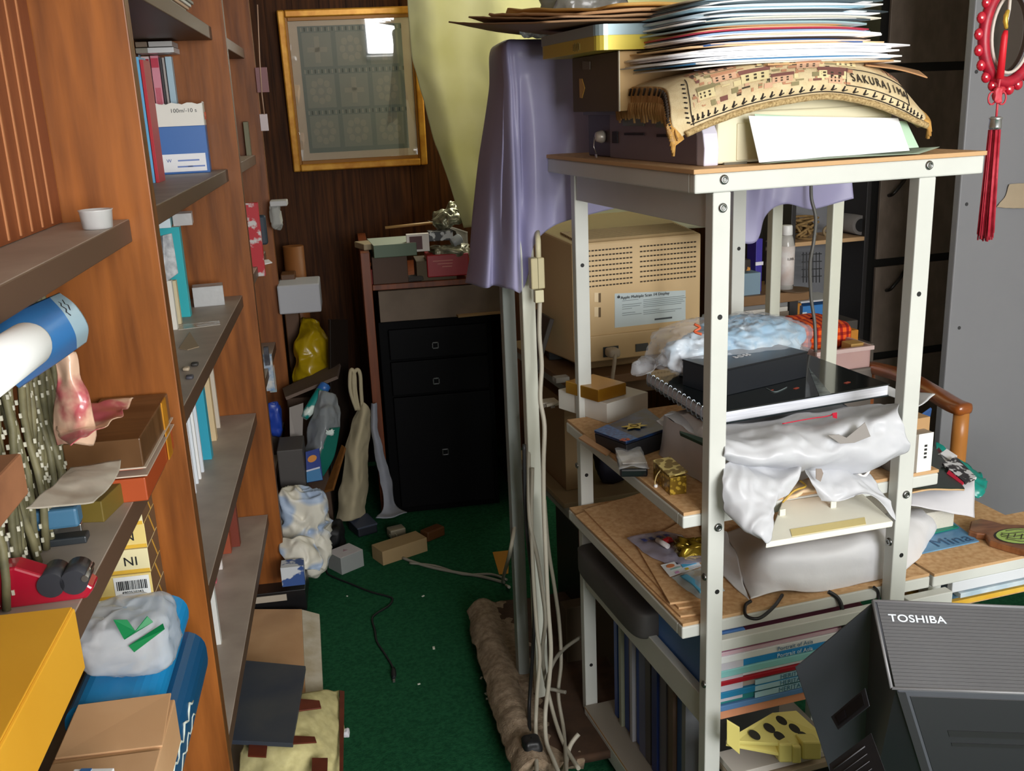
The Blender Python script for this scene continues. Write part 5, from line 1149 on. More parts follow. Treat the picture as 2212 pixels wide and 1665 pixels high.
MB().lathe(m_-x*.010-zv(.036), [(.003, 0), (.0045, .003), (.003, .007)], n=12).build('bead', C('e6e6e6', .2), gd)
# white wrapped parcel
pw_ = thing('parcel', 'white wrapped parcel with a dark green edge on the middle shelf behind the gold box', 'parcel', R(.2, .3, Z2B))
q = [at(1520, 1055, Z=Z2B), at(1407, 945, Z=Z2B+.085)]
zpt = Z2B+.095
P = [R(.105, .06, Z2B), R(.50, .09, Z2B), R(.50, .40, Z2B), R(.098, .34, Z2B)]
T = [R(.10, .07, zpt), R(.49, .10, zpt), R(.49, .39, zpt), R(.105, .33, zpt)]
def parcel(s, t):
    k = s*4; i = int(k) % 4; f_ = k-int(k); b_ = P[i].lerp(P[(i+1) % 4], f_); t_ = T[i].lerp(T[(i+1) % 4], f_)
    p = b_.lerp(t_, t); return p + Vector((noise.noise(p*18), noise.noise(p*18+Vector((5, 0, 0))), noise.noise(p*18+Vector((0, 5, 0)))))*.006
mbp = MB(); mbp.grid(parcel, 60, 10, wrap=True)
mbp.grid(lambda s, t: (lambda p: p+zv(noise.noise(p*20)*.008))(T[0].lerp(T[1], s).lerp(T[3].lerp(T[2], s), t)), 24, 24)
mbp.build('wrapping', M_wbag, pw_)
MB().slab([at(1470, 935, Z=zpt+.012), at(1525, 960, Z=zpt+.012), at(1525, 948, Z=zpt+.012), at(1468, 930, Z=zpt+.012)], .006, n=UP).build('green_edge', C('1c3d2c', .5), pw_)
rows = [[at(1418, 905, U=.36), at(1452, 892, U=.36), at(1520, 908, U=.2)], [at(1432, 918, U=.34), at(1465, 932, U=.30), at(1525, 960, U=.12)]]
patch(rows, 20, 10, .01, 25, 5).build('loose_wrap', M_wbag, pw_, solid=.0015)
# carrier bag under the album: long flat white bag drooping over the front
cg = thing('carrier_bag', 'white plastic carrier bag with its cut-out handle hanging over the front of the middle shelf', 'bag', R(.3, .06, Z2B+.09))
rows = [[at(1562, 926, U=.12), at(1650, 911, U=.12), at(1760, 893, U=.12), at(1880, 876, U=.12), at(1935, 868, U=.12)],
        [at(1562, 950, U=.02), at(1650, 940, U=.01), at(1760, 925, U=.0), at(1870, 908, U=-.005), at(1942, 884, U=-.01)],
        [at(1562, 985, U=-.005), at(1650, 975, U=-.02), at(1750, 965, U=-.03), at(1870, 950, U=-.035), at(1957, 935, U=-.03)],
        [at(1562, 990, U=.01), at(1640, 998, U=-.02), at(1740, 996, U=-.035), at(1860, 988, U=-.04), at(1965, 975, U=-.035)],
        [at(1570, 996, U=.03), at(1650, 1003, U=.02), at(1740, 1012, U=.0), at(1850, 1020, U=-.01), at(1935, 992, U=-.02)]]
patch(rows, 60, 36, .010, 16, 11).build('bag_film', M_wbag2, cg, solid=.001)
hp = [(1788, 940), (1812, 938), (1828, 945), (1868, 912), (1880, 942), (1845, 956), (1815, 958)]
MB().prism([at(x, y, U=-.045) for x, y in hp], -RU*.001).build('handle_opening', C('8f8a86', .7), cg)
for (x0, y0) in ((1700, 893),):
    pts = [at(1690, 915, U=.03), at(1750, 904, U=.03), at(1785, 899, U=.03), at(1804, 893, U=.03)]
    MB().tube(spline(pts, 5), [.0012]*16, 5).build('red_print', C('c01f3a', .4), cg)
MB().slab([at(1797, 893, U=.03), at(1808, 891, U=.03), at(1808, 904, U=.02), at(1799, 902, U=.02)], .001).build('red_print', C('c01f3a', .4), cg)
pts = spline([at(1845, 1012, U=.0), at(1862, 1028, U=-.012), at(1875, 1020, U=-.014), at(1880, 1005, U=-.01)], 5)
MB().tube(pts, .003, 6).build('string_handle', C('e6e2de', .5), cg)
# second bag with cream box, in front
eb = thing('carrier_bag', 'open white plastic bag with a cream box sliding out of it, lower on the rack', 'bag', R(.2, .0, Z2B))
ZF = Z2B+.012
cbx = [at(1668, 1175, Z=ZF-.075), at(1932, 1126, Z=ZF-.05), at(1905, 1060, Z=ZF-.012), at(1690, 1095, Z=ZF-.03)]
cbx = [at(1660, 1176, U=-.10), at(1930, 1128, U=-.10), at(1930, 1118, U=-.10), at(1655, 1160, U=-.10)]
q = [at(1655, 1172, U=-.10), at(1930, 1126, U=-.10), at(1855, 1058, U=.03), at(1690, 1082, U=.03)]
MB().slab(q, .012).build('cream_box', [C('efeddf', .6)], eb, bevel=.002, label='cream carton')
n_ = (q[1]-q[0]).cross(q[3]-q[0]).normalized()
MB().slab([q[0].lerp(q[1], .2).lerp(q[3], .04)+n_*.0008, q[0].lerp(q[1], .78).lerp(q[2], .04)+n_*.0008, q[0].lerp(q[1], .78).lerp(q[2], .22)+n_*.0008, q[0].lerp(q[1], .2).lerp(q[3], .22)+n_*.0008], .0006).build('tape', C('dccb8d', .5), eb)
for (x0, y0, c) in ((1690, 1110, 'd9d7c4'), (1800, 1092, 'd9d9c9')):
    MB().box(tuple(at(x0, y0, U=-.02)), (.012, .002, .02), rotz(ANG)).build('tape_mark', C(c, .5), eb)
pl_ = [[at(x, y, U=u) for x, y, u in ((1690, 1075, .0), (1740, 1060, -.01), (1800, 1066, -.005))], [at(x, y, U=u) for x, y, u in ((1700, 1045, .04), (1745, 1035, .03), (1785, 1040, .04))], [at(x, y, U=u) for x, y, u in ((1715, 1035, .06), (1745, 1028, .05), (1775, 1030, .06))]]
patch(pl_, 16, 12, .006, 40, 5).build('papers', mat('orange_papers', 'e8c9a4', .6, col2='e0924a', scale=14, mixlo=.5, mixhi=.6), eb, solid=.006)
pts = spline([at(1690, 1085, U=-.015), at(1715, 1060, U=-.015), at(1740, 1050, U=-.01), at(1728, 1038, U=.01)], 5)
MB().tube(pts, .0022, 6).build('yellow_cord', C('c09a3a', .5), eb)
rows = [[at(x, y, U=u) for x, y, u in ((1562, 1000, .01), (1600, 988, .02), (1680, 990, .03), (1748, 988, .02))],
        [at(x, y, U=u) for x, y, u in ((1562, 1045, -.02), (1605, 1040, -.035), (1680, 1040, -.04), (1732, 1010, -.02))],
        [at(x, y, U=u) for x, y, u in ((1564, 1090, -.03), (1605, 1100, -.06), (1665, 1090, -.07), (1705, 1062, -.04))],
        [at(x, y, U=u) for x, y, u in ((1575, 1118, -.04), (1612, 1145, -.085), (1640, 1140, -.10), (1680, 1090, -.06))],
        [at(x, y, U=u) for x, y, u in ((1605, 1140, -.06), (1640, 1172, -.10), (1655, 1174, -.105), (1672, 1120, -.08))]]
patch(rows, 40, 40, .010, 18, 6).build('bag_film', M_wbag2, eb, solid=.001)
rows = [[at(x, y, U=u) for x, y, u in ((1735, 995, .02), (1765, 992, .03), (1830, 1012, .02), (1870, 1025, .0))],
        [at(x, y, U=u) for x, y, u in ((1742, 1020, -.02), (1780, 1040, -.03), (1850, 1040, -.04), (1900, 1062, -.05))],
        [at(x, y, U=u) for x, y, u in ((1772, 1075, -.04), (1800, 1078, -.055), (1870, 1066, -.06), (1920, 1088, -.08))],
        [at(x, y, U=u) for x, y, u in ((1785, 1080, -.05), (1830, 1076, -.06), (1880, 1078, -.075), (1930, 1120, -.102))]]
patch(rows, 40, 30, .008, 20, 8).build('bag_film', M_wbag2, eb, solid=.001)
MB().prism([at(x, y, U=-.045) for x, y in ((1762, 1012), (1774, 1012), (1778, 1022), (1772, 1040), (1762, 1034))], -RU*.001).build('handle_opening', C('8d8178', .7), eb)
# album with black cover
ZA = 1.05
al = thing('photo_album', 'large black album with white pages lying on the bags of the middle shelf', 'album', R(.3, .3, ZA-.045))
q = [at(1395, 803, Z=ZA), at(1540, 892, Z=ZA), at(1922, 829, Z=ZA), at(1705, 750, Z=ZA)]
M_alb = mat('album_cover', '141b1c', .12, spec=.6, coat=.5)
MB().slab(q, .003, n=UP).build('front_cover', M_alb, al, bevel=.001)
c4 = sum(q, Vector())/4
MB().slab([p.lerp(c4, .012)-zv(.0032) for p in q], .021, n=UP).build('pages', mat('album_pages', 'e3e6ee', .6, col2='c9ccd6', scale=300, stretch=(.02, .02, 1)), al)
MB().slab([p-zv(.0244) for p in q], .003, n=UP).build('back_cover', C('18262b', .25), al, bevel=.001)
sp = MB()
for k in range(14):
    p = q[0].lerp(q[1], .06+.068*k); ox = (q[1]-q[0]).normalized(); oy = UP.cross(ox)
    sp.tube([p+oy*.006*math.cos(j*.628)*-1+zv(-.013+.0165*math.sin(j*.628)) for j in range(10)], .0012, 5, closed=True)
sp.build('binding_rings', C('a9b3bd', .25, .8), al)
dc = MB()
for (x, y, s_) in ((1720, 838, .006), (1830, 826, .007), (1668, 842, .003)):
    p = at(x, y, Z=ZA+.0008); dc.box(tuple(p), (s_*2.2, s_, .0006), rotz(.5))
dc.build('red_marks', C('b5513c', .5), al)
pts = spline([at(1655, 838, Z=ZA+.001), at(1675, 846, Z=ZA+.001), at(1700, 836, Z=ZA+.001)], 6)
MB().tube(pts, .0008, 5).build('line_drawing', C('7d8a8a', .5), al)
MB().slab([at(1745, 790, Z=ZA+.0012), at(1752, 800, Z=ZA+.0012), at(1795, 850, Z=ZA+.0012), at(1770, 855, Z=ZA+.0012)][::1], .0006, n=UP).build('grey_figure', mat('fig', '4a5456', .2, col2='7d8888', scale=40), al)
# black box on the album
hb = sbox('black_box', 'black box with small white lettering lying on the album', 'box', [mat('black_card', '1f2227', .3)], (1556, 858), (1742, 814), ZA, 800, .12)
f = FR[hb.name]; a, b, y, h = Vector(f[0]), Vector(f[1]), Vector(f[2]), f[3]; x = (b-a).normalized()
text('lettering', 'BOSS', a+x*(b-a).length*.46+y*.06+zv(h), x, y, .02, C('d6d6d8', .4), hb)
MB().hexa([a-x*.001-y*.001+zv(h-.004), b+x*.001-y*.001+zv(h-.004), b+x*.001+y*.121+zv(h-.004), a-x*.001+y*.121+zv(h-.004)] + [a-x*.001-y*.001+zv(h+.0002), b+x*.001-y*.001+zv(h+.0002), b+x*.001+y*.121+zv(h+.0002), a-x*.001+y*.121+zv(h+.0002)]).build('lid', C('1a1c20', .3), hb, bevel=.001)
# clear bag with blue and white stuffing
zz0 = ZA+.004
cb2 = thing('plastic_bag', 'clear plastic bag with a pale blue crumpled bundle behind the black box', 'bag', R(.3, .42, ZA))
MB().blob(tuple(at(1615, 738, Z=ZA+.052)), (.27, .16, .105), rotz(ANG+.1), e=.8, nu=80, nv=56, amp=.020, fr=22, seed=7).build('blue_bundle', mat('blue_bundle', '8fbbd9', .5, col2='dbe6ec', scale=14, mixlo=.42, mixhi=.62), cb2)
MB().blob(tuple(at(1492, 768, Z=ZA+.045)), (.13, .10, .085), rotz(ANG), e=.8, nu=40, nv=30, amp=.02, fr=20, seed=17).build('white_bundle', mat('white_bundle', 'e9eef4', .5, col2='a9cbe4', scale=10), cb2)
MB().blob(tuple(at(1575, 742, Z=ZA+.060)), (.38, .18, .115), rotz(ANG), e=.7, nu=80, nv=50, amp=.016, fr=26, seed=27).build('film', clear('bag_clear', opac=.2, rough=.05), cb2)
rows = [[at(1360, 798, U=.50), at(1400, 770, U=.47), at(1450, 745, U=.44)], [at(1370, 812, U=.42), at(1410, 795, U=.42), at(1470, 800, U=.38)]]
patch(rows, 20, 14, .02, 24, 3).build('film_end', clear('bag_end', opac=.3, rough=.08), cb2, solid=.0006)
pts = spline([at(1500, 700, U=.30), at(1512, 708, U=.29), at(1500, 716, U=.29), at(1516, 722, U=.28)], 4)
MB().tube(pts, .003, 6).build('orange_print', C('d0613a', .5), cb2)
# film box with label at right
fb_ = sbox('film_box', 'smoky plastic box with a white label at the right end of the middle shelf', 'box', [C('8d857b', .4)], (1940, 1028), (2010, 1015), Z2B, 945, .10)
f = FR[fb_.name]; a, b, y, h = Vector(f[0]), Vector(f[1]), Vector(f[2]), f[3]; x = (b-a).normalized(); w_ = (b-a).length
MB().slab([a+x*w_*.55-y*.0008+zv(h), a+x*w_*.55-y*.0008, b-y*.0008, b-y*.0008+zv(h)], .0008).build('label', C('ecebe6', .5), fb_)
for k in range(4): MB().box(a+x*w_*.78-y*.0018+zv(h*(.68-.1*k)), (.006, .0006, .0045), rotz(ANG)).build('label_character', C('222222', .6), fb_)
MB().slab([a+x*w_*.0-y*.0006+zv(h*.95), a-y*.0006, a+x*w_*.35-y*.0006, a+x*w_*.35-y*.0006+zv(h*.95)], .0006).build('dark_face', C('3d3a38', .2), fb_)
# paper strip, blue scrap behind the right post
rows = [[at(1800, 795, U=.42), at(1870, 815, U=.3), at(1950, 845, U=.2), at(2022, 852, U=.12)], [at(1830, 830, U=.36), at(1890, 845, U=.25), at(1960, 870, U=.15), at(1985, 876, U=.1)]]
patch(rows, 20, 8, .004, 20).build('paper_sheet', cloth('white_sheet', 'dfe0e2', .15, .6), solid=.0015); tag(COL.objects[-1], 'white sheet curling out behind the right post of the rack', 'paper')
sbox('paper_bag', 'tan paper bag with a blue top standing behind the right post', 'bag', [C('b08a5e', .7)], (1972, 1010), (2002, 1004), Z2B, 905, .06)
MB().slab([at(1975, 905, U=.12), at(2010, 880, U=.12), at(2005, 905, U=.13), at(1978, 912, U=.14)], .004).build('blue_card', C('2a4f86', .5)); tag(COL.objects[-1], 'blue card sticking out of the tan paper bag', 'card')
# ---- third shelf of the rack
bs = [((1250, 1098), (1300, 1082), (1500, 1345), (1462, 1340), 'thin particle board at the left edge of the lower shelf, first from the left'),]
def board(name, label, pq, z, t, cat='board', m=None):
    q = [at(*p, Z=z) for p in pq]; n = (q[1]-q[0]).cross(q[3]-q[0])
    if n.z < 0: q = q[::-1]
    return tag(MB().slab(q, t, 0, {2: 1, 3: 1, 4: 1, 5: 1}, UP).build(name, [m or M_particle, M_rim], bevel=.0006), label, cat, 'loose particle boards on the lower shelf')
board('particle_board', 'longest loose particle board, lowest of three on the lower shelf', [(1243, 1112), (1470, 1330), (1560, 1318), (1400, 1058)], Z3B+.0045, .004)
board('particle_board', 'middle loose particle board lying askew on the lower shelf', [(1262, 1100), (1466, 1312), (1560, 1300), (1415, 1056)], Z3B+.0095, .0045)
board('particle_board', 'topmost loose particle board with its edge running slantwise on the lower shelf', [(1375, 1178), (1447, 1302), (1560, 1288), (1500, 1110), (1400, 1064)][:4], Z3B+.0145, .0045)
zb3 = Z3B+.016
# plastic packets
pk1 = thing('plastic_packet', 'clear packet with blue letters on the loose boards of the lower shelf', 'packet', at(1430, 1180, Z=zb3))
rows = [[at(1354, 1163, Z=zb3), at(1420, 1148, Z=zb3+.006), at(1472, 1155, Z=zb3+.008)], [at(1395, 1195, Z=zb3+.002), at(1450, 1190, Z=zb3+.014), at(1520, 1190, Z=zb3+.01)], [at(1435, 1218, Z=zb3), at(1490, 1218, Z=zb3+.012), at(1540, 1212, Z=zb3+.01)]]
patch(rows, 24, 20, .003, 40, 3).build('film', clear('violet_film', opac=.5, body='b4b2c8'), pk1, solid=.0006)
lt = MB()
for i in range(4):
    p = at(1392+i*16, 1166-i*3.4, Z=zb3+.0095); lt.box(p, (.010, .013, .0008), rotz(.4))
lt.build('blue_letters', C('34407f', .5), pk1)
MB().tube([at(1420, 1166, Z=zb3+.02), at(1443, 1180, Z=zb3+.02)], .006, 10).build('white_tube', C('e4e0e0', .25), pk1)
MB().blob(tuple(at(1443, 1167, Z=zb3+.02)), (.026, .014, .012), rotz(.5), amp=.003, fr=60).build('red_cap', C('b3202a', .35), pk1)
MB().blob(tuple(at(1495, 1182, Z=zb3+.024)), (.075, .045, .035), rotz(-.2), amp=.012, fr=50, seed=5).build('gold_wrapper', mat('gold_foil', 'a88d2e', .2, metal=.7, col2='5d4c14', scale=50), pk1)
pk2 = thing('plastic_packet', 'clear packet with a colourful white header card on the lower shelf', 'packet', at(1480, 1240, Z=zb3))
q = [at(1427, 1220, Z=zb3+.006), at(1447, 1245, Z=zb3+.004), at(1516, 1222, Z=zb3+.006), at(1500, 1202, Z=zb3+.012)]
MB().slab(q, .001).build('header_card', C('e6ecef', .5), pk2)
n_ = (q[1]-q[0]).cross(q[3]-q[0]).normalized(); n_ = n_ if n_.z > 0 else -n_
def hc(s, t): return q[0].lerp(q[1], t).lerp(q[3].lerp(q[2], t), s) + n_*.0006
def hquad(s0, t0, s1, t1, nm, c): MB().slab([hc(s0, t0), hc(s0, t1), hc(s1, t1), hc(s1, t0)], .0006).build(nm, C(c, .5), pk2)
MB().prism([hc(.22+.12*math.cos(k*.52), .28+.14*math.sin(k*.52)) for k in range(12)], n_*.0005).build('orange_oval', C('dd8a58', .5), pk2)
hquad(.5, .4, .92, .66, 'blue_letters', '4fb2dc'); hquad(.68, .06, .95, .2, 'gold_band', 'b59a34'); hquad(.15, .5, .45, .6, 'green_print', '9cc4bf'); hquad(.52, .78, .62, .92, 'yellow_print', 'd3b93c'); hquad(.2, .8, .32, .95, 'pink_print', 'd7a2cf')
hquad(.42, .12, .52, .3, 'black_print', '2b2b33')
rows = [[at(1450, 1246, Z=zb3+.004), at(1480, 1236, Z=zb3+.012), at(1520, 1224, Z=zb3+.008)], [at(1480, 1272, Z=zb3+.002), at(1510, 1262, Z=zb3+.014), at(1545, 1250, Z=zb3+.01)], [at(1512, 1292, Z=zb3), at(1535, 1284, Z=zb3+.006), at(1565, 1276, Z=zb3+.004)]]
patch(rows, 20, 16, .003, 40, 7).build('film', clear('blue_film', opac=.4, body='c3d6dc'), pk2, solid=.0006)
rows = [[at(1470, 1247, Z=zb3+.006), at(1482, 1242, Z=zb3+.007)], [at(1492, 1262, Z=zb3+.009), at(1505, 1256, Z=zb3+.009)], [at(1512, 1282, Z=zb3+.006), at(1525, 1276, Z=zb3+.006)]]
patch(rows, 6, 12, 0, 1).build('blue_handle', C('5fb5de', .35), pk2, solid=.004)
# foam wrapped bundle
fo = thing('foam_wrapped_bundle', 'big bundle wrapped in white foam sheet on the lower shelf, reaching onto the desk', 'bundle', R(.4, .2, Z3B))
M_foam = mat('foam_sheet', 'e3e3e4', .6, col2='dcdcdf', scale=4, bump=.2, bscale=60)
zf = Z3B
fm_ = [[at(x, y, U=u) for x, y, u in ((1566, 1150, .36), (1640, 1130, .36), (1760, 1120, .36), (1900, 1105, .36), (1985, 1090, .36), (2000, 1095, .42))],
       [at(x, y, U=u) for x, y, u in ((1592, 1200, .20), (1650, 1172, .16), (1760, 1152, .14), (1890, 1130, .14), (1985, 1105, .22), (2022, 1130, .30))],
       [at(x, y, U=u) for x, y, u in ((1600, 1232, .16), (1660, 1202, .085), (1770, 1190, .065), (1890, 1168, .06), (1990, 1145, .14), (2030, 1168, .24))],
       [at(x, y, U=u) for x, y, u in ((1606, 1262, .13), (1665, 1250, .075), (1770, 1240, .055), (1895, 1222, .05), (1985, 1205, .11), (2010, 1200, .2))],
       [at(x, y, U=u) for x, y, u in ((1618, 1300, .07), (1690, 1278, .07), (1770, 1275, .05), (1905, 1262, .05), (1965, 1262, .08), (1985, 1235, .16))]]
for r in fm_:
    for p in r: p.z = max(p.z, zf+.001)
patch(fm_, 70, 40, .006, 9, 4).build('foam_sheet', M_foam, fo, solid=.002)
def fside(pts_, nm): MB().add(pts_, [tuple(range(len(pts_)))]).build(nm, M_foam, fo)
rows = [[fm_[0][0], fm_[1][0], fm_[2][0], fm_[3][0], fm_[4][0]], [fm_[0][0]+RU*.12-zv(.0), fm_[1][0]+RU*.14, fm_[2][0]+RU*.14, fm_[3][0]+RU*.14, fm_[4][0]+RU*.14]]
for p in rows[1]: p.z = max(p.z-.01, zf+.001)
patch(rows, 20, 10, .004, 14).build('foam_end', M_foam, fo, solid=.002)
# cable loop on shelf edge
lc = thing('black_cable', 'black cable looped over the front edge of the lower shelf', 'cable', at(1640, 1320, Z=Z3B))
pts = spline([at(1690, 1285, U=.06), at(1672, 1310, Z=Z3B+.004), at(1640, 1335, Z=Z3B+.004), at(1612, 1330, Z=Z3B+.004), at(1610, 1308, Z=Z3B+.004), at(1622, 1298, Z=Z3B+.006)], 8)
MB().tube(pts, .0035, 8).build('loop', C('1d1d1f', .45), lc)
lc = tag(MB().tube(spline([at(1790, 1278, Z=Z3B+.004), at(1808, 1290, U=.03), at(1818, 1310, U=.024), at(1822, 1345, U=.02), at(1822, 1400, U=.015)], 8), .0045, 8).build('black_cable', C('1d1d1f', .45)), 'black cable hanging straight over the front of the lower shelf', 'cable')
tag(MB().tube(spline([at(1888, 1268, Z=Z3B+.004), at(1897, 1280, U=.03), at(1898, 1320, U=.02), at(1897, 1360, U=.02)], 8), .003, 8).build('black_cable', C('1d1d1f', .45)), 'thin black cable hanging beside the right front post', 'cable')
# ---- under the lower shelf: books, yellow pieces, binder, folders, stool
stk = [('c3dbe6', 'a9d0e0', 'pale blue'), ('e7a07a', 'e8b087', 'peach'), ('5d8abf', '7fb0d8', 'mid blue'), ('2f8a8c', '63b3b0', 'teal green'), ('2a86b5', '5ab0d0', 'deep sky blue'), ('b3a29a', 'c8b8ae', 'greyish'), ('a81c2c', 'c23a44', 'dark red'), ('e6ecf2', 'cfe3ee', 'white and pale blue'), ('8fd0d0', '8fd0d0', 'mint'), ('2f93d6', '3aa0e0', 'bright sky blue'), ('eef0f2', 'eef0f2', 'white'), ('e9c4d2', 'e9c4d2', 'pink'), ('a85f80', 'c07a98', 'mauve')]
zz_ = .4705
stk = stk[1:]
ht = [.017, .010, .012, .011, .011, .008, .006, .012, .012, .012, .007, .009]
zz_ = at(1564, 1552, U=.03).z
zz_b = .4705
MB().hexa([R(.1, .04, zz_b), R(.44, .04, zz_b), R(.44, .3, zz_b), R(.1, .3, zz_b)] + [R(.1, .05, zz_ -.0005), R(.44, .05, zz_-.0005), R(.44, .3, zz_-.0005), R(.1, .3, zz_-.0005)]).build('black_case', C('17181a', .5), bevel=.003); tag(COL.objects[-1], 'black case under the stack of coloured books', 'case')
tot = at(1564, 1395, U=.03).z - zz_; kx = tot/sum(ht)
for i, (c, c2, lb) in enumerate(stk):
    t_ = ht[i]*kx
    o = MB()
    rbox(o, .075+.004*math.sin(i*2), .445, .026+.003*math.cos(i*3), .26, zz_, zz_+t_-.0006, 0)
    o = o.build('book', C(c, .4), bevel=.0015); tag(o, lb+' book in the stack lying under the lower shelf', 'book', 'books lying in a stack under the lower shelf')
    if i in (2, 3, 4):
        b_ = MB(); rbox(b_, .16, .42, .0225, .0245, zz_+t_*.1, zz_+t_*.86); b_.build('spine_label', C('a8cfe0', .4), o)
        text('spine_letters', 'HERITAGE', R(.25, .0222, zz_+t_*.48), RV, UP, t_*.95, C('4a7f9c', .5), o)
        for k in range(9):
            pass
    if i in (8, 9):
        text('spine_letters', 'Portrait of Asia', R(.25, .0235, zz_+t_*.5), RV, UP, t_*.8, C('5d7fa0' if i == 9 else 'dfeaf2', .5), o)
    zz_ += t_
# yellow plastic pieces
M_yp = mat('yellow_plastic_piece', 'e3d57c', .4)
yp = thing('plastic_rack', 'pale yellow perforated plastic piece under the stack of books', 'plastic piece', R(.2, .06, .42))
YU = -.045
p0 = [at(1588, 1592, U=YU), at(1668, 1545, U=.02), at(1720, 1540, U=.02), at(1775, 1590, U=YU+.02), at(1775, 1612, U=YU), at(1700, 1612, U=YU-.015), at(1592, 1608, U=YU-.01)]
c_ = at(1690, 1580, U=-.01)
bmh = bmesh.new(); pl = MB()
zdir = Vector((0, 0, 1))
hx = [(1688, 1556), (1662, 1572), (1716, 1573), (1630, 1587), (1684, 1590), (1736, 1590)]
pl.prism(p0, zdir*.007)
o = pl.build('perforated_plate', M_yp, yp, bevel=.0015)
for (x, y) in hx:
    p = at(x, y, U=-.01); zc_ = None
    n_ = (p0[1]-p0[0]).cross(p0[3]-p0[0]).normalized(); 
    r_ = RM @ _ray(x, y); t_ = (p0[0]+zdir*.0073-CAM).dot(n_)/r_.dot(n_); p = CAM + r_*t_
    n_ = n_ if n_.z > 0 else -n_
    MB().lathe(p, [(.0125, -.0005), (.0125, .0004)], axis=n_, n=20).build('opening', C('2b281e', .7), yp)
q = [at(1570, 1555, U=YU-.02), at(1598, 1572, U=YU-.03), at(1598, 1630, U=YU-.03), at(1570, 1606, U=YU-.02)]
MB().slab(q[::-1], .004).build('end_plate', M_yp, yp, bevel=.001)
MB().slab([at(1570, 1605, U=YU-.01), at(1690, 1628, U=YU-.015), at(1690, 1610, U=YU), at(1570, 1595, U=YU+.01)], .006).build('lower_plate', M_yp, yp, bevel=.001)
for (x0, x1, y0, y1) in ((1684, 1712, 1607, 1648), (1712, 1732, 1612, 1650), (1734, 1775, 1602, 1642)):
    MB().slab([at(x0, y0, U=YU-.02), at(x0, y1, U=YU-.02), at(x1, y1, U=YU-.022), at(x1, y0, U=YU-.022)], .03).build('clip', M_yp, yp, bevel=.004)
zl_ = at(1660, 1650, U=YU).z
for i, (dz, c, lb) in enumerate(((-.030, 'b09f88', 'tan edged magazine under the yellow plastic piece'), (-.014, 'c9c3bb', 'greyish magazine right under the yellow plastic piece'))):
    m_ = MB(); rbox(m_, .076, .42, -.06+.012*i, .024, zl_+dz, zl_+dz+.014); tag(m_.build('magazine', C(c, .5), bevel=.001), lb, 'magazine')
m_ = MB(); rbox(m_, .08, .42, -.05, .02, .0, zl_-.0305); m_.build('storage_carton', C('1d1c1c', .6), bevel=.003); tag(COL.objects[-1], 'black carton standing under the magazines before the rack', 'carton')
# blue binder
q0 = at(1514, 1545, V=.064); q1 = at(1395, 1365, V=.064)
bb = thing('file_binder', 'wide blue file binder standing above the side rail of the rack', 'binder', R(.1, .2, .47))
zlo = .4705
m_ = MB(); rbox(m_, .066, .14, .03, .32, zlo, .628); m_.build('cover', C('5a88cc', .45), bb, bevel=.004)
m_ = MB(); rbox(m_, .072, .134, .027, .031, zlo+.004, .620); m_.build('page_edges', C('cfcbd6', .6), bb)
pts = [R(.066+.003*math.sin(k*.35), .028, zlo+.01+.016*k) for k in range(10)]
MB().tube(pts, .0025, 6).build('pale_rim', C('b9cbe6', .4), bb)
# file folders on the base shelf
random.seed(8)
fc = ['2f4f9c', '9fa28c', '8d907c', '28489a', '5a3d34', 'a9a9b0', '2d4fa6', '5d6382', '4e4a4c', 'b7b2aa', '23346f', '6d6a78', '4e3a3a', '6b5648', '365a9c', '8a8d92']
u_ = .60
wid = [.022, .022, .016, .032, .02, .016, .034, .036, .03, .012, .03, .036, .026, .024, .03, .02]
dl = {'2f4f9c': 'dark blue', '9fa28c': 'sage', '8d907c': 'dull green', '28489a': 'royal blue', '5a3d34': 'brown', 'a9a9b0': 'pale grey', '2d4fa6': 'bright blue', '5d6382': 'slate', '4e4a4c': 'charcoal', 'b7b2aa': 'off white', '23346f': 'navy', '6d6a78': 'grey violet', '4e3a3a': 'maroon grey', '6b5648': 'tan brown', '365a9c': 'steel blue', '8a8d92': 'light grey'}
for i, c in enumerate(fc):
    w_ = wid[i]; m_ = MB(); rbox(m_, .092+.006*math.sin(i*2.3), .33, u_-w_, u_-.001, ZBB, ZBB+.345+.012*math.sin(i*1.7))
    tag(m_.build('file_folder', C(c, .45), bevel=.001), dl[c]+' file folder in the row on the base shelf of the rack', 'folder', 'file folders on the base shelf'); u_ -= w_
# grey padded stool
so = thing('stool', 'dark grey padded stool pushed under the side of the rack', 'stool', R(.02, .42, 0))
zc_ = at(1245, 1250, U=.59).z
M_pad = mat('grey_pad', '4d4a49', .6, col2='454241', scale=14)
MB().blob(tuple(R(.092, .475, .520)), (.16, .40, .08), rotz(ANG), e=.28, nu=48, nv=20).build('cushion', M_pad, so)
for (v, u) in ((.05, .3), (.05, .55), (.14, .3), (.14, .55)):
    MB().tube([R(v, u, ZBB+.36), R(v, u, .495)], .008, 10).build('leg', C('8b8d8f', .3, .8), so)
MB().blob(tuple(R(.085, .262, .43)), (.06, .07, .04), rotz(ANG), e=.5, nu=30, nv=18).build('plastic_container', C('6b6d6e', .4)); tag(COL.objects[-1], 'grey rounded plastic container on the folders under the stool', 'container')

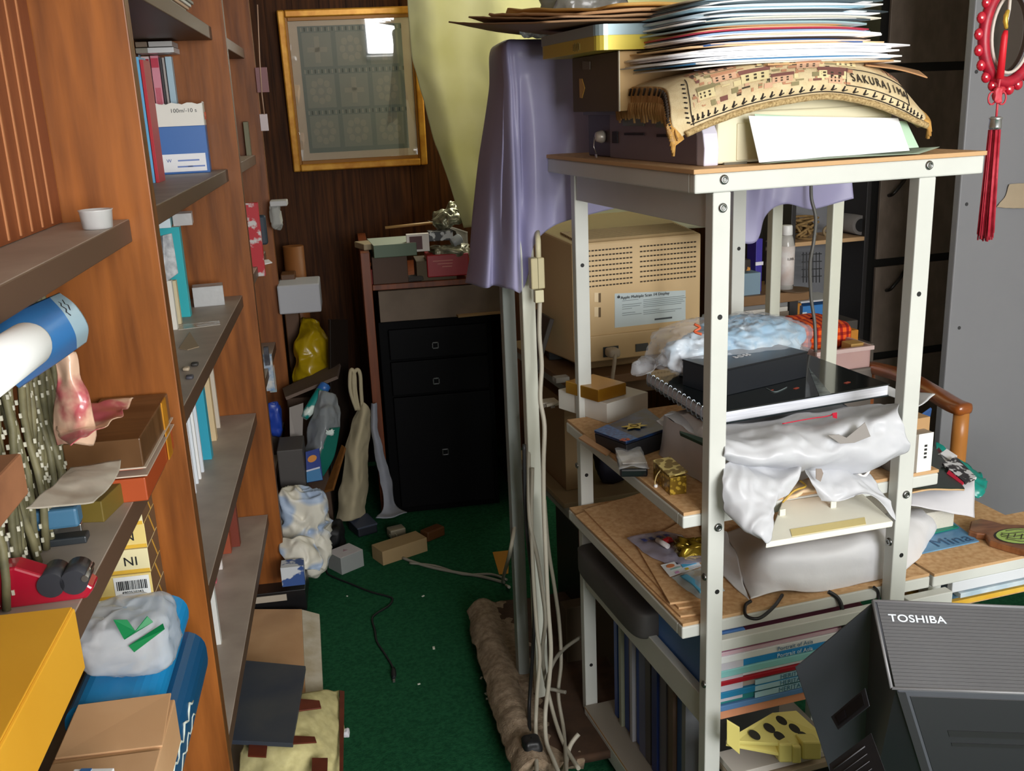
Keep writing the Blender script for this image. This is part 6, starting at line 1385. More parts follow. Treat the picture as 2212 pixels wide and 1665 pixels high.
# ------------------------------------------------------------------ computer monitor behind the rack
mo = thing('monitor', 'beige computer monitor seen from behind on the second rack', 'monitor', R(.35, 1.2, .899))
M_mon = mat('monitor_beige', 'd9bb8c', .45, col2='d3b484', scale=4); M_mond = mat('monitor_side', '9c8058', .5)
zb_m, zt_m = .935, 1.275; vm0, vm1 = .165, .56; um = 1.03
fr_m = [R(vm0, um, zb_m), R(vm1, um, zb_m), R(vm1, um, zt_m), R(vm0, um, zt_m)]
bk_m = [R(vm0-.03, um+.42, zb_m-.02), R(vm1+.03, um+.42, zb_m-.02), R(vm1+.03, um+.42, zt_m+.03), R(vm0-.03, um+.42, zt_m+.03)]
MB().hexa([fr_m[0], fr_m[1], bk_m[1], bk_m[0], fr_m[3], fr_m[2], bk_m[2], bk_m[3]]).build('housing', M_mon, mo, bevel=.006)
ri = MB()
for k in range(12):
    t_ = .03+k*.028; ri.box(fr_m[3].lerp(bk_m[3], t_)*.5+fr_m[2].lerp(bk_m[2], t_)*.5+zv(.003), (.36, .005, .008), rotz(ANG))
ri.build('top_ribs', C('a58a5c', .5), mo)
lowp = MB(); rbox(lowp, vm0+.01, vm1-.0, um-.006, um+.1, zb_m-.001, zb_m+.075); lowp.build('socket_panel', M_mon, mo, bevel=.004)
rbox(MB(), vm0+.04, vm1-.04, um+.05, um+.38, .899, zb_m-.004).build('base', M_mond, mo, bevel=.004)
vt = MB()
for r in range(8):
    z_ = at(1285, 541+11.0*r, U=um).z
    for k in range(34):
        if 15 <= k <= 16: continue
        v_ = vm0+.028+k*.0105
        vt.box(R(v_, um-.0006, z_), (.0072, .002, .0038), rotz(ANG))
stuff(vt.build('vents', C('3d2f1c', .7), mo))
q = [at(1328, 708, U=um-.001), at(1481, 691, U=um-.001), at(1481, 627, U=um-.001), at(1328, 634, U=um-.001)]
MB().slab(q, .0012).build('label', C('c9d6d8', .5), mo)
c_ = q[3].lerp(q[2], .42)-zv(.009)-RU*.0014
text('label_title', 'Apple Multiple Scan 14 Display', c_, RV, UP, .0115, C('3a4146', .5), mo, lift=.0016)
ap = MB(); ac = q[3].lerp(q[2], .05)-zv(.010)-RU*.0028
def disc(mb, c, rx, rz, d=.0005): mb.prism([c+RV*rx*math.cos(k*.5236)+UP*rz*math.sin(k*.5236) for k in range(12)], -RU*d)
disc(ap, ac-RV*.0014, .0027, .0035); disc(ap, ac+RV*.0014, .0027, .0035); disc(ap, ac+RV*.0005+UP*.0048, .0014, .0009)
ap.build('fruit_mark', C('32383c', .5), mo)
tl = MB(); random.seed(3)
for i in range(9):
    p = q[3].lerp(q[2], .42)-zv(.022+.0052*i); w_ = (.13, .135, .125, .13, .12, .0, .05, .12, .1)[i]
    if w_: tl.box(p+RV*(w_/2-.005)-RU*.0008, (w_, .0012, .0016), rotz(ANG))
for i in range(8):
    p = q[3].lerp(q[2], .10)-zv(.022+.006*i); w_ = (.05, .0, .06, .055, .03, .0, .04, .06)[i]
    if w_: tl.box(p+RV*w_/2-RU*.0008, (w_, .0012, .0016), rotz(ANG))
tl.build('label_text', C('8d999b', .6), mo)
tl = MB(); tl.box(q[0].lerp(q[1], .68)+zv(.012)-RU*.0008, (.055, .0012, .005), rotz(ANG)); tl.build('serial_number', C('4a5154', .6), mo)
for (y0, y1) in ((632, 652), (663, 684)):
    MB().slab([at(1284, y1, U=um-.001), at(1296, y1, U=um-.001), at(1296, y0, U=um-.001), at(1284, y0, U=um-.001)], .001).build('latch', C('f0d8ae', .5), mo)
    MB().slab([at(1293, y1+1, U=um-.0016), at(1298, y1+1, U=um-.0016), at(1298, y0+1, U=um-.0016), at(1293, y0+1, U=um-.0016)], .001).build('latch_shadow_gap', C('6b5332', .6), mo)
s0, s1 = at(1303, 772, U=um-.007), at(1336, 746, U=um-.007)
m_ = MB(); rbox(m_, (s0-RO).dot(RV), (s1-RO).dot(RV), um-.0085, um-.006, s0.z, s1.z); m_.build('power_socket', C('2e3336', .5), mo, bevel=.003)
s0, s1 = at(1373, 760, U=um-.007), at(1400, 740, U=um-.007)
m_ = MB(); rbox(m_, (s0-RO).dot(RV), (s1-RO).dot(RV), um-.0085, um-.006, s0.z, s1.z); m_.build('signal_socket', C('4a4c4c', .5), mo, bevel=.002)
pc_ = thing('power_cable', 'grey power cable plugged into the back of the beige monitor', 'cable', at(1320, 800, U=.99))
p0 = at(1318, 758, U=um-.01)
MB().blob(tuple(p0-RU*.018), (.036, .045, .026), rotz(ANG), e=.5, nu=24, nv=14).build('plug', C('b9ad9c', .5), pc_)
MB().tube(spline([p0-RU*.035, at(1327, 785, U=.97), at(1323, 815, U=.96), at(1320, 850, U=.97)], 8), .0055, 8).build('cord', C('b9ad9c', .5), pc_)
# things beside the monitor on the desk board
ZDK = .899
a = at(1215, 690, U=1.15)
MB().slab([at(1165, 800, U=1.06), at(1198, 690, U=1.12), at(1160, 668, U=1.25), at(1140, 770, U=1.2)][::-1], .014).build('notebook_case', C('3b3531', .35), bevel=.002); tag(COL.objects[-1], 'dark flat case leaning beside the monitor', 'case')
sbox('black_device', 'small black device with a white top beside the monitor', 'device', [C('141414', .4), C('cfcac0', .4)], (1186, 778), (1216, 776), ZDK, 742, .1, fm={1: 1})
tray_ = thing('clear_case', 'small clear case on the front edge of the desk board', 'case', at(1212, 822, Z=ZDK))
p = at(1212, 824, Z=ZDK)
MB().box(p+zv(.008), (.04, .03, .014), rotz(ANG)).build('case', M_haze, tray_)
for k in (-1, 1): MB().box(p+RV*.01*k+zv(.008), (.008, .014, .01), rotz(ANG)).build('white_piece', C('d9d4cb', .4), tray_)
# in-line box on a hanging cable, power strip, hanging cables
hb_ = thing('cable_box', 'beige in-line box on a cable hanging beside the purple cloth', 'cable box', at(1165, 660, U=.70))
q0, q1 = at(1149, 626, U=.70), at(1176, 556, U=.70)
m_ = MB(); rbox(m_, (q0-RO).dot(RV), (q1-RO).dot(RV), .70, .724, q0.z, q1.z); m_.build('body', C('c2b78f', .5), hb_, bevel=.003)
MB().box(((q0+q1)/2)-RU*.0005, (.001, .002, q1.z-q0.z), rotz(ANG)).build('seam', C('7d7552', .6), hb_)
q0, q1 = at(1157, 655, U=.703), at(1175, 626, U=.703)
m_ = MB(); rbox(m_, (q0-RO).dot(RV), (q1-RO).dot(RV), .703, .720, q0.z, q1.z); m_.build('connector', C('d3cba8', .5), hb_, bevel=.002)
MB().tube([at(1163, 560, U=.712), at(1162, 520, U=.714), at(1160, 500, U=.74)], .007, 8).build('upper_cord', C('d3cba8', .5), hb_)
cable('hanging_cable', 'long pale cable hanging from the in-line box to the floor', [at(1166, 652, U=.712), at(1165, 720, U=.70), at(1170, 790, U=.69), at(1167, 860, U=.67), at(1176, 920, U=.65), at(1174, 1000, U=.64), at(1175, 1100, U=.63), at(1180, 1220, U=.62), at(1184, 1310, U=.61), at(1190, 1400, U=.60), at(1186, 1470, U=.60), at(1178, 1540, U=.60), at(1180, 1600, Z=.085), at(1195, 1640, Z=.08), at(1215, 1690, Z=.08)], .0058, C('b5af9f', .5))
ps = thing('power_strip', 'white power strip at the front edge of the desk board', 'power strip', at(1170, 880, U=.85))
q0, q1 = at(1143, 886, U=.86), at(1208, 866, U=.86)
m_ = MB(); rbox(m_, (q0-RO).dot(RV), (q1-RO).dot(RV), .86, .90, q0.z+.002, q1.z); m_.build('body', C('bdb3a4', .4), ps, bevel=.003)
for k in range(3):
    q = at(1150+k*22, 877, U=.859); MB().box(q, (.012, .003, .010), rotz(ANG)).build('outlet', C('6b6258', .5), ps)
MB().tube([at(1180, 876, U=.85), at(1195, 872, U=.85), at(1205, 868, U=.85)], .005, 8).build('plug', C('bdb3a4', .4), ps)
cable('hanging_cable', 'pale cable dropping from the power strip to the floor', [at(1154, 878, U=.85), at(1145, 920, U=.80), at(1142, 1000, U=.76), at(1144, 1120, U=.72), at(1160, 1200, U=.70), at(1172, 1280, U=.68), at(1178, 1340, U=.67), at(1172, 1420, U=.66), at(1190, 1520, U=.64), at(1215, 1600, Z=.08), at(1250, 1660, Z=.075)], .0055, C('a39d8d', .5))
cable('hanging_cable', 'pale cable curving out left between the grey posts', [at(1108, 930, U=.92), at(1100, 980, U=.92), at(1112, 1060, U=.92), at(1112, 1130, U=.9), at(1100, 1200, U=.9), at(1086, 1255, Z=.02), at(1100, 1268, Z=.02)], .0055, C('a8a292', .5))
cable('hanging_cable', 'pale cable bowed beside the left front post of the second rack', [at(1150, 1010, U=.74), at(1148, 1120, U=.72), at(1152, 1240, U=.69), at(1160, 1360, U=.66), at(1166, 1420, U=.64), at(1160, 1500, U=.62), at(1157, 1580, Z=.09), at(1160, 1690, Z=.08)], .0056, C('a39d8d', .5))
cable('hanging_cable', 'grey cable looping among the cables on the floor', [at(1255, 1375, U=.72), at(1220, 1400, U=.68), at(1196, 1430, U=.64), at(1180, 1480, U=.62), at(1200, 1490, U=.62), at(1222, 1495, U=.6)], .005, C('7d786c', .5))
cable('hanging_cable', 'pale cable rising from the floor to the right below the stool', [at(1176, 1080, U=.68), at(1184, 1180, U=.68), at(1198, 1270, U=.69), at(1208, 1345, U=.7), at(1212, 1430, U=.66), at(1206, 1500, U=.63), at(1218, 1580, Z=.085), at(1224, 1680, Z=.08)], .0052, C('8d8778', .5))
cable('hanging_cable', 'short pale cable crossing at the bottom of the cable tangle', [at(1250, 1585, Z=.10), at(1232, 1610, Z=.08), at(1222, 1650, Z=.06), at(1222, 1700, Z=.05)], .006, C('b5af9f', .5))
cable('black_cable', 'black cable along the left front post of the second rack', [at(1132, 960, U=.755), at(1134, 1060, U=.755), at(1138, 1150, U=.75), at(1150, 1250, U=.74), at(1154, 1330, U=.72), at(1150, 1420, U=.70), at(1143, 1530, U=.68), at(1146, 1610, Z=.08)], .005, C('2a2a2c', .5))
MB().blob(tuple(at(1148, 1612, Z=.085)), (.05, .05, .05), amp=.004, fr=20).build('black_plug', C('151517', .5)); tag(COL.objects[-1], 'black round plug at the foot of the cable tangle', 'plug')
# things on lower shelf of second rack
MB().hexa([R(.16, 1.12, .513), R(.24, 1.12, .513), R(.24, 1.4, .513), R(.16, 1.4, .513)] + [R(.16, 1.12, .80), R(.24, 1.12, .80), R(.24, 1.4, .80), R(.16, 1.4, .80)]).build('envelope_file', mat('tan_file', '8d7350', .7), bevel=.002); tag(COL.objects[-1], 'tan files standing on the lower shelf of the second rack', 'file')
MB().blob(tuple(R(.32, 1.15, .65)), (.10, .1, .27), amp=.012, fr=14).build('dark_bag', C('1d1f33', .6)); tag(COL.objects[-1], 'dark blue bag on the lower shelf of the second rack', 'bag')
MB().hexa([R(.155, .96, .06), R(.185, .96, .06), R(.185, 1.0, .06), R(.155, 1.0, .06)] + [R(.150, .96, .485), R(.19, .96, .485), R(.19, 1.0, .485), R(.150, 1.0, .485)]).build('red_folder', C('8c1414', .5), bevel=.002); tag(COL.objects[-1], 'red folder standing under the second rack', 'folder')
MB().hexa([R(.22, 1.0, .0), R(.34, 1.0, .0), R(.34, 1.4, .0), R(.22, 1.4, .0)] + [R(.22, 1.0, .45), R(.34, 1.0, .45), R(.34, 1.4, .45), R(.22, 1.4, .45)]).build('computer_case', C('1c1b1b', .5), bevel=.004); tag(COL.objects[-1], 'dark computer case under the second rack', 'computer')
MB().box(tuple(R(.15, .93, .12)), (.16, .05, .24), rotz(ANG)).build('storage_box', C('4a3c2a', .7), bevel=.003); tag(COL.objects[-1], 'brownish box standing before the red folder under the second rack', 'box')
# ------------------------------------------------------------------ desk to the right of the rack
ds = thing('desk', 'low particle board desk with a white metal edge to the right of the rack', 'desk', R(.95, .3, 0))
M_deskedge = C('dfe1e4', .4)
mb_ = MB(); rbox(mb_, .585, .942, .028, .50, Z3, Z3+.0065, 1, {1: 0}); rbox(mb_, .9425, 1.35, .028, .215, Z3, Z3+.0065, 1, {1: 0}); mb_.build('desk_top', [M_particle, M_rim], ds)
mb_ = MB(); rbox(mb_, .585, 1.35, .030, .052, Z3-.026, Z3); rbox(mb_, .585, .942, .48, .50, Z3-.026, Z3); rbox(mb_, .585, .605, .052, .48, Z3-.026, Z3); rbox(mb_, .92, .94, .052, .48, Z3-.026, Z3); rbox(mb_, .945, 1.35, .195, .215, Z3-.026, Z3); mb_.build('desk_frame', M_rack, ds, bevel=.003)
mb_ = MB(); rbox(mb_, .64, 1.35, .034, .05, Z3-.052, Z3-.027); mb_.build('front_rail', C('d5d8dd', .4), ds, bevel=.002)
mb_ = MB(); rbox(mb_, .505, .615, .004, .028, Z3-.058, Z3-.028); mb_.build('joining_bracket', M_rack, ds, bevel=.002)
for v, u in ((.60, .06), (.60, .455), (.905, .455), (1.3, .06), (1.3, .18)):
    if True:
        mb_ = MB(); rbox(mb_, v, v+.034, u, u+.03, 0, Z3-.027); mb_.build('leg', M_rack, ds, bevel=.002)
ZK = Z3+.0065
mb_ = MB(); rbox(mb_, .60, 1.3, .05, .19, .56, .568); rbox(mb_, .60, .90, .191, .45, .56, .568); mb_.build('lower_shelf', M_particle, ds)
# magazines on the lower shelf
zm = .5685
for i, (v0, v1, u0, c, lb) in enumerate(((.60, .95, .04, 'd6a534', 'mustard magazine lowest on the shelf under the desk'), (.64, 1.02, .05, '35586f', 'dark blue magazine on the shelf under the desk'), (.66, 1.1, .03, 'a9bfcd', 'pale blue magazine on the shelf under the desk'), (.75, 1.15, .05, '4a4138', 'dark brown magazine on the shelf under the desk'))):
    m_ = MB(); rbox(m_, v0, v1, u0, u0+.15, zm, zm+.011); tag(m_.build('magazine', mat('mag_'+c, c, .35, col2={'d6a534': 'e0b84c', '35586f': '5d83a0', 'a9bfcd': 'd5dde2', '4a4138': '8d6a52'}[c], scale=18), bevel=.001), lb, 'magazine', 'magazines under the desk'); zm += .0115
# things on the desk
flat('brochure', 'blue brochure with pale lettering and a green corner on the desk', 'brochure', mat('blue_brochure', '6f9fc2', .4, col2='4f7fa8', scale=12), [(1975, 1198), (2115, 1168), (2010, 1090), (1965, 1092)], ZK+.003, .003)
bro = COL.objects[-1]
p = at(2055, 1168, Z=ZK+.0032); text('lettering', 'Mina', p, (at(2100, 1160, Z=ZK)-at(2000, 1178, Z=ZK)), UP.cross(RV), .05, C('33577a', .5), bro)
flat('green_folder', 'teal green folder tip lying on the blue brochure', 'folder', C('0f7f6a', .45), [(1972, 1162), (2072, 1138), (1970, 1085), (1966, 1090)], ZK+.0065, .003)
rows = [[at(x, y, U=u) for x, y, u in ((1968, 1092, .14), (2040, 1105, .15), (2106, 1118, .16))], [at(x, y, U=u) for x, y, u in ((1966, 1070, .17), (2040, 1070, .18), (2106, 1055, .2))], [at(x, y, U=u) for x, y, u in ((1970, 1055, .20), (2040, 1045, .22), (2105, 1030, .24))]]
for r in rows:
    for p in r: p.z = max(p.z, ZK+.009)
patch(rows, 16, 12, .002, 20).build('paper', cloth('sheet_b', 'dcdbe0', .1, .6), solid=.0012); tag(COL.objects[-1], 'white sheet hanging off the papers on the desk at the end of the rack', 'paper')
m_ = MB(); rbox(m_, .61, .78, .20, .5, ZK+.001, ZK+.05); tag(m_.build('paper_pile', M_pages, bevel=.002), 'pile of papers on the desk behind the right post', 'paper')
zpp = ZK+.051
q = [at(1972, 1052, U=.12), at(2084, 1054, U=.13), at(2018, 962, U=.36), at(1975, 975, U=.36)]
MB().slab(q, .004, n=UP).build('black_magazine', C('1d2a25', .25), bevel=.001); tag(COL.objects[-1], 'glossy black green magazine tilted on the papers behind the right post', 'magazine')
rows = [[at(1970, 1062, U=.115), at(2010, 1056, U=.12), at(2084, 1058, U=.128)], [at(1970, 1055, U=.14), at(2010, 1050, U=.14), at(2080, 1050, U=.14)]]
patch(rows, 14, 6, .001, 20).build('tan_envelope', C('d8b384', .7), solid=.003); tag(COL.objects[-1], 'tan envelope under the black green magazine', 'envelope')
q = [at(2035, 1000, U=.24), at(2085, 1042, U=.15), at(2110, 1030, U=.17), at(2065, 985, U=.27)]
MB().slab(q, .006, n=UP).build('printed_book', mat('bw_print', '2e2b30', .4, col2='cfcfd2', scale=60, mixlo=.5, mixhi=.56), bevel=.001); tag(COL.objects[-1], 'black and white printed book beside the teal bag', 'book')
MB().slab([at(2045, 1022, U=.20), at(2078, 1046, U=.148), at(2082, 1042, U=.15), at(2050, 1015, U=.205)], .004, n=UP).build('red_card', C('c01f3c', .4)); tag(COL.objects[-1], 'red card edge between the magazine and the printed book', 'card')
rows = [[at(x, y, U=u) for x, y, u in ((2020, 960, .42), (2050, 975, .38), (2105, 1015, .34), (2122, 1022, .32))], [at(x, y, U=u) for x, y, u in ((2020, 990, .36), (2055, 1010, .33), (2110, 1045, .27), (2130, 1050, .27))], [at(x, y, U=u) for x, y, u in ((2030, 1010, .34), (2070, 1050, .28), (2108, 1078, .25), (2126, 1070, .25))]]
for r in rows:
    for p in r: p.z = max(p.z, ZK+.002)
patch(rows, 24, 18, .008, 30, 3).build('teal_bag', mat('teal_bag', '128a7e', .3), solid=.002); tag(COL.objects[-1], 'teal plastic bag at the far edge of the desk', 'bag')
for i in range(2):
    q = [at(2020+i*12, 985-i*6, U=.30), at(2045+i*12, 1002-i*6, U=.27), at(2060+i*8, 990-i*6, U=.29), at(2035+i*10, 975-i*6, U=.32)]
    MB().slab(q, .002, n=UP).build('paper_slip', C('e0dfe2', .5)); tag(COL.objects[-1], ['lower white slip on the teal bag', 'upper white slip on the teal bag'][i], 'paper')
MB().slab([at(2022, 972, U=.34), at(2048, 1000, U=.29), at(2052, 995, U=.29), at(2028, 966, U=.35)], .003, n=UP).build('maroon_card', C('6a2f3a', .45)); tag(COL.objects[-1], 'maroon card between the black green magazine and the white slips', 'card')
# wooden trivet
tv = thing('trivet', 'varnished wooden trivet with a green inlay crossed by dark lines on the desk', 'trivet', at(2180, 1175, Z=ZK))
M_tv = mat('walnut', '8d5a36', .35, col2='6f4022', scale=6, stretch=(4, 14, 4), coat=.3); 
ol = [(2092, 1150), (2097, 1130), (2118, 1124), (2146, 1130), (2165, 1136), (2212, 1138), (2270, 1150), (2290, 1172), (2270, 1190), (2215, 1194), (2170, 1182), (2138, 1172), (2128, 1158), (2110, 1156)]
zt3 = ZK+.016
pts = [at(x, y-5, Z=zt3) for x, y in ol]
MB().prism([Vector((p.x, p.y, ZK+.0005)) for p in pts][::-1], zv(.0155)).build('board', M_tv, tv, bevel=.003)
c_ = at(2205, 1158, Z=zt3); e1 = at(2270, 1160, Z=zt3)-c_; e2 = at(2205, 1142, Z=zt3)-c_
el = lambda s, h: [c_+e1*s*.86*math.cos(k*.2618)+e2*s*math.sin(k*.2618)+zv(h) for k in range(24)]
MB().prism(el(1.06, .0002), zv(.0006)).build('dark_ring', C('2e2622', .5), tv)
gi = MB(); gi.prism(el(.97, .0009), zv(.0006)); gi.build('green_inlay', C('a9c76a', .4), tv)
gl_ = MB()
for k in range(-2, 3):
    gl_.tube([c_+e1*.85*(s*.86)+e2*(k*.33+.14*math.sin(s*4+k))+zv(.0018) for s in [-.9+.2*j for j in range(10)] if (s*.86)**2+(k*.33)**2 < .8], .0011, 5) if True else None
for k in range(-3, 4):
    xx = k*.26; hh = math.sqrt(max(0, 1-xx*xx))*.5
    gl_.tube([c_+e1*.86*xx+e2*(-hh+.25*(k % 2))+zv(.0018), c_+e1*.86*(xx+.06)+e2*(hh*.4)+zv(.0018)], .0011, 5)
gl_.build('inlay_lines', C('3b3a26', .5), tv)

# ------------------------------------------------------------------ wooden armchair
ch = thing('armchair', 'varnished wooden armchair behind the desk, its arm and post showing', 'chair', R(.75, .7, 0))
M_arm = mat('armchair_wood', '9a5523', .28, col2='7d3f16', scale=6, stretch=(2, 2, 9), coat=.4)
arm = [at(1878, 792, U=1.0), at(1950, 812, U=.82), at(2010, 845, U=.66), at(2060, 875, U=.55), at(2090, 886, U=.50)]
w_ = .028
def armr(pts_):
    m_ = MB(); L_ = spline(pts_, 6); k = len(L_)
    for i in range(k):
        pass
    b = len(m_.v); n = 10
    for i, p in enumerate(L_):
        t_ = (L_[min(i+1, k-1)]-L_[max(i-1, 0)]).normalized(); x = t_.cross(UP).normalized(); y = x.cross(t_)
        sc = 1 if i < k-2 else (.85 if i == k-2 else .5)
        for j in range(n):
            a_ = 2*math.pi*j/n; m_.v.append(p+x*math.copysign(abs(math.cos(a_))**.6, math.cos(a_))*w_*sc+y*math.copysign(abs(math.sin(a_))**.6, math.sin(a_))*.017*sc)
    for i in range(k-1):
        for j in range(n): m_.f.append([b+i*n+j, b+i*n+(j+1) % n, b+(i+1)*n+(j+1) % n, b+(i+1)*n+j]); m_.m.append(0); m_.sm.append(True)
    m_.f.append([b+j for j in range(n)][::-1]); m_.m.append(0); m_.sm.append(True)
    m_.f.append([b+(k-1)*n+j for j in range(n)]); m_.m.append(0); m_.sm.append(True)
    return m_
armr(arm).build('arm', M_arm, ch)
pt = arm[3].lerp(arm[4], .6); MB().lathe((pt.x, pt.y, 0), [(.018, 0), (.020, .4), (.021, .75), (.020, pt.z-.01)], n=20).build('front_post', mat('post_wood', 'b8793a', .35, col2='a0642a', scale=6, stretch=(3, 3, .6)), ch)
p2 = arm[0]; MB().lathe((p2.x, p2.y, 0), [(.018, 0), (.02, .5), (.019, p2.z)], n=16).build('rear_post', M_arm, ch)
sd = R(.64, .98, 0)
d_ = (Vector((p2.x, p2.y, 0))-Vector((pt.x, pt.y, 0))); s_ = -RV*.5
P = [Vector((pt.x, pt.y, .40)), Vector((p2.x, p2.y, .40)), Vector((p2.x, p2.y, .40))+s_, Vector((pt.x, pt.y, .40))+s_*.0+RV*-.05]
MB().prism([Vector((pt.x, pt.y, .38))+d_*.28-RV*.02, Vector((pt.x, pt.y, .38))+d_*.86-RV*.02, Vector((pt.x, pt.y, .38))+d_*.86-RV*.30, Vector((pt.x, pt.y, .38))+d_*.28-RV*.30], zv(.05)).build('seat', M_arm, ch, bevel=.006)

# ------------------------------------------------------------------ grey steel cabinet side, tassel charm, torn tape
gp2 = thing('partition_panel', 'plain grey steel partition panel rising behind the desk at the right', 'partition', R(1.1, .32, 0))
M_grey = mat('grey_steel', '939397', .45, spec=.4, col2='8e8e92', scale=2)
a_ = at(2172, 1112, Z=ZK); b_ = at(2045, 1050, Z=ZK)
UG = 1.12; va_ = (at(2059, 600, U=UG)-RO).dot(RV)
m_ = MB(); rbox(m_, va_, va_+.50, UG, UG+.03, 0, 2.42); m_.build('body', M_grey, gp2, bevel=.004)
for (x, y) in ((2088, 441), (2072, 708), (2109, 155)):
    p = at(x, y, U=UG-.0005); MB().lathe(p, [(.006, 0), (.006, .0012)], axis=-RU, n=12).build('screw', C('5d5d60', .4, .6), gp2)
VT = UG-.004
rows = [[at(2180, 398, U=VT-.004), at(2200, 396, U=VT-.006), at(2235, 394, U=VT-.004)], [at(2170, 425, U=VT), at(2195, 424, U=VT-.002), at(2235, 422, U=VT)], [at(2152, 448, U=VT-.003), at(2190, 450, U=VT-.008), at(2235, 448, U=VT)]]
patch(rows, 16, 14, .002, 40, 2).build('masking_tape', C('b9a68c', .6), solid=.0008); tag(COL.objects[-1], 'torn beige masking tape stuck on the grey steel partition', 'tape')
ta = thing('tassel_charm', 'red knotted tassel charm with a round mirror hanging before the grey partition', 'charm', at(2155, 100, U=.10))
UT = .10
cm = at(2182, 72, U=UT); sx_ = (at(2192, 72, U=UT)-cm).length/10
M_red = mat('red_cord', 'b0132c', .4, col2='93102a', scale=80); M_red2 = C('c63a48', .5)
def ring(rx, rz, d, n=40): return [cm + RV*rx*sx_*math.cos(2*math.pi*k/n) + UP*rz*sx_*math.sin(2*math.pi*k/n) - RU*d for k in range(n)]
MB().tube(ring(56, 82, 0), .011, 10, closed=True).build('red_ring', M_red, ta)
MB().tube(ring(42, 66, .004), .0032, 8, closed=True).build('white_rim', C('c9bfb5', .4), ta)
MB().prism(ring(42, 66, -.004, 40), RU*.004).build('mirror', C('2b211b', .08, .0, spec=.8), ta)
bd_ = MB()
for k in range(22):
    an = 2*math.pi*k/22; bd_.blob(cm + RV*66*sx_*math.cos(an) + UP*95*sx_*math.sin(an), (.020, .014, .022), e=1, nu=12, nv=8)
bd_.build('glass_beads', mat('red_glass', 'b8142e', .12, spec=.8, coat=.5), ta)
MB().tube([at(2185, -40, U=UT-.02), at(2180, 20, U=UT-.02), at(2172, 60, U=UT-.02)], .003, 8).build('cord', C('c9c1b6', .5), ta)
MB().tube([at(2185, -40, U=UT-.02), Vector((at(2185, -40, U=UT-.02).x, at(2185, -40, U=UT-.02).y, 2.5))], .0016, 6).build('hanging_string', M_red, ta)
MB().tube(spline([at(2178, 22, U=UT-.02), at(2172, 40, U=UT-.022), at(2174, 62, U=UT-.022)], 4), [.003, .004, .004, .005, .004, .005, .004, .004, .003], 8).build('gold_knot', C('c9a640', .35, .4), ta)
MB().tube([at(2173, 66, U=UT-.02), at(2170, 78, U=UT-.02), at(2160, 170, U=UT-.02)], [.004, .006, .007], 10).build('inner_tassel', mat('bright_red', 'd4182a', .5), ta)
MB().tube([at(2160, 170, U=UT-.02), at(2156, 195, U=UT-.01), at(2154, 232, U=UT-.01), at(2152, 255, U=UT-.01)], .0022, 8).build('knot_cord', M_red2, ta)
for s in (-1, 1):
    c0 = at(2154+s*11, 212, U=UT-.01); MB().tube([c0+RV*.009*math.cos(k*.628)+UP*.012*math.sin(k*.628) for k in range(10)], .0018, 6, closed=True).build('knot_loop', M_red2, ta)
MB().blob(tuple(at(2155, 206, U=UT-.012)), (.016, .012, .028), amp=.004, fr=120, seed=2, nu=24, nv=16).build('knot', M_red2, ta)
p = at(2150, 262, U=UT-.01); MB().lathe(at(2149, 279, U=UT-.01), [(.011, 0), (.012, .004), (.011, .018), (.013, .021), (.008, .024)], n=20).build('silver_cap', C('b9bcbf', .25, .9), ta)
ts = MB(); random.seed(6)
for k in range(46):
    an = random.uniform(0, 6.283); r = .0105*math.sqrt(random.random())
    t0 = at(2149, 280, U=UT-.01) + RV*r*math.cos(an)+RU*r*math.sin(an)
    t1 = at(2130, 515+random.uniform(-14, 6), U=UT-.01) + RV*r*1.5*math.cos(an)+RU*r*1.5*math.sin(an)
    t1.x = t0.x*.9+t1.x*.1 if False else t1.x
    ts.tube([t0, (t0+t1)/2, t1], .0016, 5)
ts.build('tassel', mat('tassel_red', 'c23446', .6, col2='a8172c', scale=60), ta)

# ------------------------------------------------------------------ dark wardrobe behind
wr = thing('wardrobe', 'dark brown wardrobe panels in a black frame at the back right', 'wardrobe', R(1.6, 1.9, 0))
UW = 1.75
M_wp = mat('wardrobe_panel', '85766a', .5, col2='75675b', scale=4, stretch=(6, 1, 3)); M_bf = C('0b0a0a', .4)
def wz(y, x=1985): return at(x, y, U=UW).z
xv0 = (at(1892, 300, U=UW)-RO).dot(RV); xv1 = xv0+.5
m_ = MB(); rbox(m_, xv0, xv1, UW+.012, UW+.5, 0, 2.35); m_.build('carcass', M_bf, wr)
zs_ = [2.34, wz(145), wz(560), wz(758), .05]
for k in range(4):
    m_ = MB(); rbox(m_, xv0+.035, xv1-.02, UW, UW+.0125, zs_[k+1]+.016, zs_[k]-.016); d_ = m_.build('door_panel', M_wp, wr, bevel=.002)
    if k in (1, 2):
        hx_, hy_ = ((1930, 410), (1925, 615))[k-1]
        MB().tube(spline([at(hx_+28, hy_-28, U=UW-.002), at(hx_+20, hy_-16, U=UW-.03), at(hx_, hy_+8, U=UW-.03), at(hx_-10, hy_+12, U=UW-.002)], 5), .007, 8).build('handle', C('16110e', .4), wr)
